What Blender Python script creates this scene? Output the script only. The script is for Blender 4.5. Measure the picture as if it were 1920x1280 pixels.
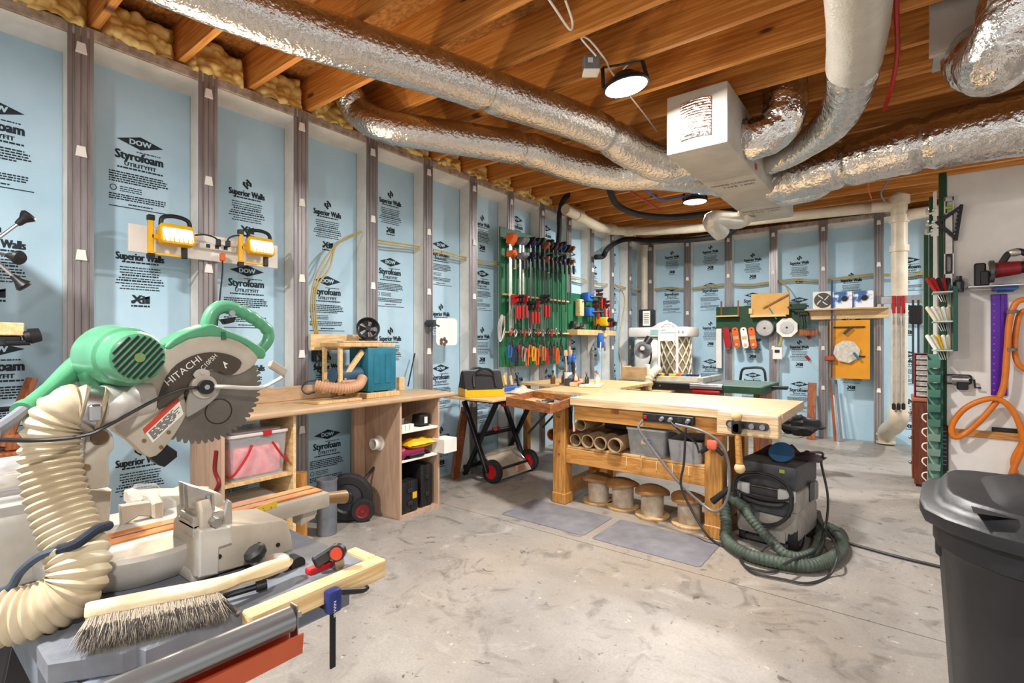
import bpy, bmesh, math, random
from mathutils import Matrix, Vector, noise
random.seed(7)
for o in list(bpy.data.objects): bpy.data.objects.remove(o)
scene = bpy.context.scene
COL = scene.collection
R = math.radians; PI = math.pi

# ---------------------------------------------------------------- camera, world, lights, exposure
TH = R(37.6); CT, ST = math.cos(TH), math.sin(TH); FPX = 949.0; CAMZ = 1.31
cd = bpy.data.cameras.new('camera'); cam = bpy.data.objects.new('camera', cd); COL.objects.link(cam)
cam.location = (0, 0, CAMZ); cam.rotation_euler = (R(90), 0, TH)
cd.sensor_width = 36; cd.lens = 36 * FPX / 1920; cd.clip_start = .02
scene.camera = cam
w = bpy.data.worlds.new('world'); scene.world = w; w.use_nodes = True
w.node_tree.nodes['Background'].inputs[0].default_value = (1.0, .985, .965, 1)
w.node_tree.nodes['Background'].inputs[1].default_value = .66
vs = scene.view_settings
vs.view_transform = 'Standard'; vs.look = 'None'; vs.gamma = 1; vs.use_curve_mapping = False
vs.exposure = 0.6
LAMP_W = 74.0      # ceiling high-bay lamps (each lamp's light is made with the lamp)
WORK_W = 9.0       # LED work lights on the left wall

# ---------------------------------------------------------------- helpers
def PX(px, py, x=None, y=None, z=None, f=None):
    """a point of the room: a sight line met with a plane of the room (or a distance)"""
    u = (px - 960) / FPX; v = (640 - py) / FPX
    dx, dy, dz = CT * u - ST, ST * u + CT, v
    if x is not None: f = x / dx
    elif y is not None: f = y / dy
    elif z is not None: f = (z - CAMZ) / dz
    return Vector((dx * f, dy * f, CAMZ + dz * f))
def V(*a): return Vector(a)
def lin(h):
    if not isinstance(h, str): return tuple(h) + (1,) if len(h) == 3 else h
    h = h.lstrip('#'); c = [int(h[i:i+2], 16) / 255 for i in (0, 2, 4)]
    return tuple(x / 12.92 if x <= .04045 else ((x + .055) / 1.055) ** 2.4 for x in c) + (1,)
MATS = {}
def mk(name, col, rough=.5, metal=0., var=.12, vs=9., col2=None, bump=0., bs=60., st=(1,1,1), detail=4., coat=0., tr=0., ior=1.45, emit=None, es=0., alpha=1., kind='noise', thr=None, rand=0.):
    """one node material: base colour broken up by noise, optional fine relief"""
    if name in MATS: return MATS[name]
    m = bpy.data.materials.new(name); m.use_nodes = True; N = m.node_tree; n = N.nodes; L = N.links
    b = n['Principled BSDF']; c = lin(col)
    b.inputs['Roughness'].default_value = rough; b.inputs['Metallic'].default_value = metal
    b.inputs['Coat Weight'].default_value = coat; b.inputs['Transmission Weight'].default_value = tr; b.inputs['IOR'].default_value = ior
    b.inputs['Alpha'].default_value = alpha
    tc = n.new('ShaderNodeTexCoord'); mp = n.new('ShaderNodeMapping'); mp.inputs['Scale'].default_value = st
    L.new(tc.outputs['Object'], mp.inputs['Vector'])
    vec = mp.outputs['Vector']
    if rand:
        oi = n.new('ShaderNodeObjectInfo'); ad = n.new('ShaderNodeVectorMath'); ad.operation = 'ADD'
        ml = n.new('ShaderNodeMath'); ml.operation = 'MULTIPLY'; ml.inputs[1].default_value = 37 * rand
        L.new(oi.outputs['Random'], ml.inputs[0]); L.new(vec, ad.inputs[0]); L.new(ml.outputs[0], ad.inputs[1]); vec = ad.outputs[0]
    if var or col2:
        t = n.new('ShaderNodeTexNoise'); t.inputs['Scale'].default_value = vs; t.inputs['Detail'].default_value = detail; t.inputs['Roughness'].default_value = .6
        L.new(vec, t.inputs['Vector'])
        r = n.new('ShaderNodeValToRGB'); L.new(t.outputs[0], r.inputs[0])
        lo, hi = (.32, .68) if thr is None else thr
        r.color_ramp.elements[0].position = lo; r.color_ramp.elements[1].position = hi
        c2 = lin(col2) if col2 else tuple(max(0, x * (1 - 2 * var)) for x in c[:3]) + (1,)
        r.color_ramp.elements[0].color = c2; r.color_ramp.elements[1].color = c
        L.new(r.outputs[0], b.inputs['Base Color'])
    else: b.inputs['Base Color'].default_value = c
    if bump:
        t2 = n.new('ShaderNodeTexNoise'); t2.inputs['Scale'].default_value = bs; t2.inputs['Detail'].default_value = 3
        L.new(vec, t2.inputs['Vector'])
        bp = n.new('ShaderNodeBump'); bp.inputs['Strength'].default_value = bump; bp.inputs['Distance'].default_value = .01
        L.new(t2.outputs[0], bp.inputs['Height']); L.new(bp.outputs[0], b.inputs['Normal'])
    if emit:
        b.inputs['Emission Color'].default_value = lin(emit); b.inputs['Emission Strength'].default_value = es
    MATS[name] = m; return m
def wood(name, c1, c2, st=(1, 14, 14), vs=3.5, rough=.55, knots=False, bump=.15, rand=1.):
    """sawn wood: stretched noise rings along one axis, knots when asked for"""
    if name in MATS: return MATS[name]
    m = bpy.data.materials.new(name); m.use_nodes = True; N = m.node_tree; n = N.nodes; L = N.links
    b = n['Principled BSDF']; b.inputs['Roughness'].default_value = rough
    tc = n.new('ShaderNodeTexCoord'); oi = n.new('ShaderNodeObjectInfo'); ml = n.new('ShaderNodeMath'); ml.operation = 'MULTIPLY'; ml.inputs[1].default_value = 23 * rand
    L.new(oi.outputs['Random'], ml.inputs[0])
    ad = n.new('ShaderNodeVectorMath'); L.new(tc.outputs['Object'], ad.inputs[0]); L.new(ml.outputs[0], ad.inputs[1])
    mp = n.new('ShaderNodeMapping'); mp.inputs['Scale'].default_value = st; L.new(ad.outputs[0], mp.inputs['Vector'])
    t = n.new('ShaderNodeTexNoise'); t.inputs['Scale'].default_value = vs; t.inputs['Detail'].default_value = 5; t.inputs['Distortion'].default_value = .35
    L.new(mp.outputs[0], t.inputs['Vector'])
    wv = n.new('ShaderNodeMath'); wv.operation = 'MULTIPLY'; wv.inputs[1].default_value = 9.; L.new(t.outputs[0], wv.inputs[0])
    fr = n.new('ShaderNodeMath'); fr.operation = 'PINGPONG'; fr.inputs[1].default_value = 1; L.new(wv.outputs[0], fr.inputs[0])
    r = n.new('ShaderNodeValToRGB'); L.new(fr.outputs[0], r.inputs[0])
    r.color_ramp.elements[0].color = lin(c1); r.color_ramp.elements[1].color = lin(c2); r.color_ramp.elements[0].position = .15
    out = r.outputs[0]
    if knots:
        mp2 = n.new('ShaderNodeMapping'); mp2.inputs['Scale'].default_value = (1.1, 0, 3.4); L.new(ad.outputs[0], mp2.inputs['Vector'])
        vo = n.new('ShaderNodeTexVoronoi'); vo.inputs['Scale'].default_value = 1.7; L.new(mp2.outputs[0], vo.inputs['Vector'])
        kr = n.new('ShaderNodeValToRGB'); kr.color_ramp.elements[0].position = .06; kr.color_ramp.elements[1].position = .11
        kr.color_ramp.elements[0].color = lin('#4a2a12'); kr.color_ramp.elements[1].color = (1, 1, 1, 1); L.new(vo.outputs['Distance'], kr.inputs[0])
        mx = n.new('ShaderNodeMix'); mx.data_type = 'RGBA'; mx.blend_type = 'MULTIPLY'; mx.inputs[0].default_value = .85
        L.new(out, mx.inputs[6]); L.new(kr.outputs[0], mx.inputs[7]); out = mx.outputs[2]
    L.new(out, b.inputs['Base Color'])
    bp = n.new('ShaderNodeBump'); bp.inputs['Strength'].default_value = bump; bp.inputs['Distance'].default_value = .004
    L.new(fr.outputs[0], bp.inputs['Height']); L.new(bp.outputs[0], b.inputs['Normal'])
    MATS[name] = m; return m

def spline(pts, k=8, closed=False):
    P = [Vector(p) for p in pts]; n = len(P); out = []
    rng = range(n if closed else n - 1)
    for i in rng:
        p0 = P[(i-1) % n] if closed or i > 0 else P[0] * 2 - P[1]
        p1 = P[i]; p2 = P[(i+1) % n]
        p3 = P[(i+2) % n] if closed or i + 2 < n else P[-1] * 2 - P[-2]
        for j in range(k):
            t = j / k
            out.append(.5 * ((2*p1) + (p2-p0)*t + (2*p0-5*p1+4*p2-p3)*t*t + (3*p1-p0-3*p2+p3)*t*t*t))
    if not closed: out.append(P[-1].copy())
    return out
def resample(pts, step):
    P = [Vector(p) for p in pts]; d = [0]
    for a, b in zip(P, P[1:]): d.append(d[-1] + (b - a).length)
    n = max(2, int(d[-1] / step)); out = []; j = 0
    for i in range(n + 1):
        s = d[-1] * i / n
        while j < len(P) - 2 and d[j+1] < s: j += 1
        q = d[j+1] - d[j]; out.append(P[j].lerp(P[j+1], 0 if q == 0 else (s - d[j]) / q))
    return out
def frame(origin, xa, ya):
    xa = Vector(xa).normalized(); za = xa.cross(Vector(ya)).normalized(); ya = za.cross(xa)
    m = Matrix((xa, ya, za)).transposed().to_4x4(); m.translation = origin; return m

W = {}      # world matrix of every thing and part
class B:
    """collects faces; build() links them as ONE mesh object"""
    def __init__(s): s.v = []; s.f = []; s.mi = []; s.cur = 0
    def m(s, i): s.cur = i; return s
    def add(s, v, f, T=None):
        o = len(s.v)
        s.v += [tuple(T @ Vector(p)) for p in v] if T is not None else [tuple(p) for p in v]
        s.f += [tuple(i + o for i in q) for q in f]; s.mi += [s.cur] * len(f); return s
    def addbm(s, bm, T=None):
        bm.verts.index_update(); s.add([v.co for v in bm.verts], [[v.index for v in f.verts] for f in bm.faces], T); bm.free(); return s
    def box(s, c, d, T=None, bev=0., seg=1, rz=0., taper=None):
        x, y, z = d[0] / 2, d[1] / 2, d[2] / 2
        v = [(-x,-y,-z),(x,-y,-z),(x,y,-z),(-x,y,-z),(-x,-y,z),(x,-y,z),(x,y,z),(-x,y,z)]
        if taper: v = v[:4] + [(a * taper[0], b * taper[1], q) for a, b, q in v[4:]]
        f = [(0,3,2,1),(4,5,6,7),(0,1,5,4),(1,2,6,5),(2,3,7,6),(3,0,4,7)]
        M = Matrix.Translation(c) @ Matrix.Rotation(rz, 4, 'Z')
        if T is not None: M = T @ M
        if bev:
            bm = bmesh.new(); q = [bm.verts.new(p) for p in v]
            for k in f: bm.faces.new([q[i] for i in k])
            bmesh.ops.bevel(bm, geom=bm.edges[:], offset=min(bev, .45 * min(d)), segments=seg, profile=.5, affect='EDGES')
            return s.addbm(bm, M)
        return s.add(v, f, M)
    def box2(s, a, b, T=None, bev=0., seg=1):
        a, b = Vector(a), Vector(b); return s.box((a + b) / 2, [abs(q) for q in (b - a)], T, bev, seg)
    def beam(s, p0, p1, w, h, up=(0, 0, 1), bev=0., seg=1):
        p0, p1 = Vector(p0), Vector(p1); d = p1 - p0; up = Vector(up)
        if abs(d.normalized().dot(up)) > .99: up = Vector((0, 1, 0)) if abs(d.normalized().y) < .9 else Vector((1, 0, 0))
        za = (up - d.normalized() * up.dot(d.normalized())).normalized(); xa = d.normalized(); ya = za.cross(xa)
        M = Matrix((xa, ya, za)).transposed().to_4x4(); M.translation = (p0 + p1) / 2
        return s.box((0, 0, 0), (d.length, w, h), M, bev, seg)
    def cyl(s, p0, p1, r, r2=None, n=16, cap=True):
        p0, p1 = Vector(p0), Vector(p1); r2 = r if r2 is None else r2; d = (p1 - p0).normalized()
        a = d.orthogonal().normalized(); b = d.cross(a)
        v = [p0 + (a * math.cos(2*PI*i/n) + b * math.sin(2*PI*i/n)) * r for i in range(n)] + [p1 + (a * math.cos(2*PI*i/n) + b * math.sin(2*PI*i/n)) * r2 for i in range(n)]
        f = [(i, (i+1) % n, n + (i+1) % n, n + i) for i in range(n)]
        if cap: f += [tuple(range(n))[::-1], tuple(range(n, 2*n))]
        return s.add(v, f)
    def tube(s, pts, r, n=8, closed=False, cap=True, up=None):
        """sweep; r is a number or a function of (index, count, angle)"""
        P = [Vector(p) for p in pts]; k = len(P); T = []
        for i in range(k):
            a = P[(i-1) % k] if closed or i > 0 else P[0]; b = P[(i+1) % k] if closed or i < k-1 else P[-1]
            T.append((b - a).normalized() if (b - a).length > 1e-9 else Vector((0, 0, 1)))
        nn = T[0].orthogonal().normalized() if up is None else (Vector(up) - T[0] * Vector(up).dot(T[0])).normalized()
        v = []
        for i in range(k):
            nn = (nn - T[i] * nn.dot(T[i])); nn = nn.normalized() if nn.length > 1e-6 else T[i].orthogonal().normalized()
            bb = T[i].cross(nn)
            for j in range(n):
                a = 2 * PI * j / n; q = r(i, k, a) if callable(r) else r
                v.append(P[i] + (nn * math.cos(a) + bb * math.sin(a)) * q)
        f = [(i*n + j, i*n + (j+1) % n, ((i+1) % k)*n + (j+1) % n, ((i+1) % k)*n + j) for i in range(k if closed else k-1) for j in range(n)]
        if cap and not closed: f += [tuple(range(n))[::-1], tuple(range((k-1)*n, k*n))]
        return s.add(v, f)
    def lathe(s, prof, T=None, n=20, caps=True):
        k = len(prof); v = [(r * math.cos(2*PI*j/n), r * math.sin(2*PI*j/n), z) for r, z in prof for j in range(n)]
        f = [(i*n + j, i*n + (j+1) % n, (i+1)*n + (j+1) % n, (i+1)*n + j) for i in range(k-1) for j in range(n)]
        if caps: f += [tuple(range(n))[::-1], tuple(range((k-1)*n, k*n))]
        return s.add(v, f, T)
    def prism(s, poly, t, T=None, bev=0., seg=1):
        """flat outline (x, y) given a thickness t along z"""
        bm = bmesh.new(); a = [bm.verts.new((p[0], p[1], -t/2)) for p in poly]; b = [bm.verts.new((p[0], p[1], t/2)) for p in poly]; n = len(poly)
        bm.faces.new(a[::-1]); bm.faces.new(b)
        for i in range(n): bm.faces.new((a[i], a[(i+1) % n], b[(i+1) % n], b[i]))
        bmesh.ops.recalc_face_normals(bm, faces=bm.faces[:])
        if bev:
            e = [q for q in bm.edges if abs(q.verts[0].co.z - q.verts[1].co.z) < 1e-7]
            bmesh.ops.bevel(bm, geom=e, offset=bev, segments=seg, profile=.5, affect='EDGES', clamp_overlap=True)
        return s.addbm(bm, T)
    def ring(s, outer, inner, t, T=None):
        """outline with a hole: both loops have the same number of points"""
        n = len(outer); v = [(p[0], p[1], -t/2) for p in outer] + [(p[0], p[1], -t/2) for p in inner] + [(p[0], p[1], t/2) for p in outer] + [(p[0], p[1], t/2) for p in inner]
        f = []
        for i in range(n):
            j = (i+1) % n
            f += [(i, n+i, n+j, j), (2*n+i, 2*n+j, 3*n+j, 3*n+i), (i, j, 2*n+j, 2*n+i), (n+i, 3*n+i, 3*n+j, n+j)]
        return s.add(v, f, T)
    def ball(s, c, r, n=12, k=8):
        if not hasattr(r, '__len__'): r = (r, r, r)
        v = [(c[0], c[1], c[2] - r[2])] + [(c[0] + r[0]*math.sin(PI*i/k)*math.cos(2*PI*j/n), c[1] + r[1]*math.sin(PI*i/k)*math.sin(2*PI*j/n), c[2] - r[2]*math.cos(PI*i/k)) for i in range(1, k) for j in range(n)] + [(c[0], c[1], c[2] + r[2])]
        e = len(v) - 1; f = [(0, 1 + (j+1) % n, 1 + j) for j in range(n)]
        f += [(1+(i*n)+j, 1+(i*n)+(j+1) % n, 1+((i+1)*n)+(j+1) % n, 1+((i+1)*n)+j) for i in range(k-2) for j in range(n)]
        f += [(1+(k-2)*n+j, 1+(k-2)*n+(j+1) % n, e) for j in range(n)]
        return s.add(v, f)
    def surf(s, fn, nu, nv, T=None, two=None):
        v = [fn(i/nu, j/nv) for i in range(nu+1) for j in range(nv+1)]
        f = [(i*(nv+1)+j, (i+1)*(nv+1)+j, (i+1)*(nv+1)+j+1, i*(nv+1)+j+1) for i in range(nu) for j in range(nv)]
        return s.add(v, f, T)
    def text(s, txt, h, T, w=None, align='CENTER', bold=False):
        """lettering as flat faces of cap height h in the local x,y plane"""
        v, f = text_faces(txt); xs = [p[0] for p in v] or [0]; ys = [p[1] for p in v] or [0]
        x0, x1 = min(xs), max(xs); k = h / .72; kx = k if w is None else w / max(1e-6, x1 - x0)
        ox = {'CENTER': -(x0 + x1) / 2, 'LEFT': -x0, 'RIGHT': -x1}[align]
        for e in ((0, 0), (.045, .018), (-.045, -.018), (.045, -.018), (-.045, .018)) if bold else ((0, 0),):
            s.add([((p[0] + ox) * kx + e[0] * k, (p[1] + e[1]) * k, (e[0] * .3 + e[1]) * .01 * k) for p in v], f, T)
        return s
    def build(s, name, mat, parent=None, smooth=35, world=True, label=None, kind=None):
        if parent is None:
            xs = [p[0] for p in s.v]; ys = [p[1] for p in s.v]; zs = [p[2] for p in s.v]
            base = Vector(((min(xs)+max(xs))/2, (min(ys)+max(ys))/2, min(zs))); M = Matrix.Translation(base)
        else: M = W[parent]
        vv = s.v
        if world: I = M.inverted(); vv = [tuple(I @ Vector(p)) for p in s.v]
        me = bpy.data.meshes.new(name); me.from_pydata(vv, [], s.f)
        ml = mat if isinstance(mat, (list, tuple)) else [mat]
        for q in ml: me.materials.append(q)
        if len(ml) > 1: me.polygons.foreach_set('material_index', s.mi)
        me.update()
        if smooth:
            me.shade_smooth(); me.set_sharp_from_angle(angle=R(smooth))
        o = bpy.data.objects.new(name, me); COL.objects.link(o)
        if parent is None: o.location = base
        else: o.parent = parent
        W[o] = M
        if label: o['label'] = label
        if kind: o['kind'] = kind
        return o
TXT = {}
def text_faces(txt):
    if txt not in TXT:
        c = bpy.data.curves.new('t', 'FONT'); c.body = txt; c.resolution_u = 2; c.size = 1
        o = bpy.data.objects.new('t', c); me = bpy.data.meshes.new_from_object(o)
        TXT[txt] = ([tuple(v.co) for v in me.vertices], [tuple(p.vertices) for p in me.polygons])
        bpy.data.objects.remove(o); bpy.data.meshes.remove(me); bpy.data.curves.remove(c)
    return TXT[txt]
def tag(o, label, cat, group=None, kind=None):
    o['label'] = label; o['category'] = cat
    if group: o['group'] = group
    if kind: o['kind'] = kind
    return o
def thing(name, label, cat, loc, rz=0., group=None):
    o = bpy.data.objects.new(name, None); COL.objects.link(o); o.empty_display_size = .1
    o.location = loc; o.rotation_euler = (0, 0, rz)
    W[o] = Matrix.Translation(loc) @ Matrix.Rotation(rz, 4, 'Z')
    return tag(o, label, cat, group)
def struct(o): o['kind'] = 'structure'; return o
def sempty(name, loc=(0, 0, 0)):
    o = bpy.data.objects.new(name, None); COL.objects.link(o); o.location = loc; W[o] = Matrix.Translation(loc); return struct(o)
def inst(o, parent, M, name=None):
    """a further piece that shares the mesh of o; M is its place in the room"""
    c = bpy.data.objects.new(name or o.name.split('.')[0], o.data); COL.objects.link(c); c.parent = parent
    c.matrix_local = W[parent].inverted() @ M; W[c] = M; return c
def dup(root, loc, rz=0., label=None, group=None, scale=None):
    r = root.copy(); COL.objects.link(r); r.location = loc; r.rotation_euler = (0, 0, rz)
    if scale: r.scale = scale
    if label: r['label'] = label
    if group: r['group'] = group
    for ch in list(root.children):
        c = ch.copy(); COL.objects.link(c); c.parent = r
        for g in list(ch.children):
            d = g.copy(); COL.objects.link(d); d.parent = c
    return r
def lamp(name, kind, loc, watts, col, size=.2, rot=None, spot=None):
    l = bpy.data.lights.new(name, kind); l.energy = watts; l.color = col
    if kind == 'AREA': l.shape = 'DISK'; l.size = size
    else: l.shadow_soft_size = size
    o = bpy.data.objects.new(name, l); COL.objects.link(o); o.location = loc
    if rot: o.rotation_euler = rot
    return o
def rrect(w, h, r, k=4, cx=0, cy=0):
    out = []
    for qx, qy, a0 in ((1,1,0),(-1,1,90),(-1,-1,180),(1,-1,270)):
        for i in range(k+1):
            a = R(a0 + 90*i/k); out.append((cx + qx*(w/2-r) + r*math.cos(a), cy + qy*(h/2-r) + r*math.sin(a)))
    return out
def circ(r, n=24, cx=0, cy=0, a0=0.): return [(cx + r*math.cos(a0+2*PI*i/n), cy + r*math.sin(a0+2*PI*i/n)) for i in range(n)]

# ---------------------------------------------------------------- materials
M_foam = mk('blue_foam_board', '#bbd8e8', .7, var=0, col2='#a9cbde', vs=2.2, bump=.06, bs=30)
M_print = mk('black_ink', '#1d2a33', .7, var=.2, vs=60)
M_flange = mk('galvanised_stud_face', '#a09a9b', .38, .35, col2='#7d7778', vs=3, st=(6, 6, .6), bump=.05)
M_studside = mk('whitewashed_stud', '#ebe7e0', .85, col2='#cfcac1', vs=4, bump=.1, bs=25)
M_beam = mk('weathered_concrete_beam', '#c4b6a7', .9, col2='#8a7767', vs=14, bump=.5, bs=50)
M_tab = mk('white_tab', '#efece4', .6, var=.05)
M_joist = wood('joist_pine', '#b8742f', '#d9974c', st=(.35, 9, 9), vs=3.2, knots=True, rough=.6)
M_osb = mk('strand_board', '#b97f3c', .8, col2='#7a4c20', vs=26, st=(1, 2.2, 1), bump=.3, bs=40)
M_sprayfoam = mk('spray_foam', '#f2d88f', .45, col2='#d9b25c', vs=5, bump=.15, bs=20)
M_foil = mk('duct_foil', '#dcd8d2', .22, 1., var=.06, vs=20, bump=.9, bs=48, st=(1, 1, 1))
M_foil2 = mk('crumpled_foil', '#e4e2de', .17, 1., var=.05, vs=20, bump=1., bs=30)
M_wrap = mk('white_duct_sleeve', '#d8d2c6', .38, .55, var=.05, bump=.3, bs=80)
M_board = mk('duct_board', '#c4c0b8', .62, .05, col2='#aea89d', vs=3, bump=.08)
M_tape = mk('foil_tape', '#c9c8c4', .3, .9, bump=.2)
M_white = mk('white_plastic', '#e9e6df', .45, var=.04)
M_cream = mk('cream_paint', '#e6dcc4', .45, col2='#c9bb9a', vs=7, bump=.05)
M_black = mk('black_plastic', '#1b1b1d', .45, var=.15)
M_rubber = mk('black_rubber', '#232324', .75, var=.2, bump=.1)
M_steel = mk('steel', '#b9b9bb', .3, 1., var=.12, vs=14)
M_dsteel = mk('dark_steel', '#55565a', .45, .9, var=.2)
M_alu = mk('cast_aluminium', '#cfccc5', .42, .75, col2='#aca79d', vs=9, bump=.1)
M_red = mk('red_plastic', '#b3161c', .4, var=.12)
M_orange = mk('orange_plastic', '#e0621c', .45, var=.1)
M_yellow = mk('yellow_plastic', '#eab014', .45, var=.1)
M_blue = mk('blue_plastic', '#2c62b8', .4, var=.12)
M_teal = mk('teal_enamel', '#1f6f86', .4, var=.12)
M_green = mk('workshop_green', '#1c6b45', .55, var=.2, vs=5)
M_dgreen = mk('dark_green_paint', '#1f4a2c', .6, var=.2, vs=5)
M_pvc = mk('pvc_pipe', '#ded4c0', .4, col2='#cbbfa8', vs=6)
M_ply = wood('plywood', '#c09a66', '#d6b688', st=(1, 8, 1), vs=3, rough=.6)
M_plyz = wood('plywood_upright', '#b3927a', '#c0a188', st=(8, 8, .8), vs=2, rough=.65, bump=.05)
M_pinex = wood('pale_pine_x', '#cba972', '#dfc395', st=(1, 12, 12), vs=3)
M_piney = wood('pale_pine_y', '#cba972', '#dfc395', st=(12, 1, 12), vs=3)
M_bench = wood('bench_beech', '#a5702f', '#c08a48', st=(1, 10, 10), vs=2.5)
M_benchz = wood('bench_leg_wood', '#a5702f', '#c08a48', st=(10, 10, 1), vs=2.5)
M_top = wood('butcher_block', '#bd9f78', '#d6bf9b', st=(.8, 16, 16), vs=2.2, rough=.45)
M_brownwood = wood('brown_wood', '#7c3f1d', '#9c5a2e', st=(10, 10, 1), vs=2)
M_romex = mk('yellow_cable', '#b5a468', .5, var=.1)
M_cord = mk('black_cord', '#2a2a2c', .5, var=.1)
M_dcard = mk('cardboard', '#a88a66', .85, var=.12, vs=20)
M_paper = mk('paper', '#e8e4da', .8, var=.04)
M_grey = mk('grey_paint', '#7d828a', .6, col2='#666b73', vs=12, bump=.05)
# ================================================================ SETTING
XL = -3.384; XF = -3.534          # left wall: stud faces, foam boards
YB = 8.0; YF = 8.15               # back wall
ZJ = 2.97; ZS = 3.205             # joist undersides, underside of the deck above
# ---- floor: slabs with cut joints between them
def floor_mat():
    m = bpy.data.materials.new('concrete_floor'); m.use_nodes = True; N = m.node_tree; n = N.nodes; L = N.links; b = n['Principled BSDF']
    tc = n.new('ShaderNodeTexCoord')
    def nz(sc, de, lo, hi, dist=0, st=None):
        v = tc.outputs['Object']
        if st:
            mp = n.new('ShaderNodeMapping'); mp.inputs['Scale'].default_value = st; L.new(v, mp.inputs['Vector']); v = mp.outputs[0]
        t = n.new('ShaderNodeTexNoise'); t.inputs['Scale'].default_value = sc; t.inputs['Detail'].default_value = de; t.inputs['Distortion'].default_value = dist; t.inputs['Roughness'].default_value = .65
        L.new(v, t.inputs['Vector']); r = n.new('ShaderNodeMapRange'); r.inputs['From Min'].default_value = lo; r.inputs['From Max'].default_value = hi
        L.new(t.outputs[0], r.inputs[0]); return r.outputs[0]
    def mix(f, a, c, blend='MIX', k=1.):
        x = n.new('ShaderNodeMix'); x.data_type = 'RGBA'; x.blend_type = blend
        if k != 1.:
            q = n.new('ShaderNodeMath'); q.operation = 'MULTIPLY'; q.inputs[1].default_value = k; L.new(f, q.inputs[0]); f = q.outputs[0]
        L.new(f, x.inputs[0])
        if isinstance(a, tuple): x.inputs[6].default_value = a
        else: L.new(a, x.inputs[6])
        x.inputs[7].default_value = c; return x.outputs[2]
    c = mix(nz(1.3, 6, .35, .65, .4), lin('#a8a39d'), lin('#8e8983'))
    c = mix(nz(.5, 4, .46, .66), c, lin('#a39380'), k=.75)
    c = mix(nz(4.5, 8, .54, .68, 1.2), c, lin('#645e57'), k=.75)
    c = mix(nz(9, 6, .645, .68, .6), c, lin('#453d36'), k=.8)
    c = mix(nz(30, 3, .685, .71), c, lin('#332c27'), k=.8)
    c = mix(nz(22, 3, .70, .725), c, lin('#d8d3ca'), k=.6)
    c = mix(nz(90, 2, .3, .8), c, lin('#78726b'), k=.45)
    c = mix(nz(2.2, 7, .60, .72, 2.), c, lin('#b9b4ac'), k=.6)
    L.new(c, b.inputs['Base Color'])
    rr = n.new('ShaderNodeMapRange'); rr.inputs['To Min'].default_value = .32; rr.inputs['To Max'].default_value = .62; L.new(nz(2.5, 5, .3, .7), rr.inputs[0]); L.new(rr.outputs[0], b.inputs['Roughness'])
    bp = n.new('ShaderNodeBump'); bp.inputs['Strength'].default_value = .12; bp.inputs['Distance'].default_value = .01; L.new(nz(35, 6, .2, .8), bp.inputs['Height']); L.new(bp.outputs[0], b.inputs['Normal'])
    return m
M_floor = floor_mat()
bb = B(); bb.box2((-3.6, -4.0, -.12), (4.6, 8.3, -.03)); floor = struct(bb.build('floor', mk('joint_concrete', '#6b645c', .9), smooth=0))  # darker base concrete at the bottom of the cut joints
for y0, y1 in ((-4.0, 2.897), (2.903, 8.3)):
    bb = B(); bb.box2((-3.6, y0, -.03), (4.6, y1, 0)); bb.build('slab', M_floor, floor, smooth=0)

# ---- printing on the foam boards
def dash_line(b, x0, x1, y, h, T, rnd):
    x = x0
    while x < x1 - .004:
        e = min(x1, x + rnd.uniform(.006, .024)); b.add([(x, y, 0), (e, y, 0), (e, y + h, 0), (x, y + h, 0)], [(0, 1, 2, 3)], T); x = e + .0035
def print_dow():
    b = B(); rnd = random.Random(3); I = Matrix.Identity(4)
    b.add([(-.115, .30, 0), (0, .262, 0), (.115, .30, 0), (0, .338, 0)], [(0, 1, 2, 3)])
    b.m(1).text('DOW', .03, Matrix.Translation((0, .286, .0008)), w=.105, bold=True).m(0)
    dash_line(b, -.02, .10, .243, .006, I, rnd)
    b.text('Styrofoam', .05, Matrix.Translation((-.004, .192, 0)), w=.232, bold=True)
    b.text('UTILITYFIT', .022, Matrix.Translation((0, .155, 0)), w=.155, bold=True)
    dash_line(b, -.112, .112, .137, .009, I, rnd)
    for k in range(5): dash_line(b, -.15, rnd.uniform(.06, .14), .106 - k*.0135, .0075, I, rnd)
    b.ring(circ(.017, 14, -.13, .018), circ(.013, 14, -.13, .018), .0004)
    for k in range(3): dash_line(b, -.10, rnd.uniform(-.02, .03), .026 - k*.012, .005, I, rnd)
    for k in range(3): dash_line(b, -.15, rnd.uniform(.1, .145), -.022 - k*.0125, .007, I, rnd)
    dash_line(b, -.06, .06, -.072, .007, I, rnd)
    b.add([(-.15, -.084, 0), (.15, -.084, 0), (.15, -.089, 0), (-.15, -.089, 0)], [(0, 1, 2, 3)])
    return b
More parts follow.
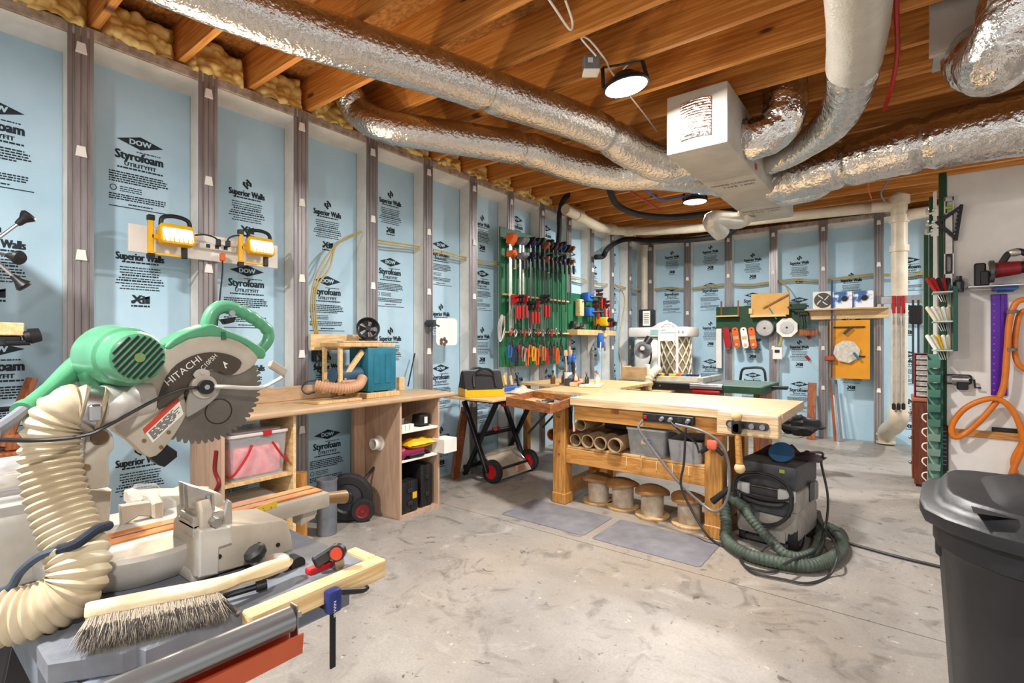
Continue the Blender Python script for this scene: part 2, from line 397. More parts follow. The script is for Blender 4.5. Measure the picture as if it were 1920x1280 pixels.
def print_superior():
    b = B(); rnd = random.Random(5); I = Matrix.Identity(4)
    for sx in (1, -1):      # the two interlocking hooks of the emblem
        b.add([(sx*p, sx*q + .30, 0) for p, q in ((0, .036), (.030, .010), (.030, -.012), (.014, -.012), (.014, .004), (0, .016), (-.010, .026))], [(0, 1, 2, 3, 4, 5, 6) if sx > 0 else (0, 1, 2, 3, 4, 5, 6)])
    b.add([(-.012, .308, 0), (.0, .318, 0), (.012, .292, 0), (0, .282, 0)], [(0, 1, 2, 3)])
    b.text('Superior Walls', .042, Matrix.Translation((0, .215, 0)), w=.235, bold=True)
    dash_line(b, -.09, .09, .197, .009, I, rnd)
    for k, wv in enumerate((.1, .1, .1, .09, .105, .115, .12, .09, .1)): dash_line(b, -wv, wv, .168 - k*.0155, .009 if k in (3, 5) else .006, I, rnd)
    b.text('Xi', .05, Matrix.Translation((-.012, -.035, 0)), w=.06, bold=True)
    b.add([(.022, -.035, 0), (.046, -.035, 0), (.046, .005, 0), (.022, .005, 0)], [(0, 1, 2, 3)])
    b.add([(-.046, -.02, 0), (.046, .012, 0), (.046, .0, 0), (-.046, -.032, 0)], [(0, 1, 2, 3)])
    dash_line(b, -.046, .046, -.055, .010, I, rnd)
    return b
bb = print_dow(); DOW0 = bb
bb = print_superior(); SUP0 = bb
def mesh_of(b, name, mats):
    me = bpy.data.meshes.new(name); me.from_pydata(b.v, [], b.f)
    for q in mats: me.materials.append(q)
    if len(mats) > 1: me.polygons.foreach_set('material_index', b.mi)
    me.update(); return me
ME_DOW = mesh_of(DOW0, 'printed_mark', [M_print, M_foam]); ME_SUP = mesh_of(SUP0, 'printed_mark', [M_print])
def put_mesh(me, name, parent, M):
    o = bpy.data.objects.new(name, me); COL.objects.link(o); o.parent = parent; o.matrix_local = W[parent].inverted() @ M; W[o] = M; return o
PERIOD = 1.19
def prints(panel, origin, xa, zdow):
    """marks down one board: the diamond mark, half a period lower the other maker's mark"""
    for k in range(-3, 4):
        for me, off in ((ME_DOW, 0.), (ME_SUP, -.60)):
            z = zdow + k * PERIOD + off
            if .12 < z < 2.48:
                M = frame(Vector((origin[0], origin[1], z)), xa, (0, 0, 1)); put_mesh(me, 'printed_mark', panel, M)

def stud_meshes(h):
    """stud in its own frame: x across, y out of the wall (0 = face), z up"""
    body = B(); body.box2((-.044, -.15, 0), (.044, -.004, h - .06), bev=.004)
    fl = B()
    prof = [(-.053,-.006),(-.053,.006),(-.036,.006),(-.034,.001),(-.026,.001),(-.024,.008),(-.004,.008),(-.002,.003),(.002,.003),(.004,.008),(.024,.008),(.026,.001),(.034,.001),(.036,.006),(.053,.006),(.053,-.006)]
    n = len(prof); fl.add([(x, y, 0) for x, y in prof] + [(x, y, h) for x, y in prof], [(i, i+1, n+i+1, n+i) for i in range(n-1)] + [tuple(range(n))[::-1], tuple(range(n, 2*n)), (n-1, 0, n, 2*n-1)])
    return body, fl
tabB = B(); tabB.prism([(-.024, 0), (.024, 0), (.017, .055), (-.017, .055)], .012, Matrix.Rotation(R(90), 4, 'X'), bev=.002)
ME_TAB = mesh_of(tabB, 'tab', [M_tab])
HST = 2.955
sb, sf = stud_meshes(HST); ME_STB = mesh_of(sb, 'stud_body', [M_studside]); ME_STF = mesh_of(sf, 'flange', [M_flange])
def stud(wall, x, y, rz, h0=.03):
    M = Matrix.Translation((x, y, 0)) @ Matrix.Rotation(rz, 4, 'Z')
    o = put_mesh(ME_STB, 'stud', wall, M); o['label'] = 'whitewashed precast stud with a grooved grey metal face'
    put_mesh(ME_STF, 'flange', o, M)
    for k in range(5): put_mesh(ME_TAB, 'tab', o, M @ Matrix.Translation((0, .011, 2.815 - h0 + .02 - .537 * k)))
# left wall: studs every 0.61 m
YS0 = .717; SP = .6096
bb = B(); bb.box2((-3.75, -3.2, -.02), (XF - .06, 8.3, 2.95)); bb.box2((-3.75, -3.2, 2.895), (XL + .004, 8.3, 2.96), bev=.006)
wall_left = struct(bb.build('wall_left', M_beam))
DOWL = {-1: 2.46, 0: (18, 208), 1: (272, 272), 2: (465, 508), 3: (627, 528), 4: (735, 492), 5: (829, 460), 6: (910, 514), 7: (972, 412), 8: (1030, 430), 9: (1072, 476), 10: (1112, 500), 11: (1150, 540)}
def soffit(b, p, q, r, s): b.add([p, q, r, s], [(0, 1, 2, 3)])
for k in range(-6, 13):
    ya = YS0 + SP * (k - 1) + .044; yb = YS0 + SP * k - .044
    bb = B(); bb.box2((XF - .05, ya, 0), (XF, yb, 2.86)); pan = bb.build('foam_panel', M_foam, wall_left, smooth=0)
    bb = B(); bb.add([(XF, ya, 2.845), (XF, yb, 2.845), (XL - .004, yb, 2.893), (XL - .004, ya, 2.893), (XF, ya, 2.895), (XF, yb, 2.895)], [(0, 1, 2, 3), (0, 4, 5, 1), (3, 2, 5, 4), (0, 3, 4), (1, 5, 2)])
    bb.build('ledge', M_studside, wall_left, smooth=0)
    z = 2.2
    if k in DOWL:
        d = DOWL[k]; z = d if not isinstance(d, tuple) else PX(d[0], d[1], x=XF).z - .30
    prints(pan, (XF + .0015, (ya + yb) / 2, 0), (0, 1, 0), z)
for k in range(-6, 13): stud(wall_left, XL, YS0 + SP * k, R(-90))
# back wall
bb = B(); bb.box2((-3.7, YF + .06, -.02), (4.4, 8.4, 2.95)); bb.box2((-3.7, YB - .004, 2.895), (4.4, 8.4, 2.96), bev=.006)
wall_back = struct(bb.build('wall_back', M_beam))
XS0 = -.233
DOWB = {0: (1597, 765), 1: (1500, 562), 2: (1410, 553), 3: (1325, 535), 4: (1255, 542), -1: (1712, 487)}
for k in range(-7, 6):
    xb = XS0 - SP * k - .044; xa = XS0 - SP * (k + 1) + .044
    if k == 5: xa = XF
    bb = B(); bb.box2((xa, YF, 0), (xb, YF + .05, 2.86)); pan = bb.build('foam_panel', M_foam, wall_back, smooth=0)
    bb = B(); bb.add([(xa, YF, 2.845), (xb, YF, 2.845), (xb, YB + .004, 2.893), (xa, YB + .004, 2.893), (xa, YF, 2.895), (xb, YF, 2.895)], [(0, 1, 2, 3)[::-1], (0, 4, 5, 1)[::-1], (3, 2, 5, 4)[::-1], (0, 4, 3), (1, 2, 5)])
    bb.build('ledge', M_studside, wall_back, smooth=0)
    z = 1.9
    if k in DOWB: z = PX(DOWB[k][0], DOWB[k][1], y=YF).z - .30
    if k < 5: prints(pan, ((xa + xb) / 2, YF - .0015, 0), (1, 0, 0), z)
for k in range(-7, 6): stud(wall_back, XS0 - SP * k, YB, R(180))
# ---- ceiling: deck, joists, rim and sprayed foam at the ends
bb = B(); bb.box2((-3.7, -4.0, ZS), (4.4, 8.4, ZS + .02)); bb.box2((-3.7, -4.0, ZJ - .005), (-3.62, 8.4, ZS)); bb.box2((-3.7, 8.2, ZJ - .02), (4.4, 8.4, ZS)); ceiling = struct(bb.build('ceiling', M_osb, smooth=0))
bb = B(); bb.box((0, 0, 0), (8.0, .038, ZS - ZJ), bev=.002); me = mesh_of(bb, 'joist', [M_joist])
JY = [2.829 - .019 + .4064 * k for k in range(-16, 13)]
for y in JY: put_mesh(me, 'joist', ceiling, Matrix.Translation((.38, y, (ZJ + ZS) / 2)))
def foam_lump(seed):
    b = B(); rnd = random.Random(seed); o = Vector((seed * 3.1, seed * 1.7, 0))
    cs = [(rnd.uniform(-.18, .18), rnd.uniform(-.01, .22), rnd.uniform(.026, .065), rnd.uniform(.03, .085)) for _ in range(64)]
    def fn(u, v):
        y = -.184 + .368 * u; z = .238 * v
        edge = min(1, 6 * min(u, 1 - u) + .3)
        x = .02 + .06 * (1 - v) * edge
        h = 0
        for cy, cz, r, a in cs:
            d2 = ((y - cy) / r) ** 2 + ((z - cz) / (r * .8)) ** 2
            if d2 < 1: h = max(h, a * math.sqrt(1 - d2))
        x += h * edge + .012 * noise.noise(Vector((y * 18, z * 18, seed)))
        return (x, y, z)
    b.surf(fn, 64, 42); return b
LUMPS = [mesh_of(foam_lump(i), 'spray_foam', [M_sprayfoam]) for i in range(5)]
for q in LUMPS: q.shade_smooth()
for i, (a, b_) in enumerate(zip(JY, JY[1:])):
    if a > -1.2: put_mesh(LUMPS[i % 5], 'spray_foam', ceiling, Matrix.Translation((-3.50, (a + b_) / 2, ZJ - .03)))
# ================================================================ CEILING SERVICES
def duct(name, label, pts, r, mat, straps=(), crumple=.02, ends=(0, 0), cat='duct', n=40, step=.022, sub=None, r1=None, seed=0, flat=0.):
    P = resample(spline(pts, 10), step); k = len(P); L = [0]
    for a, b in zip(P, P[1:]): L.append(L[-1] + (b - a).length)
    tot = L[-1]
    def rkey(t_):
        K = r1 if isinstance(r1, list) else [(0, r), (1, r1)]
        for (ta, ra), (tb, rb_) in zip(K, K[1:]):
            if t_ <= tb: return ra + (rb_ - ra) * (t_ - ta) / (tb - ta)
        return K[-1][1]
    def rad(i, kk, a):
        q = r if r1 is None else rkey(L[i] / tot)
        p = P[i]; s = L[i]
        w = crumple + ends[0] * math.exp(-s / .25) + ends[1] * math.exp(-(tot - s) / .25)
        ca, sa = math.cos(a), math.sin(a)
        x = noise.noise(Vector((s * 3, ca * 1.2 + seed, sa * 1.2))) * .6 + noise.noise(Vector((s * 26, ca * 2.2, sa * 2.2 + seed))) + .55 * noise.noise(Vector((s * 60 + seed, ca * 5, sa * 5))) + .5 * abs(noise.noise(Vector((s * 12, ca * 7, sa * 7 + seed))))
        q *= 1 + w * x
        for t in straps:
            d = (s - t * tot) / .035; q *= 1 - .13 * math.exp(-d * d)
            d = (s - t * tot) / .16; q *= 1 + .03 * math.exp(-d * d)
        return q
    bb = B(); bb.tube(P, rad, n=n); root = bb.build(name, mat, smooth=60); tag(root, label, cat)
    for t in straps:
        i = max(1, min(k - 2, int(t * (k - 1)))); d = (P[i+1] - P[i-1]).normalized()
        sb = B(); q = (r if r1 is None else rkey(t)) * .885
        hw = .02 if sub is M_tape else .0045
        sb.tube([P[i] - d * hw, P[i] + d * hw], q + .005, n=32, cap=False); sb.build('strap', M_tape if sub is None else sub, root)
    return root
zc = 2.825
duct('flexible_duct', 'long silver foil flexible duct crossing the upper left of the ceiling', [PX(250, -75, z=zc), PX(400, -8, z=zc), PX(540, 46, z=zc), PX(680, 92, z=zc), PX(828, 139, z=zc), PX(960, 186, z=zc), PX(1107, 238, z=zc), V(-1.62, 3.62, 2.76), V(-1.48, 3.86, 2.70), V(-1.24, 4.05, 2.72)], .122, M_foil, straps=(.47, .76), crumple=.013, ends=(0, .1), seed=1, r1=[(0, .122), (.75, .122), (.82, .135), (1, .14)])
duct('flexible_duct', 'sagging silver foil duct beside the left wall, below the longer duct', [PX(655, 178, z=3.10), PX(672, 208, z=3.0), PX(720, 236, z=2.86), PX(810, 252, z=2.82), PX(985, 280, z=2.80), PX(1060, 305, z=2.77), PX(1150, 325, z=2.72), PX(1235, 325, z=2.70), V(-1.24, 4.55, 2.70)], .125, M_foil, straps=(.44,), crumple=.02, ends=(.02, .09), seed=4, r1=[(0, .11), (.4, .122), (.6, .135), (1, .13)])
duct('flexible_duct', 'short foil duct elbow rising from the white duct box into the joists', [V(-.90, 3.82, 2.74), V(-.79, 3.82, 2.715), V(-.67, 3.82, 2.76), V(-.62, 3.82, 2.89), V(-.625, 3.82, 3.02), V(-.64, 3.82, 3.19)], .135, M_foil2, crumple=.055, ends=(.05, 0), seed=7)
duct('flexible_duct', 'pale sleeved duct dropping from the top of the picture', [PX(1612, -110, z=2.84), PX(1610, -20, z=2.84), PX(1608, 50, z=2.83), PX(1601, 118, z=2.82)], .130, M_wrap, crumple=.012, ends=(0, .02), seed=9)
duct('flexible_duct', 'crinkled foil duct continuing the pale sleeved duct to the box', [PX(1602, 112, z=2.82), PX(1600, 135, z=2.82), PX(1585, 190, z=2.80), PX(1554, 236, z=2.76), PX(1495, 282, z=2.74), V(-.89, 4.52, 2.74)], .122, M_foil2, straps=(.03,), crumple=.03, ends=(.02, .05), seed=10, sub=M_foil2, r1=[(0, .126), (.2, .125), (.5, .12), (.7, .095), (1, .085)])
duct('trunk_duct', 'thick foil wrapped duct running right from the white duct box', [V(-.90, 4.86, 2.70), V(-.75, 4.84, 2.69), V(-.35, 4.76, 2.71), V(.1, 4.66, 2.725), V(.7, 4.62, 2.725), V(1.8, 4.6, 2.725)], .165, M_foil2, straps=(.2, .385), crumple=.028, ends=(.05, 0), r1=.235, seed=12, sub=M_tape)
duct('flexible_duct', 'small foil duct elbow tucked beneath the thick wrapped duct', [V(-.90, 5.16, 2.66), V(-.78, 5.16, 2.64), V(-.60, 5.10, 2.64), V(-.47, 5.0, 2.72), V(-.45, 5.0, 2.95)], .095, M_foil2, crumple=.05, ends=(.05, 0), seed=15)
duct('flexible_duct', 'bulging crumpled foil duct at the upper right beside a white board', [V(.47, 3.34, 2.90), PX(1838, 75, f=2.62), PX(1838, 108, f=2.45), PX(1872, 110, f=2.25), PX(1905, 40, f=2.15), PX(1925, -60, f=2.1)], .14, M_foil2, straps=(.60,), crumple=.04, ends=(.05, .02), seed=18, sub=M_foil2)
duct('flexible_duct', 'short white wrapped duct hanging under the far end of the box', [V(-1.22, 5.5, 2.62), V(-1.32, 5.52, 2.55), PX(1335, 412, f=5.0), PX(1352, 436, f=5.15)], .085, M_wrap, crumple=.04, seed=21)
# duct box of boards taped together
t = thing('duct_box', 'long white duct board box hanging under the joists with foil tape end', 'duct', V(-1.0675, 4.55, 2.57))
secs = ((3.36, 4.13), (4.135, 5.17), (5.175, 5.8))
for y0, y1 in secs:
    bb = B(); bb.box2((-1.265, y0, 2.57), (-.87, y1, 2.962), bev=.012, seg=2); bb.build('section', M_board, t)
bb = B()
bb.surf(lambda u, v: (-1.17 + .20 * u, 3.356 - .004 * abs(noise.noise(Vector((v * 19, u, 0)))) - .003 - .0025 * (.5 + .5 * math.sin(v * 90)), 2.635 + .25 * v + .012 * math.sin(3 * u)), 14, 90)
bb.build('foil_patch', M_foil2, t)
for yy in (4.3, 5.32):
    bb = B(); T = frame(V(-1.07, yy, 2.5690), (1, 0, 0), (0, 1, 0)) @ Matrix.Scale(-1, 4, (0, 1, 0)); T = frame(V(-1.07, yy, 2.5685), (1, 0, 0), (0, -1, 0))
    bb.text('OWENS CORNING', .05, T, w=.33); bb.build('lettering', mk('faded_ink', '#6a6259', .8), t)
    bb = B(); bb.text('TYPE 1400', .05, T @ Matrix.Translation((.02, -.085, 0)), w=.24); bb.build('lettering', mk('faded_ink', '#6a6259', .8), t)
for yy in (4.12, 5.16):
    bb = B(); bb.box2((-.875, yy - .02, 2.60), (-.862, yy + .03, 2.64)); bb.build('red_tag', mk('red_print', '#c65a48', .7), t)
# board end of another duct at the upper right
t = thing('duct_end_box', 'white duct board end plate at the upper right corner', 'duct', V(.45, 3.42, 2.72))
bb = B(); bb.box2((.11, 3.33, 2.755), (.95, 3.36, 3.2), bev=.003); bb.build('plate', M_board, t)
bb = B(); bb.box2((.13, 3.362, 2.78), (.93, 3.60, 3.2)); bb.build('box', M_tape, t)

# ---- high-bay lamps
def highbay(label, c, tilt=0., rz=0., watts=LAMP_W, col=(1, .975, .94), top=None):
    t = thing('high_bay_lamp', label, 'lamp', c, rz, 'round LED high bay lamps')
    T = W[t] @ Matrix.Rotation(tilt, 4, 'Y')
    bb = B(); bb.lathe([(.0, .075), (.06, .075), (.062, .05), (.10, .045), (.132, .018), (.136, .0), (.128, -.006), (.122, -.002)], T); bb.build('housing', M_black, t)
    bb = B(); bb.lathe([(.0, -.004), (.124, -.003)], T, n=32, caps=False); bb.build('lens', mk('lamp_lens', '#ffffff', .4, var=0, emit='#fff6ea', es=14.), t)
    bb = B()
    for s in (-1, 1): bb.beam(T @ V(s*.134, 0, .02), T @ V(s*.12, 0, .135), .022, .004, up=(0, 1, 0))
    bb.beam(T @ V(-.122, 0, .135), T @ V(.122, 0, .135), .022, .004); bb.build('bracket', M_black, t)
    for s in (-1, 1):
        bb = B(); bb.cyl(T @ V(s*.138, 0, .03), T @ V(s*.126, 0, .03), .014, n=12); bb.build('knob', M_black, t)
    bb = B(); bb.tube(spline([T @ V(0, 0, .07), T @ V(.01, .03, .12), V(c[0] + .03, c[1] + .05, ZJ + .03)], 6), .005, n=6); bb.build('cord', M_white, t)
    l = lamp('lamp_light', 'AREA', (0, 0, 0), watts, col, .24); l.parent = t; l.matrix_local = Matrix.Rotation(tilt, 4, 'Y') @ Matrix.Translation((0, 0, -.012))
    return t
highbay('bright round high bay lamp left of the white duct box', PX(1174, 163, f=3.0), tilt=R(-9), rz=TH)
highbay('round high bay lamp farther back below the joists', PX(1303, 378, f=5.75), rz=TH, watts=LAMP_W * .9)
highbay('unseen round high bay lamp added behind the camera by the left wall', V(-1.6, -.75, 2.83), watts=LAMP_W * 1.2)  # this and the next: unseen lamps added for light from the camera side
highbay('unseen round high bay lamp added behind the camera on the right', V(1.3, -.6, 2.83), watts=LAMP_W * 1.0)
highbay('added round high bay lamp hidden behind the white tool panel', V(1.6, 6.7, 2.83), watts=LAMP_W * .8)  # added lamp, kept out of sight behind the panel
# junction box beside the lamp
c = PX(1108, 128, f=2.95); t = thing('junction_box', 'small square junction box hung under a joist near the lamp', 'box', c, TH)
bb = B(); bb.box((0, 0, .02), (.09, .085, .08), bev=.006); bb.build('body', M_grey, t, world=False)
bb = B(); bb.box((0, 0, -.026), (.094, .089, .012), bev=.004); bb.build('cover', M_white, t, world=False)
bb = B(); bb.box((-.01, -.044, .025), (.03, .003, .028), bev=.001); bb.build('plate', M_white, t, world=False)
def cable(name, label, pts, r, mat, cat='cable', k=8, n=7, group=None):
    bb = B(); bb.tube(spline(pts, k), r, n=n); return tag(bb.build(name, mat), label, cat, group)
cable('cable', 'white cable looping from the joist down to the junction box', [PX(1020, -15, z=3.0), PX(1042, 18, z=2.95), PX(1068, 55, z=2.92), PX(1073, 40, z=2.95), PX(1060, 0, z=3.0)], .006, M_white)
cable('cable', 'thin white cable from junction box through joists towards the duct box', [PX(1118, 105, z=2.9), PX(1090, 72, z=2.98), PX(1105, 75, z=2.98), PX(1135, 112, z=2.93), PX(1150, 140, z=2.93), PX(1208, 214, z=2.96), PX(1232, 247, z=2.97)], .005, M_white)
# pipes under the ceiling
zz = 2.9
cable('flexible_conduit', 'thick black flexible conduit curving below the far joists', [PX(1142, 338, z=3.02), PX(1145, 362, z=2.95), PX(1160, 386, z=2.9), PX(1200, 402, z=2.89), PX(1260, 407, z=2.89), PX(1330, 400, z=2.9), PX(1400, 392, z=2.93)], .036, M_rubber, 'conduit', n=12)
cable('water_pipe', 'thin red plastic water pipe bending under the joists', [PX(1183, 330, z=3.05), PX(1183, 358, z=2.95), PX(1205, 373, z=2.94), PX(1237, 392, z=2.94)], .012, M_red, 'pipe')
cable('water_pipe', 'thin blue plastic water pipe bending under the joists', [PX(1208, 338, z=3.05), PX(1212, 355, z=2.95), PX(1240, 374, z=2.94), PX(1280, 369, z=2.95), PX(1340, 362, z=2.95)], .012, M_blue, 'pipe')
cable('water_pipe', 'long red plastic pipe strapped across joists at the upper right', [PX(1680, -40, z=2.95), PX(1681, 30, z=2.955), PX(1682, 100, z=2.955), PX(1672, 160, z=2.955), PX(1658, 206, z=2.955)], .0125, mk('bright_red_pipe', '#c3222b', .35), 'pipe')
cable('water_pipe', 'blue pipe lying along the joists under the thick duct', [PX(1500, 338, z=2.93), PX(1560, 330, z=2.93), PX(1622, 323, z=2.93)], .014, M_blue, 'pipe')
cable('cable', 'grey cable drooping from the joists near the white stack', [PX(1680, 316, z=2.93), PX(1664, 340, z=2.9), PX(1652, 362, z=2.86), PX(1660, 380, z=2.82)], .008, M_grey)
cable('cable', 'short orange cable end hanging from a far joist', [PX(1632, 332, z=2.95), PX(1628, 352, z=2.9), PX(1634, 372, z=2.86)], .007, M_orange)
cable('vacuum_hose', 'black pipe dropping from the joists behind the clamp board', [PX(1075, 360, x=-3.15), PX(1057, 374, x=-3.2), PX(1049, 400, x=-3.25), PX(1049, 430, x=-3.25), PX(1046, 466, x=-3.25)], .03, M_rubber, 'pipe', n=12)
cable('vacuum_hose', 'black pipe arching from a left stud along the far corner', [PX(1117, 482, x=-3.3), PX(1131, 480, x=-3.27), PX(1138, 468, x=-3.2), PX(1155, 455, f=7.6), PX(1180, 448, f=7.7), PX(1225, 451, f=7.4), PX(1300, 449, f=7.0), PX(1360, 440, f=6.7), PX(1392, 418, f=6.4), PX(1405, 405, f=6.3)], .036, M_rubber, 'pipe', n=12)
# white drain pipe along the walls, with couplings, and the stack in the corner
t = thing('drain_pipe', 'white plastic drain pipe hung around the room under the joists', 'pipe', V(-2.5, 7, 2.8))
run = [PX(1060, 392, x=-3.12), PX(1085, 405, x=-3.12), PX(1120, 424, x=-3.12), PX(1145, 430, f=7.1), PX(1180, 433, f=7.2), PX(1300, 428, f=6.75), PX(1420, 412, f=6.35), PX(1560, 397, f=5.95), PX(1672, 386, f=5.75)]
bb = B(); bb.tube(spline(run, 8), .062, n=16); bb.build('run', M_pvc, t)
for i in (1, 3, 4): 
    bb = B(); d = (run[i+1] - run[i]).normalized(); bb.cyl(run[i] - d*.06, run[i] + d*.06, .072, n=18); bb.build('coupling', M_pvc, t)
for px_, py_ in ((1215, 432), (1250, 431), (1590, 394)):
    pass
t2 = thing('drain_stack', 'white plastic soil stack standing at the back wall', 'pipe', V(.0, 7.2, 0))
S = PX(1686, 640, y=7.05); S.z = 0
bb = B(); bb.cyl(S + V(0, 0, .55), S + V(0, 0, 2.92), .076, n=24); bb.build('pipe', M_pvc, t2)
for z0, z1, r in ((2.83, 2.915, .098), (2.62, 2.70, .092), (2.30, 2.37, .090)):
    bb = B(); bb.cyl(S + V(0, 0, z0), S + V(0, 0, z1), r, n=24); bb.build('coupling', M_pvc, t2)
bb = B(); bb.cyl(S + V(0, 0, 2.915), S + V(0, 0, 2.935), .07, n=20); bb.box(S + V(0, 0, 2.945), (.05, .05, .03), bev=.004); bb.build('cleanout_cap', M_pvc, t2)
for q in ((PX(1645, 412, y=7.72), PX(1645, 372, y=7.72)),): 
    bb = B(); bb.tube(spline([S + V(-.05, 0, 2.82), S + V(-.25, -.02, 2.83)], 4), .058, n=16); bb.build('side_branch', M_pvc, t2)
bb = B(); bb.tube(spline([S + V(.03, 0, 2.66), S + V(.14, 0, 2.70), S + V(.45, .05, 2.72)], 5), .058, n=16); bb.build('side_branch', M_pvc, t2)
E = PX(1660, 832, z=0); bb = B(); bb.tube(spline([S + V(0, 0, .60), S + V(-.01, 0, .45), S.lerp(E, .35) + V(0, 0, .32), S.lerp(E, .85) + V(0, 0, .19), E + V(0, 0, .08), E], 6), .094, n=20); bb.build('elbow', M_pvc, t2)
for k in range(2):
    bb = B(); q = S.lerp(E, .97) + V(0, 0, .13 - .1*k); bb.cyl(q - V(0, 0, .012), q + V(0, 0, .012), .104, n=22); bb.build('collar', M_pvc, t2)
# house wiring threaded through the studs
zr = PX(787, 460, x=-3.44).z
pts = [V(-3.44 + .012 * math.sin(k*2.3), 2.52 + .29 * k, zr - .02 - .012 * math.cos(k * 1.4)) for k in range(20)]
for j in range(2):
    cable('house_cable', ('upper', 'lower')[j] + ' of the two yellow house cables threaded through the left studs', [p + V(0, 0, -.022 * j) for p in pts], .0075, M_romex, k=4, n=6)
zb = PX(1325, 536, y=8.06).z
pts = [V(-3.3 + .3 * k, 8.06 - .008 * math.sin(k * 1.9), zb + .02 * math.sin(k * 2.1)) for k in range(15)]
for j in range(2): cable('house_cable', ('upper', 'lower')[j] + ' of the two yellow house cables threaded through the back studs', [p + V(0, 0, -.02 * j) for p in pts], .0085, M_romex, k=4, n=6)
for j, (dx, dz) in enumerate(((0, 0), (.03, -.01), (.06, .0))):
    cable('house_cable', ('outermost', 'middle', 'innermost')[j] + ' of three yellow cables drooping to the outlet box on the left wall', [PX(678 - 4*j, 434 + 2*j, x=-3.43), PX(640 - 4*j, 450 + 4*j, x=-3.40), PX(606 - 0*j + 6*j, 490 + 6*j, x=-3.38), PX(586 + 4*j, 540, x=-3.38), PX(584 + 4*j, 590, x=-3.40), PX(594 + 2*j, 640, x=-3.44), PX(598, 660, x=-3.48)], .0065, M_romex, k=6, n=6)
cable('house_cable', 'thin yellow cable hanging in a long curve near the far corner', [PX(1153, 533, x=-3.372), PX(1166, 545, x=-3.368), PX(1171, 570, x=-3.368), PX(1160, 640, x=-3.368), PX(1166, 690, x=-3.368), PX(1162, 725, x=-3.37)], .008, M_romex, k=6, n=6)
cable('house_cable', 'yellow cable draped from a back stud down behind the plywood jig', [PX(1462, 527, y=8.04), PX(1470, 532, y=7.98), PX(1478, 545, y=7.95), PX(1480, 560, y=7.95)], .009, M_romex, k=6, n=6)
# ================================================================ LEFT WALL SIDE
M_led = mk('work_light_lens', '#fff2d8', .4, var=0, emit='#ffd9a0', es=1.9)
# ---- white board with two LED work lights
xb = XL + .018
p = PX(240, 408, x=xb); q = PX(519, 505, x=xb)
t = thing('mounting_board', 'white board screwed across two studs carrying work lights', 'board', V(xb, (p.y + q.y)/2, q.z))
bb = B(); bb.box2((xb - .008, p.y, q.z + .005), (xb + .012, q.y, p.z - .03), bev=.002); bb.build('panel', M_white, t)
for yy in (p.y + .4, p.y + .62, p.y + .4, p.y + .62):
    pass
bd_z = (p.z - .03 + q.z) / 2
def worklight(label, px, py, s, x):
    c = PX(px, py, x=x); t = thing('work_light', label, 'lamp', c - V(0, 0, .12), R(-90), 'LED work lights on the white board')
    T = Matrix.Translation(c) @ Matrix.Rotation(R(90), 4, 'Z') @ Matrix.Scale(s, 4)     # x along the wall, -y into the room
    Tt = T @ Matrix.Rotation(R(-14), 4, 'X')
    bb = B(); bb.prism(rrect(.19, .13, .025), .055, Tt @ Matrix.Rotation(R(90), 4, 'X'), bev=.008, seg=2); bb.build('housing', M_yellow, t)
    bb = B(); bb.prism(rrect(.165, .085, .012), .006, Tt @ Matrix.Translation((0, -.0285, -.008)) @ Matrix.Rotation(R(90), 4, 'X')); bb.build('lens', M_led, t)
    bb = B()
    for i in range(7): bb.beam(Tt @ V(-.075 + .025*i, -.034, -.055), Tt @ V(-.075 + .025*i, -.034, -.028), .004*s, .006*s, up=(1, 0, 0))
    for i in range(7): pass
    g = bb.build('guard_ribs', M_yellow, t, kind='stuff')
    hp = spline([Tt @ V(-.08, 0, .055), Tt @ V(-.072, -.01, .10), Tt @ V(-.03, -.015, .118), Tt @ V(.03, -.015, .118), Tt @ V(.072, -.01, .10), Tt @ V(.08, 0, .055)], 5)
    bb = B(); bb.tube(hp, .013*s, n=8); bb.build('handle', M_black, t)
    bb = B(); bb.beam(T @ V(-.13, .02, -.13), T @ V(-.13, .02, .10), .028*s, .03*s, up=(0, 1, 0), bev=.004); bb.beam(T @ V(-.13, .02, -.02), T @ V(-.085, .02, -.02), .028*s, .03*s, bev=.004); bb.build('stand_arm', M_yellow, t)
    for z0 in (-.14, .09):
        bb = B(); bb.box(T @ V(-.13, .02, z0), (.036*s, .036*s, .035*s), bev=.004); bb.build('stand_foot', M_black, t)
    bb = B(); bb.beam(T @ V(.05, .02, -.135), T @ V(.05, .02, -.06), .03*s, .03*s, up=(0, 1, 0), bev=.004); bb.build('stand_foot', M_black, t)
    bb = B(); bb.beam(T @ V(-.13, .03, -.12), T @ V(.06, .03, -.12), .012*s, .012*s); bb.build('crossbar', M_yellow, t)
    l = lamp('work_light_glow', 'AREA', (0, 0, 0), WORK_W, (1, .80, .55), .12); l.data.shape = 'SQUARE'
    d = (Tt @ V(0, -1, 0) - Tt @ V(0, 0, 0)).normalized(); l.parent = t
    l.matrix_local = W[t].inverted() @ (Matrix.Translation(Tt @ V(0, -.05, -.01)) @ d.to_track_quat('-Z', 'Y').to_matrix().to_4x4())
worklight('yellow LED work light nearest the drill press on the board', 331, 442, .92, -3.27)
worklight('yellow LED work light on the board end farther right', 488, 463, .88, -3.27)
c = PX(408, 464, x=xb + .03); t = thing('power_strip', 'small white power strip between the two yellow work lights', 'power strip', c, R(90))
bb = B(); bb.box(c, (.03, .22, .035), bev=.006); bb.build('body', M_white, t)
for i in range(3): bb = B(); bb.box(c + V(.016, -.06 + .05*i, 0), (.004, .022, .022)); bb.build('socket', M_black, t)
for dy in (-.01, .045): bb = B(); bb.box(c + V(.035, dy, .025), (.03, .022, .04), bev=.004); bb.build('plug', M_black, t)
cp = PX(417, 482, x=xb + .05)
tp = thing('extension_plug', 'orange extension cord plug hanging from the power strip', 'plug', cp - V(0, 0, .03))
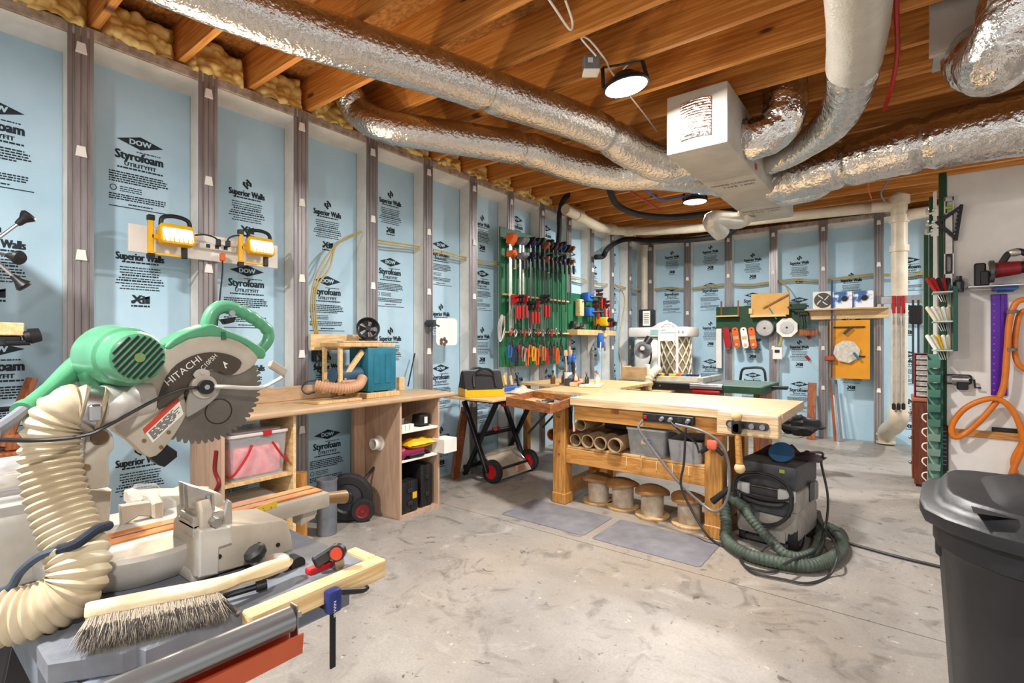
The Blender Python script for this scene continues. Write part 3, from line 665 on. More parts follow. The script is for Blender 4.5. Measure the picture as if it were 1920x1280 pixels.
bb = B(); bb.box(cp, (.03, .028, .05), bev=.006); bb.build('plug', M_orange, tp)
bb = B(); bb.tube(spline([cp - V(0, 0, .02), PX(417, 510, x=-3.33), PX(412, 560, x=-3.35), PX(405, 640, x=-3.37), PX(400, 760, x=-3.36)], 6), .005, n=6); bb.build('cord', M_cord, tp)
cable('cord', 'black cord arching from left work light to the power strip', [PX(362, 441, x=-3.3), PX(385, 440, x=-3.28), PX(405, 447, x=-3.3), PX(413, 462, x=-3.31)], .005, M_cord, 'cord')
cable('cord', 'black cord arching from right work light to the power strip', [PX(424, 460, x=-3.31), PX(430, 446, x=-3.29), PX(448, 441, x=-3.28), PX(470, 443, x=-3.3)], .005, M_cord, 'cord')

# ---- drill press at the left edge
hub = PX(-32, 468, x=-2.72)
t = thing('drill_press', 'drill press at the left edge with black knobbed feed handles', 'drill press', V(hub.x - .3, hub.y - .1, 0), 0)
bx, by = hub.x - .30, hub.y - .12
bb = B(); bb.box((bx + .12, by, hub.z + .12), (.5, .2, .36), bev=.04, seg=3); bb.build('head', M_dsteel, t)
bb = B(); bb.cyl((bx - .12, by, .05), (bx - .12, by, hub.z), .045, n=20); bb.build('column', M_steel, t)
bb = B(); bb.box((bx, by, .03), (.45, .3, .06), bev=.015, seg=2); bb.build('base', M_dsteel, t)
bb = B(); bb.cyl(hub - V(.0, .14, 0), hub + V(0, .02, 0), .03, n=16); bb.build('hub', M_steel, t)
for px, py, dirp in ((45, 411, None), (27, 481, None), (36, 528, None)):
    e = PX(px, py, x=-2.70 + (.1 if py == 481 else 0)); d = (e - hub).normalized()
    bb = B(); bb.cyl(hub, e, .006, n=8); sp = bb.build('feed_handle', M_steel, t)
    T = Matrix.Translation(e) @ d.to_track_quat('Z', 'Y').to_matrix().to_4x4()
    bb = B(); bb.lathe([(.009, -.03), (.012, -.022), (.014, -.005), (.024, .012), (.027, .02), (.022, .028), (.0, .03)], T, n=16); bb.build('knob', M_black, sp)
w0 = PX(0, 614, x=-2.75)
bb = B(); bb.box2((w0.x - .3, w0.y - .28, w0.z - .03), (w0.x + .02, PX(44, 614, x=-2.75).y, w0.z + .02), bev=.003); bb.build('table_board', M_pinex, t)
bb = B(); bb.box2((w0.x - .28, w0.y - .28, w0.z - .07), (w0.x, PX(44, 614, x=-2.75).y - .005, w0.z - .031), bev=.004); bb.build('table', M_dsteel, t)
k0 = PX(44, 632, x=-2.74); k1 = PX(75, 627, x=-2.74)
bb = B(); bb.cyl(k0, k0.lerp(k1, .35), .022, .024, n=14); bb.cyl(k0.lerp(k1, .35), k1, .031, .027, n=14); bb.build('clamp_knob', M_black, t)
bb = B(); bb.cyl(PX(10, 643, x=-2.74), PX(56, 642, x=-2.74), .011, n=10); bb.build('rod', M_black, t)
bb = B(); bb.cyl((w0.x - .15, w0.y - .1, w0.z - .07), (w0.x - .15, w0.y - .1, .9), .035); bb.build('table_post', M_dsteel, t)

# ---- long counter along the wall
ZC = .90; XC = -2.89; YC1 = 2.98
t = thing('counter', 'long laminate counter with rounded wood edge along left wall', 'counter', V(-3.13, 2.1, 0))
bb = B(); bb.box2((-3.37, 1.16, ZC - .035), (XC - .012, YC1, ZC), bev=.003); bb.build('worktop', mk('tan_laminate', '#c9ab84', .4, col2='#b8966c', vs=10), t)
bb = B(); bb.box2((XC - .014, 1.16, ZC - .036), (XC + .012, YC1, ZC + .001), bev=.012, seg=3); bb.build('edge_strip', mk('tan_edge', '#bfa182', .5, col2='#a98a68', vs=6, st=(8, 1, 8)), t)
bb = B(); bb.box2((-3.375, 1.2, ZC), (-3.35, 2.5, ZC + .10), bev=.004); bb.build('backsplash', MATS['tan_edge'], t)
e = PX(753, 712, x=-3.36); bb = B(); bb.box2((-3.372, e.y - .05, ZC), (-3.33, e.y + .01, ZC + .11), bev=.003); bb.build('end_block', M_pinex, t)
# ---- open plywood cabinet holding up the right end
y0, y1, xf = 2.434, 2.835, -2.91
t = thing('open_cabinet', 'open plywood cabinet with two shelves under the counter end', 'cabinet', V((xf - 3.36)/2, (y0 + y1)/2, 0))
TK = .018; ZT = ZC - .04
bb = B(); bb.box2((-3.36, y0, 0), (xf, y0 + TK, ZT), bev=.001); bb.build('side_panel', M_plyz, t)
bb = B(); bb.box2((-3.36, y1 - TK, 0), (xf, y1, ZT), bev=.001); bb.build('side_panel', M_plyz, t)
bb = B(); bb.box2((-3.36, y0 + TK, 0), (-3.348, y1 - TK, ZT)); bb.build('back_panel', M_plyz, t)
bb = B(); bb.box2((-3.345, y0 + TK, 0), (xf, y1 - TK, .022)); bb.build('bottom_panel', M_plyz, t)
for zz_ in (.645, .43):
    bb = B(); bb.box2((-3.345, y0 + TK, zz_ - .016), (xf - .002, y1 - TK, zz_), bev=.001); bb.build('shelf', M_paper, t)
bb = B(); bb.box2((-3.36, y0 - .10, .0), (-3.32, y0 - .004, ZT)); bb.build('rear_upright', M_plyz, t)
# dust port on the cabinet side
c = V(-3.14, y0 - .001, .54); c = PX(712, 830, y=y0)
t = thing('dust_port', 'round white dust port stub sticking out of cabinet side', 'pipe fitting', c - V(0, .05, .06))
T = frame(c, (1, 0, 0), (0, 0, 1))
bb = B(); bb.lathe([(.058, 0), (.058, .008), (.045, .012), (.043, .065), (.036, .065), (.036, .004)], T, n=24, caps=False); bb.build('flange', M_white, t)
# things on the cabinet shelves
xs = xf - .08
t = thing('mug', 'dark grey cup on the top cabinet shelf', 'cup', V(xs - .03, y0 + .075, .645))
bb = B(); bb.lathe([(.0, .0), (.036, .0), (.043, .06), (.046, .085), (.041, .085), (.038, .01), (0, .01)], W[t], n=20, caps=False); bb.build('bowl', M_grey, t)
for i in range(3):
    bb = B(); bb.box(V(xs + .055, y0 + .04 + .042*i, .668), (.035, .036, .044), bev=.002); tag(bb.build('sanding_block', M_paper), ('leftmost', 'middle', 'rightmost')[i] + ' small pale block in front of the grey cup', 'block')
c = V(xs - .02, y1 - .10, .645); t = thing('battery_pack', 'black battery charger block at the right of top cabinet shelf', 'battery', c)
bb = B(); bb.box(c + V(0, 0, .05), (.10, .12, .09), bev=.015, seg=2); bb.build('body', M_black, t); bb = B(); bb.box(c + V(.051, .0, .05), (.002, .03, .05)); bb.build('sticker', M_paper, t); bb = B(); bb.box(c + V(.0, 0, .0), (.09, .10, .006)); bb.build('foot', M_black, t)
bb = B(); rn = random.Random(2)
bb.surf(lambda u, v: (xs - .07 + .16*u, y0 + .09 + .27*v, .525 + .04*math.sin(PI*u)**.5*math.sin(PI*v)**.5 + .012*noise.noise(V(u*4, v*5, 1))), 16, 18)
bb.surf(lambda u, v: (xs - .07 + .16*u, y0 + .09 + .27*v, .520 - .035*math.sin(PI*u)**.5*math.sin(PI*v)**.5), 16, 18)
tag(bb.build('yellow_cloth', M_yellow), 'folded yellow cloth pushed onto the middle cabinet shelf', 'cloth')
bb = B(); bb.surf(lambda u, v: (xs - .12 + .16*u, y0 + .05 + .30*v, .44 + .045*math.sin(PI*u)**.5*math.sin(PI*v)**.5 + .014*noise.noise(V(u*6, v*9, 4))), 16, 18); bb.surf(lambda u, v: (xs - .12 + .16*u, y0 + .05 + .30*v, .432), 4, 4)
tag(bb.build('rag', mk('dark_plaid', '#5a3540', .8, col2='#2a2226', vs=40, st=(1, 4, 1))), 'dark plaid rag beneath the yellow cloth in cabinet', 'cloth')
c = V(xs + .05, y0 + .13, .432); t = thing('nail_gun', 'magenta and black power tool on the middle cabinet shelf', 'power tool', c, R(90))
M_mag = mk('magenta_plastic', '#8c2050', .4)
bb = B(); bb.box(c + V(0, .02, .045), (.06, .2, .05), bev=.018, seg=2); bb.build('body', M_mag, t); bb = B(); bb.ball(c + V(0, -.085, .045), (.035, .04, .045)); bb.build('head', M_mag, t)
bb = B(); bb.beam(c + V(.01, -.03, .016), c + V(.02, .11, .02), .045, .03, bev=.008); bb.build('grip', M_black, t); bb = B(); bb.box(c + V(0, 0, .003), (.05, .16, .006)); bb.build('foot', M_black, t)
c = V(xs + .06, y1 + .015, .452); bb = B(); bb.box(c + V(.03, .03, .035), (.14, .14, .11), bev=.002); tag(bb.build('paper_box', M_paper), 'white carton poking out of the cabinet past its side', 'box')
def toolcase(label, c, d, sticker=False):
    t = thing('tool_case', label, 'case', c)
    bb = B(); bb.box(c + V(-.0, -d[1]*.26, d[2]/2), (d[0], d[1]*.47, d[2]), bev=.018, seg=2); bb.build('shell', M_black, t)
    bb = B(); bb.box(c + V(-.0, d[1]*.26, d[2]/2), (d[0], d[1]*.47, d[2]), bev=.018, seg=2); bb.build('shell', M_black, t)
    bb = B(); bb.box(c + V(0, 0, d[2]/2), (d[0]*.96, d[1]*.1, d[2]*.96), bev=.003); bb.build('seam', M_rubber, t)
    for dz in (.3, .7): bb = B(); bb.box(c + V(d[0]/2 + .002, 0, d[2]*dz), (.012, d[1]*.3, .03), bev=.003); bb.build('latch', M_rubber, t)
    if sticker: bb = B(); bb.box(c + V(d[0]/2 + .001, d[1]*.26, d[2]*.52), (.003, d[1]*.24, d[2]*.2)); bb.build('sticker', M_yellow, t)
toolcase('small black tool case with yellow sticker at cabinet bottom', V(xf - .14, y0 + .115, .022), (.24, .17, .24), True)
toolcase('taller black tool case standing at the right of cabinet bottom', V(xf - .16, y1 - .105, .022), (.26, .13, .33))

# ---- shelf unit holding up the left part, with totes
y0, y1, xf2 = 1.225, 1.635, -2.93
t = thing('shelf_frame', 'narrow pine shelf unit below counter holding clear totes', 'shelf unit', V((xf2 - 3.35)/2, (y0 + y1)/2, 0))
for yy in (y0, y1):
    bb = B(); bb.box2((-3.35, yy - .009, 0), (xf2, yy + .009, ZT), bev=.001); bb.build('side_panel', M_plyz if yy == y0 else M_pinex, t)
for zz_ in (.52, .17): bb = B(); bb.box2((-3.345, y0 + .01, zz_ - .018), (xf2 - .004, y1 - .01, zz_)); bb.build('shelf', M_ply, t)
M_clear = mk('cloudy_clear_plastic', '#eef1f3', .25, var=0, alpha=.16)
M_redstuff = mk('red_contents', '#cf2f45', .6, col2='#e08a8c', vs=14)
def tote(label, c, d, handle=False, lid=M_white, body=None, contents=None, rz=0., name='tote'):
    t = thing(name, label, 'bin', c, rz); T = W[t]
    o = rrect(d[0]*.9, d[1]*.9, .025); i = rrect(d[0]*.9 - .006, d[1]*.9 - .006, .023); o2 = rrect(d[0], d[1], .025); i2 = rrect(d[0] - .006, d[1] - .006, .023); n = len(o); h = d[2]
    bb = B(); bb.add([(x, y, 0) for x, y in o] + [(x, y, h) for x, y in o2] + [(x, y, h) for x, y in i2] + [(x, y, .004) for x, y in i],
        [(k, (k+1) % n, n+(k+1) % n, n+k) for k in range(n)] + [(n+k, n+(k+1) % n, 2*n+(k+1) % n, 2*n+k) for k in range(n)] + [(2*n+k, 2*n+(k+1) % n, 3*n+(k+1) % n, 3*n+k) for k in range(n)] + [tuple(range(n))[::-1], tuple(range(3*n, 4*n))], T)
    bb.build('body', body or M_clear, t)
    if contents:
        bb = B(); bb.box(V(0, 0, h*.36 + .008), (d[0]*.84, d[1]*.84, h*.7), T, bev=.03, seg=2); bb.build('contents', contents, t)
    if lid:
        bb = B(); bb.prism(rrect(d[0] + .014, d[1] + .014, .03), .02, T @ Matrix.Translation((0, 0, h + .006)), bev=.005); bb.prism(rrect(d[0] - .05, d[1] - .05, .03), .01, T @ Matrix.Translation((0, 0, h + .019)), bev=.003); bb.build('lid', lid, t)
    return t
c = V(-3.10, 1.43, .52)
t = tote('clear plastic tote of red things with red carrying handle', c, (.32, .34, .25), contents=M_redstuff, lid=mk('frosted_lid', '#e8dedd', .35, tr=.3, var=0))
bb = B(); bb.tube(spline([c + V(.166, -.05, .20), c + V(.172, -.08, .14), c + V(.172, -.15, .05), c + V(.14, -.168, .045)], 5), .007, n=8); bb.build('handle', M_red, t)
bb = B(); bb.tube(spline([c + V(.166, .07, .20), c + V(.172, .12, .12), c + V(.168, .165, .07)], 5), .007, n=8); bb.build('handle', M_red, t)
bb = B(); bb.box(c + V(.165, .04, .258), (.012, .05, .03), bev=.003); bb.build('latch', M_red, t)
tote('cloudy white lidded bin below the red handled tote', V(-3.10, 1.42, .17), (.3, .30, .20), contents=mk('grey_contents', '#a9a7a2', .7), lid=M_white)
cable('jumper_cable', 'red and black cable bundle hanging left of the clear totes', [PX(405, 845, y=1.205), PX(402, 880, y=1.203), PX(410, 905, y=1.203), PX(402, 925, y=1.203), PX(398, 950, y=1.204)], .010, mk('maroon_cord', '#8a1c22', .4), 'cable')
# ---- things on the floor below the counter
c = PX(563, 1018, z=0); t = thing('wood_pedestal', 'round pine pedestal post on a disc foot', 'post', c)
bb = B(); bb.lathe([(0, 0), (.075, 0), (.078, .01), (.075, .02), (0, .02)], W[t], n=28); bb.build('foot', M_ply, t)
bb = B(); bb.cyl(c + V(0, 0, .02), c + V(0, 0, .46), .043, n=24); bb.build('post', M_benchz, t)
c = PX(613, 1000, z=0); t = thing('waste_cylinder', 'grey metal cylinder bin standing on the floor', 'bin', c)
bb = B(); bb.lathe([(.0, 0), (.062, 0), (.066, .01), (.066, .36), (.069, .365), (.069, .375), (.064, .375), (.062, .3), (0, .3)], W[t], n=28, caps=False); bb.build('drum', M_grey, t)
c = PX(648, 972, z=0); c.x = max(c.x, -3.2)
t = thing('hand_dolly', 'wheeled dolly with large black tyre under the counter', 'dolly', c, R(15))
def wheel(b_t, b_h, c, axis, r, w, hub=M_red, parent=None, tread=True):
    T = Matrix.Translation(c) @ Vector(axis).to_track_quat('Z', 'Y').to_matrix().to_4x4()
    bb = B(); bb.lathe([(r*.62, -w/2), (r*.9, -w/2), (r*.98, -w*.36), (r, -w*.2), (r*.975, -w*.12), (r, -w*.04), (r, w*.04), (r*.975, w*.12), (r, w*.2), (r*.98, w*.36), (r*.9, w/2), (r*.62, w/2)], T, n=30, caps=False); a = bb.build(b_t, M_rubber, parent)
    bb = B(); bb.lathe([(.0, -w*.42), (r*.2, -w*.46), (r*.24, -w*.3), (r*.55, -w*.3), (r*.63, -w*.44), (r*.63, w*.44), (r*.55, w*.3), (r*.24, w*.3), (r*.2, w*.46), (0, w*.42)], T, n=30, caps=False); bb.build(b_h, hub, parent); return a
wheel('tyre', 'hub', c + V(.0, -.02, .175), (.75, -.66, 0), .175, .075, M_dsteel, t)
c2 = PX(680, 977, z=0); wheel('small_tyre', 'small_hub', c2 + V(0, 0, .085), (.8, -.6, 0), .085, .065, mk('dark_red_hub', '#7a1f1c', .5), t)
bb = B(); bb.tube([c + V(0, 0, .175), c2 + V(-.03, .03, .085)], .012); bb.tube([c + V(0, 0, .175), c + V(-.02, .3, .4)], .012); bb.build('frame', M_dsteel, t)

# ---- sander and hose on the counter
xt = -3.05; ya = PX(690, 700, x=xt).y; yb = PX(743, 700, x=xt).y
t = thing('bench_sander', 'teal boxed bench sander with plywood top and dust hose', 'sander', V(-3.15, (ya + yb)/2 - .1, ZC))
bb = B(); bb.box2((-3.29, ya - .03, ZC), (-3.02, yb + .01, ZC + .038), bev=.004); bb.build('base_board', M_ply, t)
bb = B(); bb.box2((-3.28, ya, ZC + .045), (xt, yb, 1.265), bev=.01, seg=2); hs = bb.build('housing', M_teal, t)
for i in range(2): bb = B(); bb.box((xt + .002, ya + .075 + .105*i, 1.11), (.008, .05, .22), bev=.004); bb.build('panel_rib', M_teal, t)
for dy in (.04, .20): bb = B(); bb.box((xt - .03, ya + dy, ZC + .042), (.05, .03, .02), bev=.004); bb.build('foot', M_teal, t)
pa = PX(634, 650, x=xt - .02)
bb = B(); bb.box2((-3.30, pa.y, 1.272), (xt + .005, yb - .01, 1.30), bev=.004); bb.box2((-3.24, pa.y + .1, 1.302), (-3.16, yb - .04, 1.315), bev=.003); bb.build('plywood_top', M_ply, t)
for xx in (-3.27, -3.08): bb = B(); bb.box2((xx - .012, pa.y + .01, ZC + .04), (xx + .012, pa.y + .035, 1.272)); bb.build('post', M_pinex, t)
m0 = PX(655, 705, x=-3.12); bb = B(); bb.cyl(V(-3.14, pa.y + .0, m0.z + .01), V(-3.14, ya - .002, m0.z + .01), .055, n=20); bb.build('motor', mk('slate_blue_motor', '#35556e', .5), t)
bb = B(); bb.beam((-3.1, pa.y + .06, 1.05), (-3.1, ya - .01, 1.24), .02, .035); bb.build('brace', M_pinex, t)
bb = B(); bb.box2((-3.25, pa.y + .02, 1.02), (-3.05, ya - .004, 1.04), bev=.004); bb.build('sanding_table', mk('pink_paper', '#c99a86', .8), t)
P_ = resample(spline([PX(592, 722, x=-3.08), PX(620, 726, x=-3.02), PX(650, 728, x=-3.0), PX(672, 722, x=-3.02), PX(680, 708, x=-3.06)], 10), .006)
bb = B(); bb.tube(P_, lambda i, k, a: .034 + .004 * math.sin(i * 2.1), n=18); bb.build('dust_hose', mk('tan_hose', '#c79a78', .5), t)
bb = B(); bb.box2((-3.16, PX(585, 735, x=-3.05).y, ZC), (-2.98, PX(668, 735, x=-3.05).y, ZC + .018), bev=.003); bb.build('board', M_ply, t)
bb = B(); bb.tube(spline([PX(596, 712, x=-3.1), PX(575, 716, x=-3.08), PX(566, 728, x=-3.08), PX(575, 738, x=-3.06), PX(590, 735, x=-3.08)], 6), .006, n=6); bb.build('cord', M_cord, t)
c = PX(690, 636, x=-3.22); c.z = 1.316; t = thing('desk_fan', 'small black fan tilted back on the sander top', 'fan', c, R(60))
T = W[t] @ Matrix.Translation((0, 0, .09)) @ Matrix.Rotation(R(70), 4, 'X') @ Matrix.Rotation(R(12), 4, 'Z')
bb = B(); bb.box(c + V(0, 0, .008), (.1, .1, .016), bev=.005); bb.build('base', M_black, t)
bb = B(); bb.lathe([(.07, -.025), (.085, -.02), (.088, .02), (.078, .025), (.074, .02), (.07, -.02)], T, n=28, caps=False); bb.build('ring', M_black, t)
bb = B(); bb.cyl(T @ V(0, 0, -.02), T @ V(0, 0, .015), .02); bb.build('hub', M_black, t)
for k in range(5):
    a = 2*PI*k/5; bb = B(); bb.add([T @ V(.018*math.cos(a), .018*math.sin(a), .008), T @ V(.018*math.cos(a+.5), .018*math.sin(a+.5), -.008), T @ V(.07*math.cos(a+.8), .07*math.sin(a+.8), -.012), T @ V(.07*math.cos(a), .07*math.sin(a), .01)], [(0, 1, 2, 3)]); bb.build('blade', M_black, t)
for k in range(8):
    a = 2*PI*k/8; bb = B(); bb.cyl(T @ V(.02*math.cos(a), .02*math.sin(a), .02), T @ V(.077*math.cos(a), .077*math.sin(a), .02), .002, n=5); bb.build('grille_bar', M_black, t)
p = PX(582, 626, x=-3.34); q = PX(676, 648, x=-3.34)
bb = B(); bb.box2((-3.36, p.y, q.z - .03), (-3.335, q.y, p.z + .0), bev=.002); tag(bb.build('wall_batten', M_piney), 'pine batten fixed to the studs behind the sander', 'board')
c = PX(598, 665, x=-3.47); t = thing('outlet_box', 'grey steel outlet box with knotted yellow cables on left wall', 'outlet', c)
bb = B(); bb.box(c, (.05, .10, .10), bev=.006); bb.build('box', M_dsteel, t); bb = B(); bb.box(c + V(.027, 0, 0), (.004, .07, .11), bev=.002); bb.build('plate', M_grey, t)
for i in range(4): bb = B(); bb.tube(spline([c + V(.02, -.02 + .012*i, .05), c + V(.05, -.04 + .03*i, .0), c + V(.045, .03 - .03*i, -.07), c + V(.03, .02*i, -.2)], 5), .005, n=5); bb.build('wire', M_cord, t)
# white sheet on a stud clip, leaning rod and plank
c = PX(838, 622, x=-3.3); t = thing('paper_towel_sheet', 'white rounded plastic sheet clipped to a stud beside the bag', 'sheet', c - V(0, 0, .1), R(90))
bb = B(); bb.prism(rrect(.27, .25, .04), .006, frame(c + V(0, -.0, 0), (0, 1, 0), (0, 0, 1)), bev=.002); bb.build('sheet', M_white, t)
k = PX(806, 606, x=-3.33); bb = B(); bb.cyl(k - V(.03, 0, 0), k + V(.05, 0, 0), .03, n=18); bb.cyl(k + V(.05, 0, 0), k + V(.055, 0, 0), .018, n=14); bb.build('clip_knob', M_dsteel, t)
bb = B(); bb.cyl(k + V(.02, 0, 0), c + V(0, -.1, .05), .01); bb.build('arm', M_dsteel, t)
bb = B()
for a in range(5): bb.ball(PX(832 + 5*math.cos(a*1.26), 640 + 5*math.sin(a*1.26), x=-3.29), (.004, .018, .018), 8, 5)
bb.build('cutout_flower', mk('brown_print', '#5c4a3d', .7), t)
cable('metal_rod', 'thin black rod leaning against the foam behind the counter', [PX(778, 662, x=-3.45), PX(765, 724, x=-3.38)], .006, M_black, 'rod')
c0 = PX(853, 884, x=-3.38); c1 = PX(872, 764, x=-3.42)
t = thing('leaning_plank', 'brown wooden plank with a row of holes leaning at left wall', 'plank', V(c0.x, c0.y, 0))
bb = B(); bb.beam(V(c0.x, c0.y, .0), c1, .10, .02, up=(1, 0, 0), bev=.002); bb.build('plank', M_brownwood, t)
for i in range(6):
    q = V(c0.x, c0.y, 0).lerp(c1, .32 + .085*i) + V(.012, .0, 0); bb = B(); bb.cyl(q, q + V(.002, 0, 0), .009, n=10); bb.build('peg_hole', M_steel, t)
# low bench with clutter behind the saw at the far left
ZL = .84
t = thing('low_side_bench', 'dark stained low bench behind the miter saw at the left', 'bench', V(-3.15, .48, 0))
bb = B(); bb.box2((-3.36, .345, ZL - .04), (-2.98, .64, ZL), bev=.004); bb.build('top', M_brownwood, t)
for yy in (.38, .60):
    bb = B(); bb.box2((-3.34, yy - .03, 0), (-3.0, yy + .03, ZL - .04), bev=.003); bb.build('end_panel', M_brownwood, t)
c = V(-3.2, .47, ZL); t = thing('pipe_vise', 'dark steel bracket tool on low bench behind the saw', 'tool', c)
bb = B(); bb.box(c + V(0, .06, .16), (.05, .16, .04), bev=.008); bb.cyl(c + V(0, -.12, .165), c + V(0, .0, .165), .012, n=10); bb.build('jaw', M_dsteel, t); bb = B(); bb.box2(c + V(-.03, .03, 0), c + V(.03, .09, .145)); bb.build('stand', M_dsteel, t)
a = V(-3.03, .385, ZL + .02); b2 = PX(60, 710, x=-3.1); cable('wooden_handle', 'dark wooden tool handle leaning up from the low bench', [a, a.lerp(b2, .5), b2], .022, M_brownwood, 'handle')
c = V(-3.05, .53, ZL); t = thing('red_tool', 'small red tool partly hidden behind the green motor', 'tool', c)
bb = B(); bb.box2(c + V(-.06, -.02, 0), c + V(.05, .08, .10), bev=.012, seg=2); bb.build('body', M_red, t); bb = B(); bb.box2(c + V(-.06, -.14, 0), c + V(.04, -.03, .07), bev=.008); bb.build('wood_block', M_brownwood, t)
# ================================================================ CENTRE OF THE ROOM
# ---- folding work table on wheels
ZF = .82
t = thing('folding_table', 'black folding work table with plywood top and red wheels', 'table', V(-3.05, 3.75, 0))
bb = B(); bb.box2((-3.28, 3.24, ZF - .02), (-2.70, 4.15, ZF), bev=.003); bb.build('top', M_ply, t)
M_bsteel = mk('black_powder_coat', '#202124', .4, .3, var=.15)
for yy in (3.56, 4.14):
    bb = B(); bb.beam((-3.34 + .02, yy, .74), (-3.03, yy, .10), .035, .05, up=(0, 1, 0), bev=.006); bb.build('leg', M_bsteel, t)
    bb = B(); bb.beam((-2.94, yy + .035, .76), (-3.34, yy + .035, .03), .035, .05, up=(0, 1, 0), bev=.006); bb.build('leg', M_bsteel, t)
    bb = B(); bb.beam((-3.30, yy, .77), (-2.80, yy, .77), .035, .055, bev=.005); bb.build('top_rail', M_bsteel, t)
bb = B(); bb.beam((-3.19, 3.56, .42), (-3.19, 4.14, .42), .06, .045, bev=.006); bb.build('cross_rail', M_bsteel, t)
bb = B(); bb.beam((-3.34, 3.58, .10), (-3.34, 4.16, .10), .03, .04, bev=.004); bb.build('cross_rail', M_bsteel, t)
for yy in (3.56, 3.86):
    bb = B(); bb.box((-2.83, yy, .745), (.05, .05, .035), bev=.008); bb.build('release_clip', M_red, t)
c = V(-3.15, 3.83, .46); bb = B(); bb.box(c, (.05, .08, .04), bev=.01); bb.cyl(c + V(.02, -.03, 0), c + V(.05, -.07, .01), .02, n=12); bb.build('latch', M_red, t)
for yy in (3.60, 4.18): wheel('tyre', 'wheel_hub', V(-3.0, yy, .108), (0, 1, 0), .108, .06, M_red, t)
bb = B(); bb.beam((-3.0, 3.63, .108), (-3.0, 4.15, .108), .02, .02); bb.build('axle', M_dsteel, t)
bb = B(); bb.add([(-2.95, 3.64, .045), (-2.95, 4.14, .045), (-3.12, 4.14, .23), (-3.12, 3.64, .23), (-2.945, 3.64, .03), (-2.945, 4.14, .03), (-3.13, 4.14, .22), (-3.13, 3.64, .22)], [(0, 1, 2, 3), (4, 7, 6, 5), (0, 4, 5, 1), (2, 6, 7, 3), (0, 3, 7, 4), (1, 5, 6, 2)]); bb.build('foot_plate', mk('dusty_panel', '#b5a896', .8, bump=.1), t)
bb = B(); bb.box((-3.14, 3.88, .235), (.06, .56, .02), bev=.003); bb.build('step_bar', mk('dusty_bar', '#c0b6a8', .7), t)
bb = B(); bb.box((-2.965, 3.98, .075), (.03, .13, .06), bev=.008); bb.build('pad', mk('salmon_pad', '#cf9678', .7), t)
for dy in (0, .05): bb = B(); bb.tube(spline([V(-3.1, 4.02 + dy, .24), V(-3.06, 4.06 + dy, .18), V(-3.0, 4.12, .12)], 5), .007, n=6); bb.build('wire', M_steel, t)
# tool bag
c = V(-3.02, 3.46, ZF); t = thing('tool_bag', 'black and yellow canvas tool bag on folding table', 'bag', c, R(58))
T = W[t]
sec = [(-.12, 0), (.12, 0), (.125, .08), (.055, .2), (.035, .225), (-.035, .225), (-.055, .2), (-.125, .08)]
Tb = T @ frame((0, 0, 0), (0, 1, 0), (0, 0, 1))
bb = B(); bb.prism(sec, .36, Tb, bev=.015, seg=2); bb.build('body', mk('black_canvas', '#2c2a2a', .85, bump=.2, bs=120), t)
bb = B(); bb.prism([(-.124, .002), (.126, .002), (.127, .075), (-.124, .075)], .364, Tb, bev=.004); bb.build('yellow_base', M_yellow, t)
for s in (-1, 1):
    bb = B(); pts = spline([T @ V(-.10, s*.13, .09), T @ V(-.09, s*.09, .19), T @ V(-.04, s*.11, .24), T @ V(.04, s*.12, .24), T @ V(.09, s*.09, .19), T @ V(.10, s*.13, .09)], 5); bb.tube(pts, .011, n=6); bb.build('handle', M_black, t)
bb = B(); bb.tube([T @ V(-.17, 0, .228), T @ V(.17, 0, .228)], .008, n=6); bb.build('zip', M_grey, t)
# small things on the folding table
c = V(-2.86, 3.86, ZF); bb = B(); bb.surf(lambda u, v: (c.x - .09 + .18*u, c.y - .14 + .3*v, ZF + .01 + .05*math.sin(PI*u)*math.sin(PI*v)*(1 + .9*noise.noise(V(u*5, v*6, 2)))), 16, 18); bb.surf(lambda u, v: (c.x - .09 + .18*u, c.y - .14 + .3*v, ZF + .002), 2, 2)
tag(bb.build('crumpled_rag', mk('pale_rag', '#c9bfae', .85)), 'crumpled pale rag on the folding table beside the bag', 'cloth')
c = V(-3.12, 3.95, ZF); bb = B(); bb.box(c + V(0, 0, .02), (.12, .28, .04), bev=.004); tag(bb.build('shallow_tray', M_blue), 'shallow blue tray behind the tool bag', 'tray')

# ---- wooden tray on brackets at the bench end
C0 = V(-2.0, 3.06, 0); e1 = V(-.955, .295, 0); e2 = V(-.225, .974, 0)
t = thing('tool_tray', 'shallow wooden tray of small parts beside the workbench', 'tray', C0 + e1*.28 + e2*.27)
zt0, zt1 = .79, .86
def edge(p, q, nm, th=.018, z0=zt0, z1=zt1, m=None): bb = B(); bb.beam(p + V(0, 0, (z0 + z1)/2), q + V(0, 0, (z0 + z1)/2), th, z1 - z0, bev=.002); bb.build(nm, m or M_brownwood, t)
A, Bq, Cq, Dq = C0, C0 + e1*.56, C0 + e1*.56 + e2*.55, C0 + e2*.55
M_traywood = wood('tray_wood', '#7d4a22', '#a3683a', st=(2, 2, 12), vs=3)
for p, q in ((A, Bq), (Bq, Cq), (Cq, Dq), (Dq, A)): edge(p, q, 'side_board', m=M_traywood)
bb = B(); bb.add([p + V(0, 0, z) for z in (zt0 + .001, zt0 + .013) for p in (A, Bq, Cq, Dq)], [(0, 1, 2, 3), (7, 6, 5, 4), (0, 4, 5, 1), (1, 5, 6, 2), (2, 6, 7, 3), (3, 7, 4, 0)]); bb.build('floor_board', M_ply, t)
for k in (.2, .85):
    p = A.lerp(Bq, .15) + e2*.5*k; bb = B(); bb.tube([p + V(0, 0, zt0 - .002), p + e2*.0 + V(-.25, .08, .58)], .009, n=6); bb.build('bracket', M_bsteel, t)
p = A + e2*.5; bb = B(); bb.beam(p + V(-.02, 0, .60), p + V(-.02, 0, zt0), .03, .012); bb.build('bracket', M_bsteel, t)
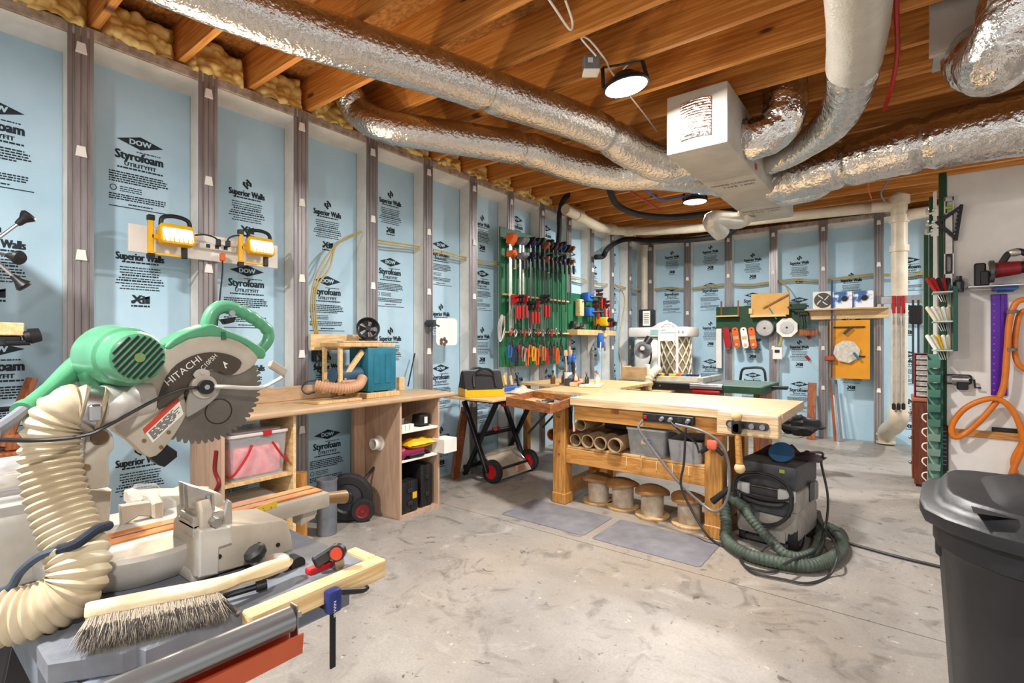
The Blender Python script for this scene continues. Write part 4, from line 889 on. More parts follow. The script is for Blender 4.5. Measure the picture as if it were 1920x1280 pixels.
# parts in the tray
rn = random.Random(11); bits = []
for i in range(12):
    p = C0 + e1*rn.uniform(.08, .48) + e2*rn.uniform(.08, .45) + V(0, 0, zt0 + .014); a = rn.uniform(0, PI); bits.append(((CT*p.x + ST*p.y)/(-ST*p.x + CT*p.y), p, V(math.cos(a), math.sin(a), 0), rn.uniform(.03, .07), rn.uniform(.007, .014)))
NTH = ['leftmost', 'second', 'third', 'fourth', 'fifth', 'sixth', 'seventh', 'eighth', 'ninth', 'tenth', 'eleventh', 'rightmost']
for i, (_, p, d, L_, rr) in enumerate(sorted(bits, key=lambda q: q[0])):
    bb = B(); bb.cyl(p - d*L_ + V(0, 0, rr), p + d*L_ + V(0, 0, rr), rr, n=10); bb.cyl(p + d*L_ + V(0, 0, rr), p + d*(L_ + .02) + V(0, 0, rr), rr*1.5, n=6)
    tag(bb.build('router_bit', (M_steel, M_dsteel, M_alu)[i % 3]), NTH[i] + (' from the left' if 0 < i < 11 else '') + ' of the steel bits lying in the wooden tray', 'tool bit', 'loose steel bits in the tray')
c = C0 + e2*.50 + V(.03, .0, .83); t = thing('cable_clip', 'bright blue spring clamp hanging at the tray corner', 'clamp', c - V(0, 0, .08))
M_sky = mk('sky_blue_plastic', '#3aa0d8', .4)
for s in (-1, 1): bb = B(); bb.tube(spline([c + V(s*.015, 0, .05), c + V(s*.025, -.01, .01), c + V(s*.012, -.01, -.03), c + V(s*.03, 0, -.075)], 5), .013, n=8); bb.build('jaw', M_sky, t)

# ---- the big workbench
YB0, YB1, XB0, XB1, ZB = 3.42, 4.27, -2.06, -.57, .872
t = thing('workbench', 'big wooden workbench with butcher block top and lower shelf', 'workbench', V(-1.5, 3.85, 0))
nst = 9; sw = (YB1 - YB0)/nst
bb = B(); bb.box((0, 0, 0), (XB1 - XB0, sw - .0008, .058), bev=.0015); me_st = mesh_of(bb, 'stave', [M_top])
for i in range(nst): put_mesh(me_st, 'stave', t, Matrix.Translation(((XB0 + XB1)/2, YB0 + sw*(i + .5), ZB - .029)))
bb = B(); bb.box2((XB0 + .02, YB0 + .03, ZB - .175), (-.86, YB0 + .065, ZB - .06), bev=.003); bb.build('front_apron', M_bench, t)
bb = B(); bb.box2((XB0 + .02, YB1 - .10, ZB - .175), (-.86, YB1 - .065, ZB - .06), bev=.003); bb.build('back_apron', M_bench, t)
for x0 in (-2.26, -1.05):
    for y0_, y1_ in ((3.48, 3.60), (4.08, 4.20)):
        bb = B(); bb.box2((x0, y0_, .0), (x0 + .115, y1_, ZB - .06 if x0 > -2 else .785), bev=.005); bb.build('leg', M_benchz, t)
        bb = B(); bb.box2((x0 - .006, y0_ - .006, 0), (x0 + .121, y1_ + .006, .085), bev=.006); bb.build('foot_block', M_benchz, t)
    bb = B(); bb.box2((x0 + .03, 3.60, .05), (x0 + .085, 4.08, .16), bev=.003); bb.build('side_rail', M_bench, t)
for yy in (3.495, 4.15):
    bb = B(); bb.box2((-2.145, yy, .335), (-1.05, yy + .04, .455), bev=.004); bb.build('long_rail', M_bench, t)
for z_ in (.70, .50, .40):
    bb = B(); bb.cyl((-2.2, 3.475, z_), (-2.2, 3.481, z_), .011, n=10); bb.build('bolt_hole', M_brownwood, t)
for i in range(7):
    x0 = -2.14 + .156*i; bb = B(); bb.box2((x0, 3.51, .456), (x0 + .152, 4.19, .474), bev=.002); bb.build('shelf_board', M_ply, t)
for i in range(5):
    x0 = -1.62 + .115*i; bb = B(); bb.box2((x0, 3.490, .39), (x0 + .006, 3.4945, .452)); bb.build('peg', M_pinex, t)
bb = B(); bb.box2((-1.72, YB0 + .026, ZB - .10), (-1.66, YB0 + .031, ZB - .07)); bb.build('dark_mortise', M_brownwood, t)
# end vise: wooden jaw, steel plate, screw and tommy bar
tv = thing('bench_vise', 'wooden bench vise with ball ended handle at bench corner', 'vise', V(-.72, 3.35, .5))
bb = B(); bb.box2((-.93, 3.335, ZB - .145), (-.575, 3.415, ZB - .002), bev=.006); bb.build('jaw', M_top, tv)
bb = B(); bb.prism(rrect(.245, .045, .02), .006, frame(V(-.75, 3.331, ZB - .075), (1, 0, 0), (0, 0, 1))); bb.build('plate', M_dsteel, tv)
for dx in (-.09, .03, .09): bb = B(); bb.cyl(V(-.75 + dx, 3.328, ZB - .075), V(-.75 + dx, 3.30, ZB - .075), .016, n=14); bb.build('guide_rod', M_steel, tv)
H0 = V(-.795, 3.27, ZB - .02); H1 = V(-.775, 3.26, .545)
bb = B(); bb.cyl(V(-.79, 3.33, ZB - .085), V(-.79, 3.245, ZB - .085), .026, n=16); bb.build('screw_head', M_bsteel, tv)
bb = B(); bb.cyl(H0, H1, .0165, .021, n=14); bb.build('handle', M_bench, tv)
for q in (H0, H1): bb = B(); bb.ball(q, .032, 14, 10); bb.build('handle_ball', M_ply, tv)
bb = B(); bb.box((H0 + V(0, 0, -.06)), (.055, .05, .085), bev=.012, seg=2); bb.build('collar', M_bsteel, tv)
# power strip on the apron
c = V(-1.27, YB0 + .015, ZB - .095); tp = thing('bench_power_strip', 'black power strip fixed below the workbench front edge', 'power strip', c)
bb = B(); bb.box2((-1.46, YB0 - .005, ZB - .125), (-1.10, YB0 + .03, ZB - .068), bev=.005); bb.build('body', M_black, tp)
bb = B(); bb.box((-1.44, YB0 - .007, ZB - .096), (.025, .006, .025), bev=.002); bb.build('switch', M_red, tp)
for i in range(5): bb = B(); bb.box((-1.375 + .06*i, YB0 - .006, ZB - .096), (.032, .004, .032), bev=.001); bb.build('socket', M_rubber, tp)
for i in (1, 2, 4): bb = B(); bb.cyl((-1.375 + .06*i, YB0 - .006, ZB - .096), (-1.375 + .06*i, YB0 - .04, ZB - .10), .016, .012, n=12); bb.build('plug', M_grey, tp)
# cords from the strip
yy = YB0 - .05
cable('cord', 'grey cord sweeping from the power strip left end to the vacuum', [V(-1.46, YB0 + .0, ZB - .12), V(-1.47, yy, ZB - .17), V(-1.40, yy, .6), V(-1.22, yy, .40), V(-1.06, yy + .02, .26), V(-.95, yy, .22), V(-.88, yy - .0, .30), V(-.86, yy, .48), V(-.90, yy - .02, .65), V(-1.02, yy - .03, .73), V(-1.2, yy - .02, ZB - .115)], .009, mk('grey_cord', '#6d6d70', .45), 'cord')
cable('cord', 'black cord dropping from the strip past the bench leg to the floor', [V(-1.135, yy + .02, ZB - .10), V(-1.14, yy, .70), V(-1.15, yy, .5), V(-1.17, yy, .35), V(-1.10, yy, .20), V(-1.0, yy - .02, .07), V(-.94, yy, .02), V(-.85, yy + .0, .012)], .008, M_cord, 'cord')
cable('cord', 'thin black cord looping from the strip to the right bench leg', [V(-1.255, yy + .02, ZB - .10), V(-1.2, yy, .73), V(-1.08, yy, .65), V(-1.05, yy, .58)], .007, M_cord, 'cord')
c = PX(1336, 834, y=3.44); ts = thing('cord_splitter', 'orange three way outlet block on the right bench leg', 'outlet', c - V(0, 0, .04))
bb = B(); bb.box(c, (.07, .05, .065), bev=.015, seg=2); bb.build('body', mk('salmon_plastic', '#d8644a', .45), ts)
for s in (-1, 1): bb = B(); bb.cyl(c + V(s*.03, -.01, -.02), c + V(s*.07, -.015, -.055), .018, .013, n=10); bb.build('plug', M_black, ts)
c = PX(1351, 928, y=3.38); tq = thing('cord_connector', 'black cord connector hanging in front of the bench leg', 'plug', c - V(0, 0, .05)); d = V(.05, 0, .05)
bb = B(); bb.cyl(c - d, c + d, .022, .016, n=12); bb.build('connector', M_black, tq)

# ---- under the bench: cardboard tubes, totes
tz = .474 + .052
tubes = [(1044, 822, M_brownwood), (1075, 819, M_dcard), (1095, 819, M_dcard), (1117, 822, M_dcard), (1143, 828, M_dcard)]
lab = ['dark brown cardboard tube at the bench leg, leftmost of the row', 'second cardboard tube from the left on the bench shelf', 'middle cardboard tube on the bench shelf', 'second cardboard tube from the totes on bench shelf', 'cardboard tube next to the clear tote on the bench shelf']
for i, (px, py, m_) in enumerate(tubes):
    yy = 3.47 if i < 1 else 3.50; x = PX(px, py, y=yy).x
    x = (-2.32, -2.06, -1.945, -1.83, -1.70)[i]; y0_ = (3.56, 3.50, 3.49, 3.48, 3.46)[i]; r_ = (.05, .05, .054, .053, .056)[i]; z_ = .476 + r_ if i else .53
    T = frame(V(x, y0_, z_), (1, 0, 0), (0, 0, 1)) @ Matrix.Scale(-1, 4, (0, 0, 1))
    bb = B(); bb.lathe([(r_, 0), (r_, .62), (r_ - .008, .62), (r_ - .008, 0), (r_, 0)], T, n=22, caps=False); o = bb.build('cardboard_tube', m_); tag(o, lab[i], 'tube', 'cardboard tubes on the bench shelf')
x = -2.0; T = frame(V(x, 3.48, .655), (1, 0, 0), (0, 0, 1)) @ Matrix.Scale(-1, 4, (0, 0, 1))
t = thing('cut_tube', 'short tube in a white bracket hanging above the other tubes', 'tube', V(x, 3.5, .6))
bb = B(); bb.lathe([(.046, 0), (.046, .3), (.039, .3), (.039, 0), (.046, 0)], T, n=20, caps=False); bb.build('tube', M_dcard, t)
bb = B(); bb.box2((x - .055, 3.46, .60), (x - .048, 3.475, ZB - .06)); bb.box2((x - .05, 3.465, .70), (x + .04, 3.472, ZB - .06)); bb.build('bracket', M_white, t)
tote('clear storage tote with grey lid on the bench shelf', V(-1.475, 3.70, .474), (.30, .40, .19), contents=mk('dark_contents', '#5d5f63', .7, var=.3, vs=30), lid=mk('grey_lid', '#b9bbbd', .4), rz=0)
bb = B(); bb.box((-1.475, 3.5085, .585), (.07, .002, .05)); o = bb.build('tote_label', [mk('label_blue', '#3b6fb6', .5, col2='#e8c24a', vs=30, thr=(.45, .5))]); tag(o, 'small blue printed sticker on the clear tote front', 'sticker')
tote('open grey plastic bin beside the clear tote', V(-1.19, 3.66, .474), (.24, .34, .15), body=mk('grey_bin_plastic', '#a8aaae', .45), lid=None, contents=M_black)
t = thing('flat_case', 'flat black case lying across the tubes on bench shelf', 'case', V(-1.72, 3.9, .60)); bb = B(); bb.box((-1.72, 3.90, .63), (.40, .36, .05), bev=.01); bb.build('shell', M_black, t); bb = B(); bb.box((-1.70, 3.92, .67), (.2, .2, .03), bev=.006); bb.build('top_box', M_grey, t)
t = thing('paint_lid', 'pale bowl resting behind the grey bin under bench', 'bowl', V(-1.19, 3.93, .474)); bb = B(); bb.lathe([(0, 0), (.05, 0), (.10, .13), (.105, .14), (.095, .135), (.045, .01), (0, .01)], W[t], n=22, caps=False); bb.build('bowl', M_cream, t)
# ---- spool stools
def spool(label, px, py, rz):
    c = PX(px, py, z=0); t = thing('spool', label, 'spool', c, rz, 'spools under the workbench')
    bb = B(); bb.lathe([(0, 0), (.122, 0), (.126, .006), (.126, .016), (.122, .02), (0, .02)], W[t], n=30, caps=False); bb.build('foot_disc', M_ply, t)
    bb = B(); bb.lathe([(.082, .02), (.084, .185)], W[t], n=26, caps=False); bb.build('drum', mk('grimy_cream', '#cfc4b4', .6, col2='#a08c76', vs=9), t)
    n = 30
    def cap(u, v):
        a = 2*PI*u; r = .128*v; x, y = r*math.cos(a), r*math.sin(a); return (x, y, .203 + .028*(1 - v*v) - .10*x*x/.128 * 1.2 + .06*y*y/.128)
    bb = B(); bb.surf(cap, n, 6, W[t]); bb.surf(lambda u, v: (lambda q: (q[0], q[1], q[2] - .018))(cap(1 - u, v)), n, 6, W[t])
    vv = [W[t] @ V(*cap(i/n, 1)) for i in range(n)]; bb.add(vv + [p - V(0, 0, .018) for p in vv], [(i, n + i, n + (i+1) % n, (i+1) % n) for i in range(n)]); bb.build('top_disc', mk('spool_wood', '#a57a4a', .55, col2='#7a5230', vs=9), t)
spool('spool nearest the left bench leg under the workbench', 1122, 940, .2)
spool('second spool from the left bench leg', 1168, 951, .9)
spool('third spool from the left bench leg', 1223, 967, .5)
spool('spool nearest the right bench leg under the workbench', 1293, 983, 1.0)
# ---- mats
M_mat = mk('grey_mat', '#807e82', .75, col2='#6b696e', vs=7, bump=.12, bs=90)
for (x0, x1, y0_, y1_, s) in ((-2.41, -1.70, 2.99, 3.44, 'left'), (-1.635, -.925, 2.985, 3.435, 'right')):
    o = rrect(x1 - x0, y1_ - y0_, .025); i2 = rrect(x1 - x0 - .06, y1_ - y0_ - .06, .015); n = len(o); cx, cy = (x0 + x1)/2, (y0_ + y1_)/2
    bb = B(); bb.add([(cx + x, cy + y, .0) for x, y in o] + [(cx + x, cy + y, .004) for x, y in o] + [(cx + x, cy + y, .014) for x, y in i2], [(k, (k+1) % n, n + (k+1) % n, n + k) for k in range(n)] + [(n + k, n + (k+1) % n, 2*n + (k+1) % n, 2*n + k) for k in range(n)] + [tuple(range(2*n, 3*n)), tuple(range(n))[::-1]])
    tag(bb.build('floor_mat', M_mat), 'grey rubber floor mat in front of the bench, ' + s + ' one', 'mat', 'anti fatigue mats')

# ---- dust extractor
vc = V(-.66, 3.76, 0); t = thing('dust_extractor', 'dusty grey dust extractor with coiled cord beside the bench', 'vacuum', vc, R(-8)); T = W[t]
M_vac = mk('dusty_grey_plastic', '#a39f98', .6, col2='#7f7a72', vs=8, bump=.05)
M_vacd = mk('dusty_black_plastic', '#2c3038', .5, col2='#4a4a4c', vs=9)
bb = B(); bb.box(V(0, 0, .16), (.37, .44, .20), T, bev=.03, seg=2); bb.build('tank', M_vac, t)
bb = B(); bb.box(V(0, .0, .315), (.38, .46, .13), T, bev=.02, seg=2); bb.build('motor_housing', M_vac, t)
bb = B(); bb.box(V(0, 0, .455), (.36, .44, .16), T, bev=.02, seg=2); bb.build('top_tray', M_vacd, t)
bb = B(); bb.box(V(0, -.225, .29), (.30, .03, .14), T, bev=.01); bb.build('front_panel', M_vacd, t)
for s in (-1, 1): bb = B(); bb.box(V(s*.135, -.245, .36), (.10, .03, .07), T, bev=.006); bb.build('cord_hook', mk('pale_grey_plastic', '#c3c4c6', .45), t)
bb = B(); bb.tube(spline([T @ V(-.12, -.25, .32), T @ V(-.1, -.27, .30), T @ V(0, -.275, .29), T @ V(.1, -.27, .30), T @ V(.12, -.25, .32)], 5), .014, n=10); bb.box(V(0, -.238, .355), (.17, .012, .05), T, bev=.004); bb.build('grab_handle', M_dsteel, t)
for j in range(6):
    rr = random.Random(j); w_, h_ = .165 + .012*rr.random(), .10 + .02*rr.random(); pts = [T @ V(w_*math.cos(a), -.262 - .006*j, .36 - (.03 if math.sin(a) < 0 else 0) + (h_ + (.055 if math.sin(a) < 0 else 0))*math.sin(a)) for a in [2*PI*k/26 for k in range(26)]]
    if j > 3: pts = [T @ V(w_*math.cos(a), -.262 - .005*j, .37 + .115*abs(math.sin(a))**.8*(1 if math.sin(a) > 0 else -1.9 if j == 5 else -.4)) for a in [2*PI*k/26 for k in range(26)]]
    bb = B(); bb.tube(pts, .0075, n=6, closed=True); bb.build('cord_turn', M_cord, t)
wheel('rear_tyre', 'rear_hub', T @ V(.155, -.13, .095), T.to_3x3() @ V(1, 0, 0), .095, .055, M_vacd, t)
wheel('rear_tyre', 'rear_hub', T @ V(-.165, .16, .085), T.to_3x3() @ V(1, 0, 0), .085, .05, M_vacd, t)
bb = B(); bb.box(V(.0, -.19, .035), (.26, .04, .03), T, bev=.006); bb.build('foot_bar', M_vacd, t)
bb = B(); bb.box(V(.07, -.222, .09), (.10, .02, .07), T, bev=.004); bb.build('latch', M_vac, t)
for sx, sy in ((-1, -1), (1, 1)):
    bb = B(); bb.cyl(T @ V(sx*.15 - .02, sy*.17, .035), T @ V(sx*.15 + .02, sy*.17, .035), .035, n=16); bb.build('caster', M_rubber, t)
for dx, w_ in ((.195, .004),): bb = B(); bb.box(V(dx, .05, .34), (w_, .1, .12), T, bev=.001); bb.build('vent', M_vacd, t)
# sanders and rags on top
c = T @ V(.04, .02, .535); ts = thing('random_orbit_sander', 'round blue sanding disc machine lying on the dust extractor', 'sander', c); 
Td = Matrix.Translation(c + V(0, -.12, .06)) @ Matrix.Rotation(R(48), 4, 'X')
bb = B(); bb.lathe([(0, 0), (.075, 0), (.078, -.012), (.06, -.03), (.035, -.05), (0, -.055)], Td, n=26, caps=False); bb.build('body', M_black, ts); bb = B(); bb.lathe([(0, .006), (.072, .006), (.074, .0), (0, .0)], Td, n=26, caps=False); bb.build('pad', mk('blue_abrasive', '#23527a', .8), ts)
bb = B(); rn = random.Random(4)
bb.surf(lambda u, v: T @ V(-.16 + .4*u, .02 + .2*v, .538 + .035*math.sin(PI*u)**.6*math.sin(PI*v)**.6*(1.2 + 1.4*noise.noise(V(u*7, v*6, 7)))), 20, 12); bb.surf(lambda u, v: T @ V(-.16 + .4*u, .02 + .2*v, .5365), 2, 2)
tag(bb.build('dark_rag', mk('maroon_rag', '#3d2a2e', .9, col2='#1f1d1f', vs=12)), 'dark rag bundled on top of the dust extractor', 'cloth')
bb = B(); bb.box(T @ V(.1, -.222, .50), (.03, .004, .022), bev=.001); tag(bb.build('green_tag', mk('lime_plastic', '#a8b23a', .5)), 'small lime green tag on the extractor front', 'tag')
# hose
HP = [T @ V(-.06, -.24, .20), T @ V(-.14, -.28, .26), T @ V(-.24, -.25, .27), PX(1362, 985, f=3.28), PX(1362, 1012, f=3.22), PX(1395, 1036, z=.045), PX(1450, 1052, z=.045), PX(1520, 1060, z=.045), PX(1568, 1040, z=.045), PX(1578, 1012, z=.045), PX(1555, 990, z=.045), PX(1520, 985, z=.045)]
P_ = resample(spline(HP, 10), .0075); bb = B(); bb.tube(P_, lambda i, k, a: .035 + .0028*math.sin(i*2.2 + a), n=14); tag(bb.build('vacuum_hose', mk('green_grey_hose', '#4e5a4f', .6, var=.25)), 'grey green ribbed vacuum hose looping on the floor', 'hose')
HP = [T @ V(-.10, -.27, .25), PX(1405, 968, f=3.2), PX(1440, 1008, f=3.1), PX(1480, 1042, z=.04), PX(1525, 1036, z=.04), PX(1538, 1000, z=.05), PX(1530, 960, f=3.45)]
P_ = resample(spline(HP, 10), .0075); bb = B(); bb.tube(P_, lambda i, k, a: .029 + .0028*math.sin(i*2.2 + a), n=14); tag(bb.build('vacuum_hose', MATS['green_grey_hose']), 'second vacuum hose length slung across the extractor front', 'hose')
cable('cord', 'black cord from the rag hanging over the extractor right side to floor', [T @ V(.1, .05, .565), T @ V(.25, .04, .60), PX(1540, 870, f=3.45), PX(1552, 930, f=3.4), PX(1548, 985, f=3.35), PX(1530, 1030, z=.06), PX(1490, 1048, z=.09), PX(1470, 1058, z=.09)], .008, M_cord, 'cord')
cable('cord', 'thin black cord meandering on the floor before the hose', [PX(1450, 1018, z=.1), PX(1430, 1030, z=.08), PX(1432, 1052, z=.012), PX(1458, 1066, z=.012), PX(1440, 1072, z=.012), PX(1400, 1062, z=.012), PX(1388, 1048, z=.012), PX(1410, 1072, z=.012), PX(1470, 1086, z=.012), PX(1515, 1093, z=.012), PX(1555, 1078, z=.012), PX(1570, 1040, z=.10), PX(1560, 1010, z=.10), PX(1530, 970, f=3.4), PX(1512, 920, f=3.45)], .007, M_cord, 'cord')
cable('cord', 'long black cord running along floor towards the trash can', [PX(1540, 985, z=.01), PX(1575, 990, z=.01), PX(1588, 1008, z=.01), PX(1575, 1012, z=.012), PX(1620, 1026, z=.01), PX(1690, 1045, z=.01), PX(1770, 1064, z=.01), PX(1900, 1098, z=.01)], .009, M_cord, 'cord')
cable('cord', 'pale cord coil on the floor beyond the workbench', [PX(1470, 812, z=.01), PX(1490, 808, z=.01), PX(1510, 815, z=.01), PX(1490, 820, z=.01), PX(1465, 815, z=.01)], .008, M_romex, 'cord')
# ================================================================ CLAMP BOARDS ON THE LEFT WALL
ORD = ['first', 'second', 'third', 'fourth', 'fifth', 'sixth', 'seventh', 'eighth', 'ninth', 'tenth', 'eleventh', 'twelfth', 'thirteenth', 'fourteenth', 'fifteenth', 'sixteenth', 'seventeenth', 'eighteenth', 'nineteenth', 'twentieth', 'twenty first', 'twenty second', 'twenty third', 'twenty fourth']
XG = -3.345
ya = PX(938, 430, x=XG).y; yb = PX(1064, 470, x=XG).y; zt = PX(938, 424, x=XG).z; zb_ = PX(938, 688, x=XG).z
t = thing('clamp_board', 'large green painted board on the left wall hung with clamps', 'tool board', V(XG, (ya + yb)/2, zb_))
bb = B(); bb.box2((XG - .02, ya, zb_), (XG, yb, zt), bev=.003); bb.build('panel', M_green, t)
RZ = [PX(960, 448, x=XG + .05).z, PX(960, 552, x=XG + .05).z, PX(960, 622, x=XG + .05).z]
for z_ in RZ:
    bb = B(); bb.box2((XG, ya + .03, z_ - .012), (XG + .045, yb - .03, z_ + .006), bev=.002); bb.build('rail', M_steel if z_ > 2 else M_pinex, t)
def barclamp(label, y, ztop, zbot, hm, bm, hh=.06, x=XG + .075, bw=.016, group='long bar clamps on the green board', handle=None, hl=.10, slide=None):
    t = thing('bar_clamp', label, 'clamp', V(x, y, zbot), 0, group)
    bb = B(); bb.box2((x - .004, y - bw/2, zbot), (x + .004, y + bw/2, ztop), bev=.001); bb.build('bar', bm, t)
    bb = B(); bb.prism([(-.035, -hh*.5), (.012, -hh*.6), (.06, -hh*.1), (.075, hh*.3), (.06, hh*.5), (-.03, hh*.5)], bw*1.9, frame(V(x, y, ztop), (1, 0, 0), (0, 0, 1)), bev=.004); bb.build('fixed_jaw', hm, t)
    zs = slide or (ztop - .16)
    bb = B(); bb.prism([(-.03, -.03), (.015, -.035), (.065, 0), (.07, .03), (.02, .03), (-.03, .025)], bw*1.8, frame(V(x, y, zs), (1, 0, 0), (0, 0, 1)), bev=.004); sj = bb.build('sliding_jaw', hm, t)
    bb = B(); bb.cyl(V(x + .045, y, zs - .02), V(x + .05, y, zs - hl - .03), .006, n=8); bb.build('screw', M_dsteel, t)
    if handle:
        bb = B(); bb.cyl(V(x + .05, y, zs - .05), V(x + .052, y, zs - hl - .05), .017, .014, n=10); bb.build('handle', handle, t)
    return t
cx = [952, 958, 971, 981, 990, 995, 999, 1003, 1008, 1012, 1017, 1021, 1025, 1029, 1033, 1037, 1041, 1045, 1049, 1053, 1057, 1061, 1065]
heads = [M_orange, M_orange, M_grey, M_grey] + [M_black, mk('navy_plastic', '#23306e', .4), M_black, MATS.get('navy_plastic') or M_blue, M_black, M_dsteel, M_brownwood, mk('rust_iron', '#6a3a2a', .6), M_black, M_dsteel, M_black, mk('dark_red_iron', '#5c1d1c', .5)]
heads = heads + heads[4:11]
colname = ['orange headed', 'orange headed', 'grey headed', 'grey headed', 'black headed', 'navy headed', 'black headed', 'navy headed', 'black headed', 'steel headed', 'brown headed', 'rust headed', 'black headed', 'steel headed', 'black headed', 'dark red headed']
colname = colname + colname[4:11]
rn = random.Random(21)
for i, px in enumerate(cx):
    y = PX(px, 520, x=XG + .075).y; zt_ = PX(px, 448 + (0 if i else 2) + rn.uniform(-4, 4) + (px - 952)*.16, x=XG + .075).z
    zb2 = PX(px, (622, 622, 556, 560)[i] if i < 4 else rn.choice([585, 600, 650, 570, 620, 640]), x=XG + .075).z
    barclamp('long ' + colname[i] + ' bar clamp, ' + ORD[i] + ' from the left on the green board', y, zt_, zb2, heads[i], M_alu if i < 4 else (M_steel if i % 2 else M_dsteel), hh=.10 if i < 2 else .07, bw=.03 if i < 4 else .016, x=XG + .075 + (.0 if i % 2 else .03), handle=(M_ply if i in (1, 11) else M_black))
for j, px in enumerate((962, 967, 973, 980, 991, 997, 1003, 1016, 1022)):
    y = PX(px, 560, x=XG + .12).y; z_ = PX(px, 556 + (12 if 3 < j < 7 else 0), x=XG + .12).z
    barclamp('red handled clamp, ' + ORD[j] + ' from the left on the middle rail', y, z_, z_ - rn.uniform(.25, .42), M_dsteel if j % 3 else M_red, M_steel, hh=.04, x=XG + .12, bw=.014, group='red handled clamps on the middle rail', handle=M_red, hl=.13, slide=z_ - .05)
def pliers(label, y, z, x, hm, L=.2, group='hand tools on the lower rail', name='pliers', rot=0.):
    t = thing(name, label, 'tool', V(x, y, z - L), 0, group)
    bb = B(); bb.prism([(-.012, .0), (.012, 0), (.008, .05), (0, .065), (-.008, .05)], .012, frame(V(x, y, z - .03), (0, 1, 0), (0, 0, 1)), bev=.002); bb.cyl(V(x - .009, y, z - .03), V(x + .009, y, z - .03), .014, n=10); bb.build('jaw', M_dsteel, t)
    for s in (-1, 1):
        bb = B(); bb.tube(spline([V(x, y + s*.008, z - .035), V(x, y + s*.026, z - L*.45), V(x, y + s*.018 + rot, z - L)], 5), .009, n=8); bb.build('handle', hm, t)
hm = [M_blue, MATS['navy_plastic'], M_black, M_red, M_steel, M_orange, M_orange, M_yellow, M_orange, M_brownwood, M_orange, M_red, M_black, M_red, M_orange, M_black]
hn = ['blue', 'navy', 'black', 'red', 'steel', 'orange', 'orange', 'yellow', 'orange', 'brown', 'orange', 'red', 'black', 'red', 'orange', 'black']
for j in range(16):
    px = 956 + j*6.4; y = PX(px, 650, x=XG + .09).y; z_ = PX(px, 640 + (j % 3)*3, x=XG + .09).z
    pliers(hn[j] + ' handled pliers, ' + ORD[j] + ' from the left along the lower rail', y, z_, XG + .09, hm[j], L=.17 + .03*(j % 3))
for j in range(12):
    px = 953 + j*8.6; y = PX(px, 622, x=XG + .07).y; z_ = PX(px, 620 + (j % 2)*2, x=XG + .10).z
    t = thing('spring_clamp', 'small ' + ('red', 'grey', 'black')[j % 3] + ' spring clamp, ' + ORD[j] + ' from the left above the pliers', 'clamp', V(XG + .1, y, z_ - .06), 0, 'spring clamps above the pliers')
    for s in (-1, 1): bb = B(); bb.tube(spline([V(XG + .1, y + s*.005, z_ + .03), V(XG + .105, y + s*.022, z_), V(XG + .1, y + s*.006, z_ - .05)], 4), .008, n=6); bb.build('arm', (M_red, M_steel, M_black)[j % 3], t)
    bb = B(); bb.cyl(V(XG + .09, y, z_), V(XG + .115, y, z_), .01, n=8); bb.build('spring', M_steel, t)
for j in range(4):
    cable('twine_hank', ('leftmost', 'second', 'third', 'last')[j] + ' grey wire loop hanging at the green board left edge', [PX(940 + j, 590, x=XG + .05), PX(934 + j*2, 610 + 3*j, x=XG + .05), PX(936 + j, 640, x=XG + .05), PX(946, 625 - 4*j, x=XG + .05), PX(943 + j, 592, x=XG + .05)], .005, M_alu, 'wire', group='wire loops')
for j in range(3):
    p = PX(940 + 14*j, 688, x=XG + .1); q = PX(948 + 12*j, 722, x=XG + .2)
    t = thing('chisel', ('yellow handled', 'wooden handled', 'black handled')[j] + ' chisel hanging below the green board', 'chisel', q, 0, 'chisels below the green board')
    bb = B(); bb.cyl(q, q.lerp(p, .5), .014, .017, n=10); bb.build('handle', (M_yellow, M_ply, M_black)[j], t); bb = B(); bb.beam(q.lerp(p, .5), p, .02, .004, up=(1, 0, 0)); bb.build('blade', M_steel, t)
# second, smaller board
y2 = PX(1137, 570, x=XG).y; z2t = PX(1066, 548, x=XG).z; z2b = PX(1100, 626, x=XG).z
t = thing('tool_board', 'smaller green board with hand tools right of the clamps', 'tool board', V(XG, (yb + y2)/2, z2b))
bb = B(); bb.box2((XG - .02, yb + .02, z2b), (XG, y2, z2t), bev=.003); bb.build('panel', M_green, t)
bb = B(); bb.box2((XG, yb - .02, z2b - .02), (XG + .16, y2 - .02, z2b + .05), bev=.003); bb.build('shelf', M_ply, t)
bb = B(); bb.prism([(0, 0), (.13, 0), (0, -.25)], .02, frame(V(XG, (yb + y2)/2, z2b - .02), (1, 0, 0), (0, 0, 1))); bb.build('bracket', M_white, t)
def blockpx(name, label, cat, px, py, w, h, mat, x=XG + .06, d=.08, **k):
    c = PX(px, py, x=x); t = thing(name, label, cat, c - V(0, 0, h/2)); bb = B(); bb.box(c, (d, w, h), bev=min(w, h)*.18, seg=2); bb.build('body', mat, t); return t, c
t, c = blockpx('sanding_block', 'tall pale wooden block on the smaller green board', 'block', 1087, 577, .11, .22, M_pinex); bb = B(); bb.cyl(c + V(.04, 0, .08), c + V(.055, 0, .08), .012, n=8); bb.build('screw', M_steel, t)
for j, (px, py) in enumerate(((1101, 557), (1104, 585))):
    t, c = blockpx('clamp_pad', ('upper', 'lower')[j] + ' blue corner clamp on the smaller green board', 'clamp', px, py, .14, .12, M_blue, d=.12); bb = B(); bb.cyl(c + V(.06, -.02, 0), c + V(.12, .12, .01), .012, n=8); bb.build('screw', M_dsteel, t); bb = B(); bb.cyl(c + V(.11, .11, .0), c + V(.13, .16, .012), .02, n=8); bb.build('knob', M_black, t)
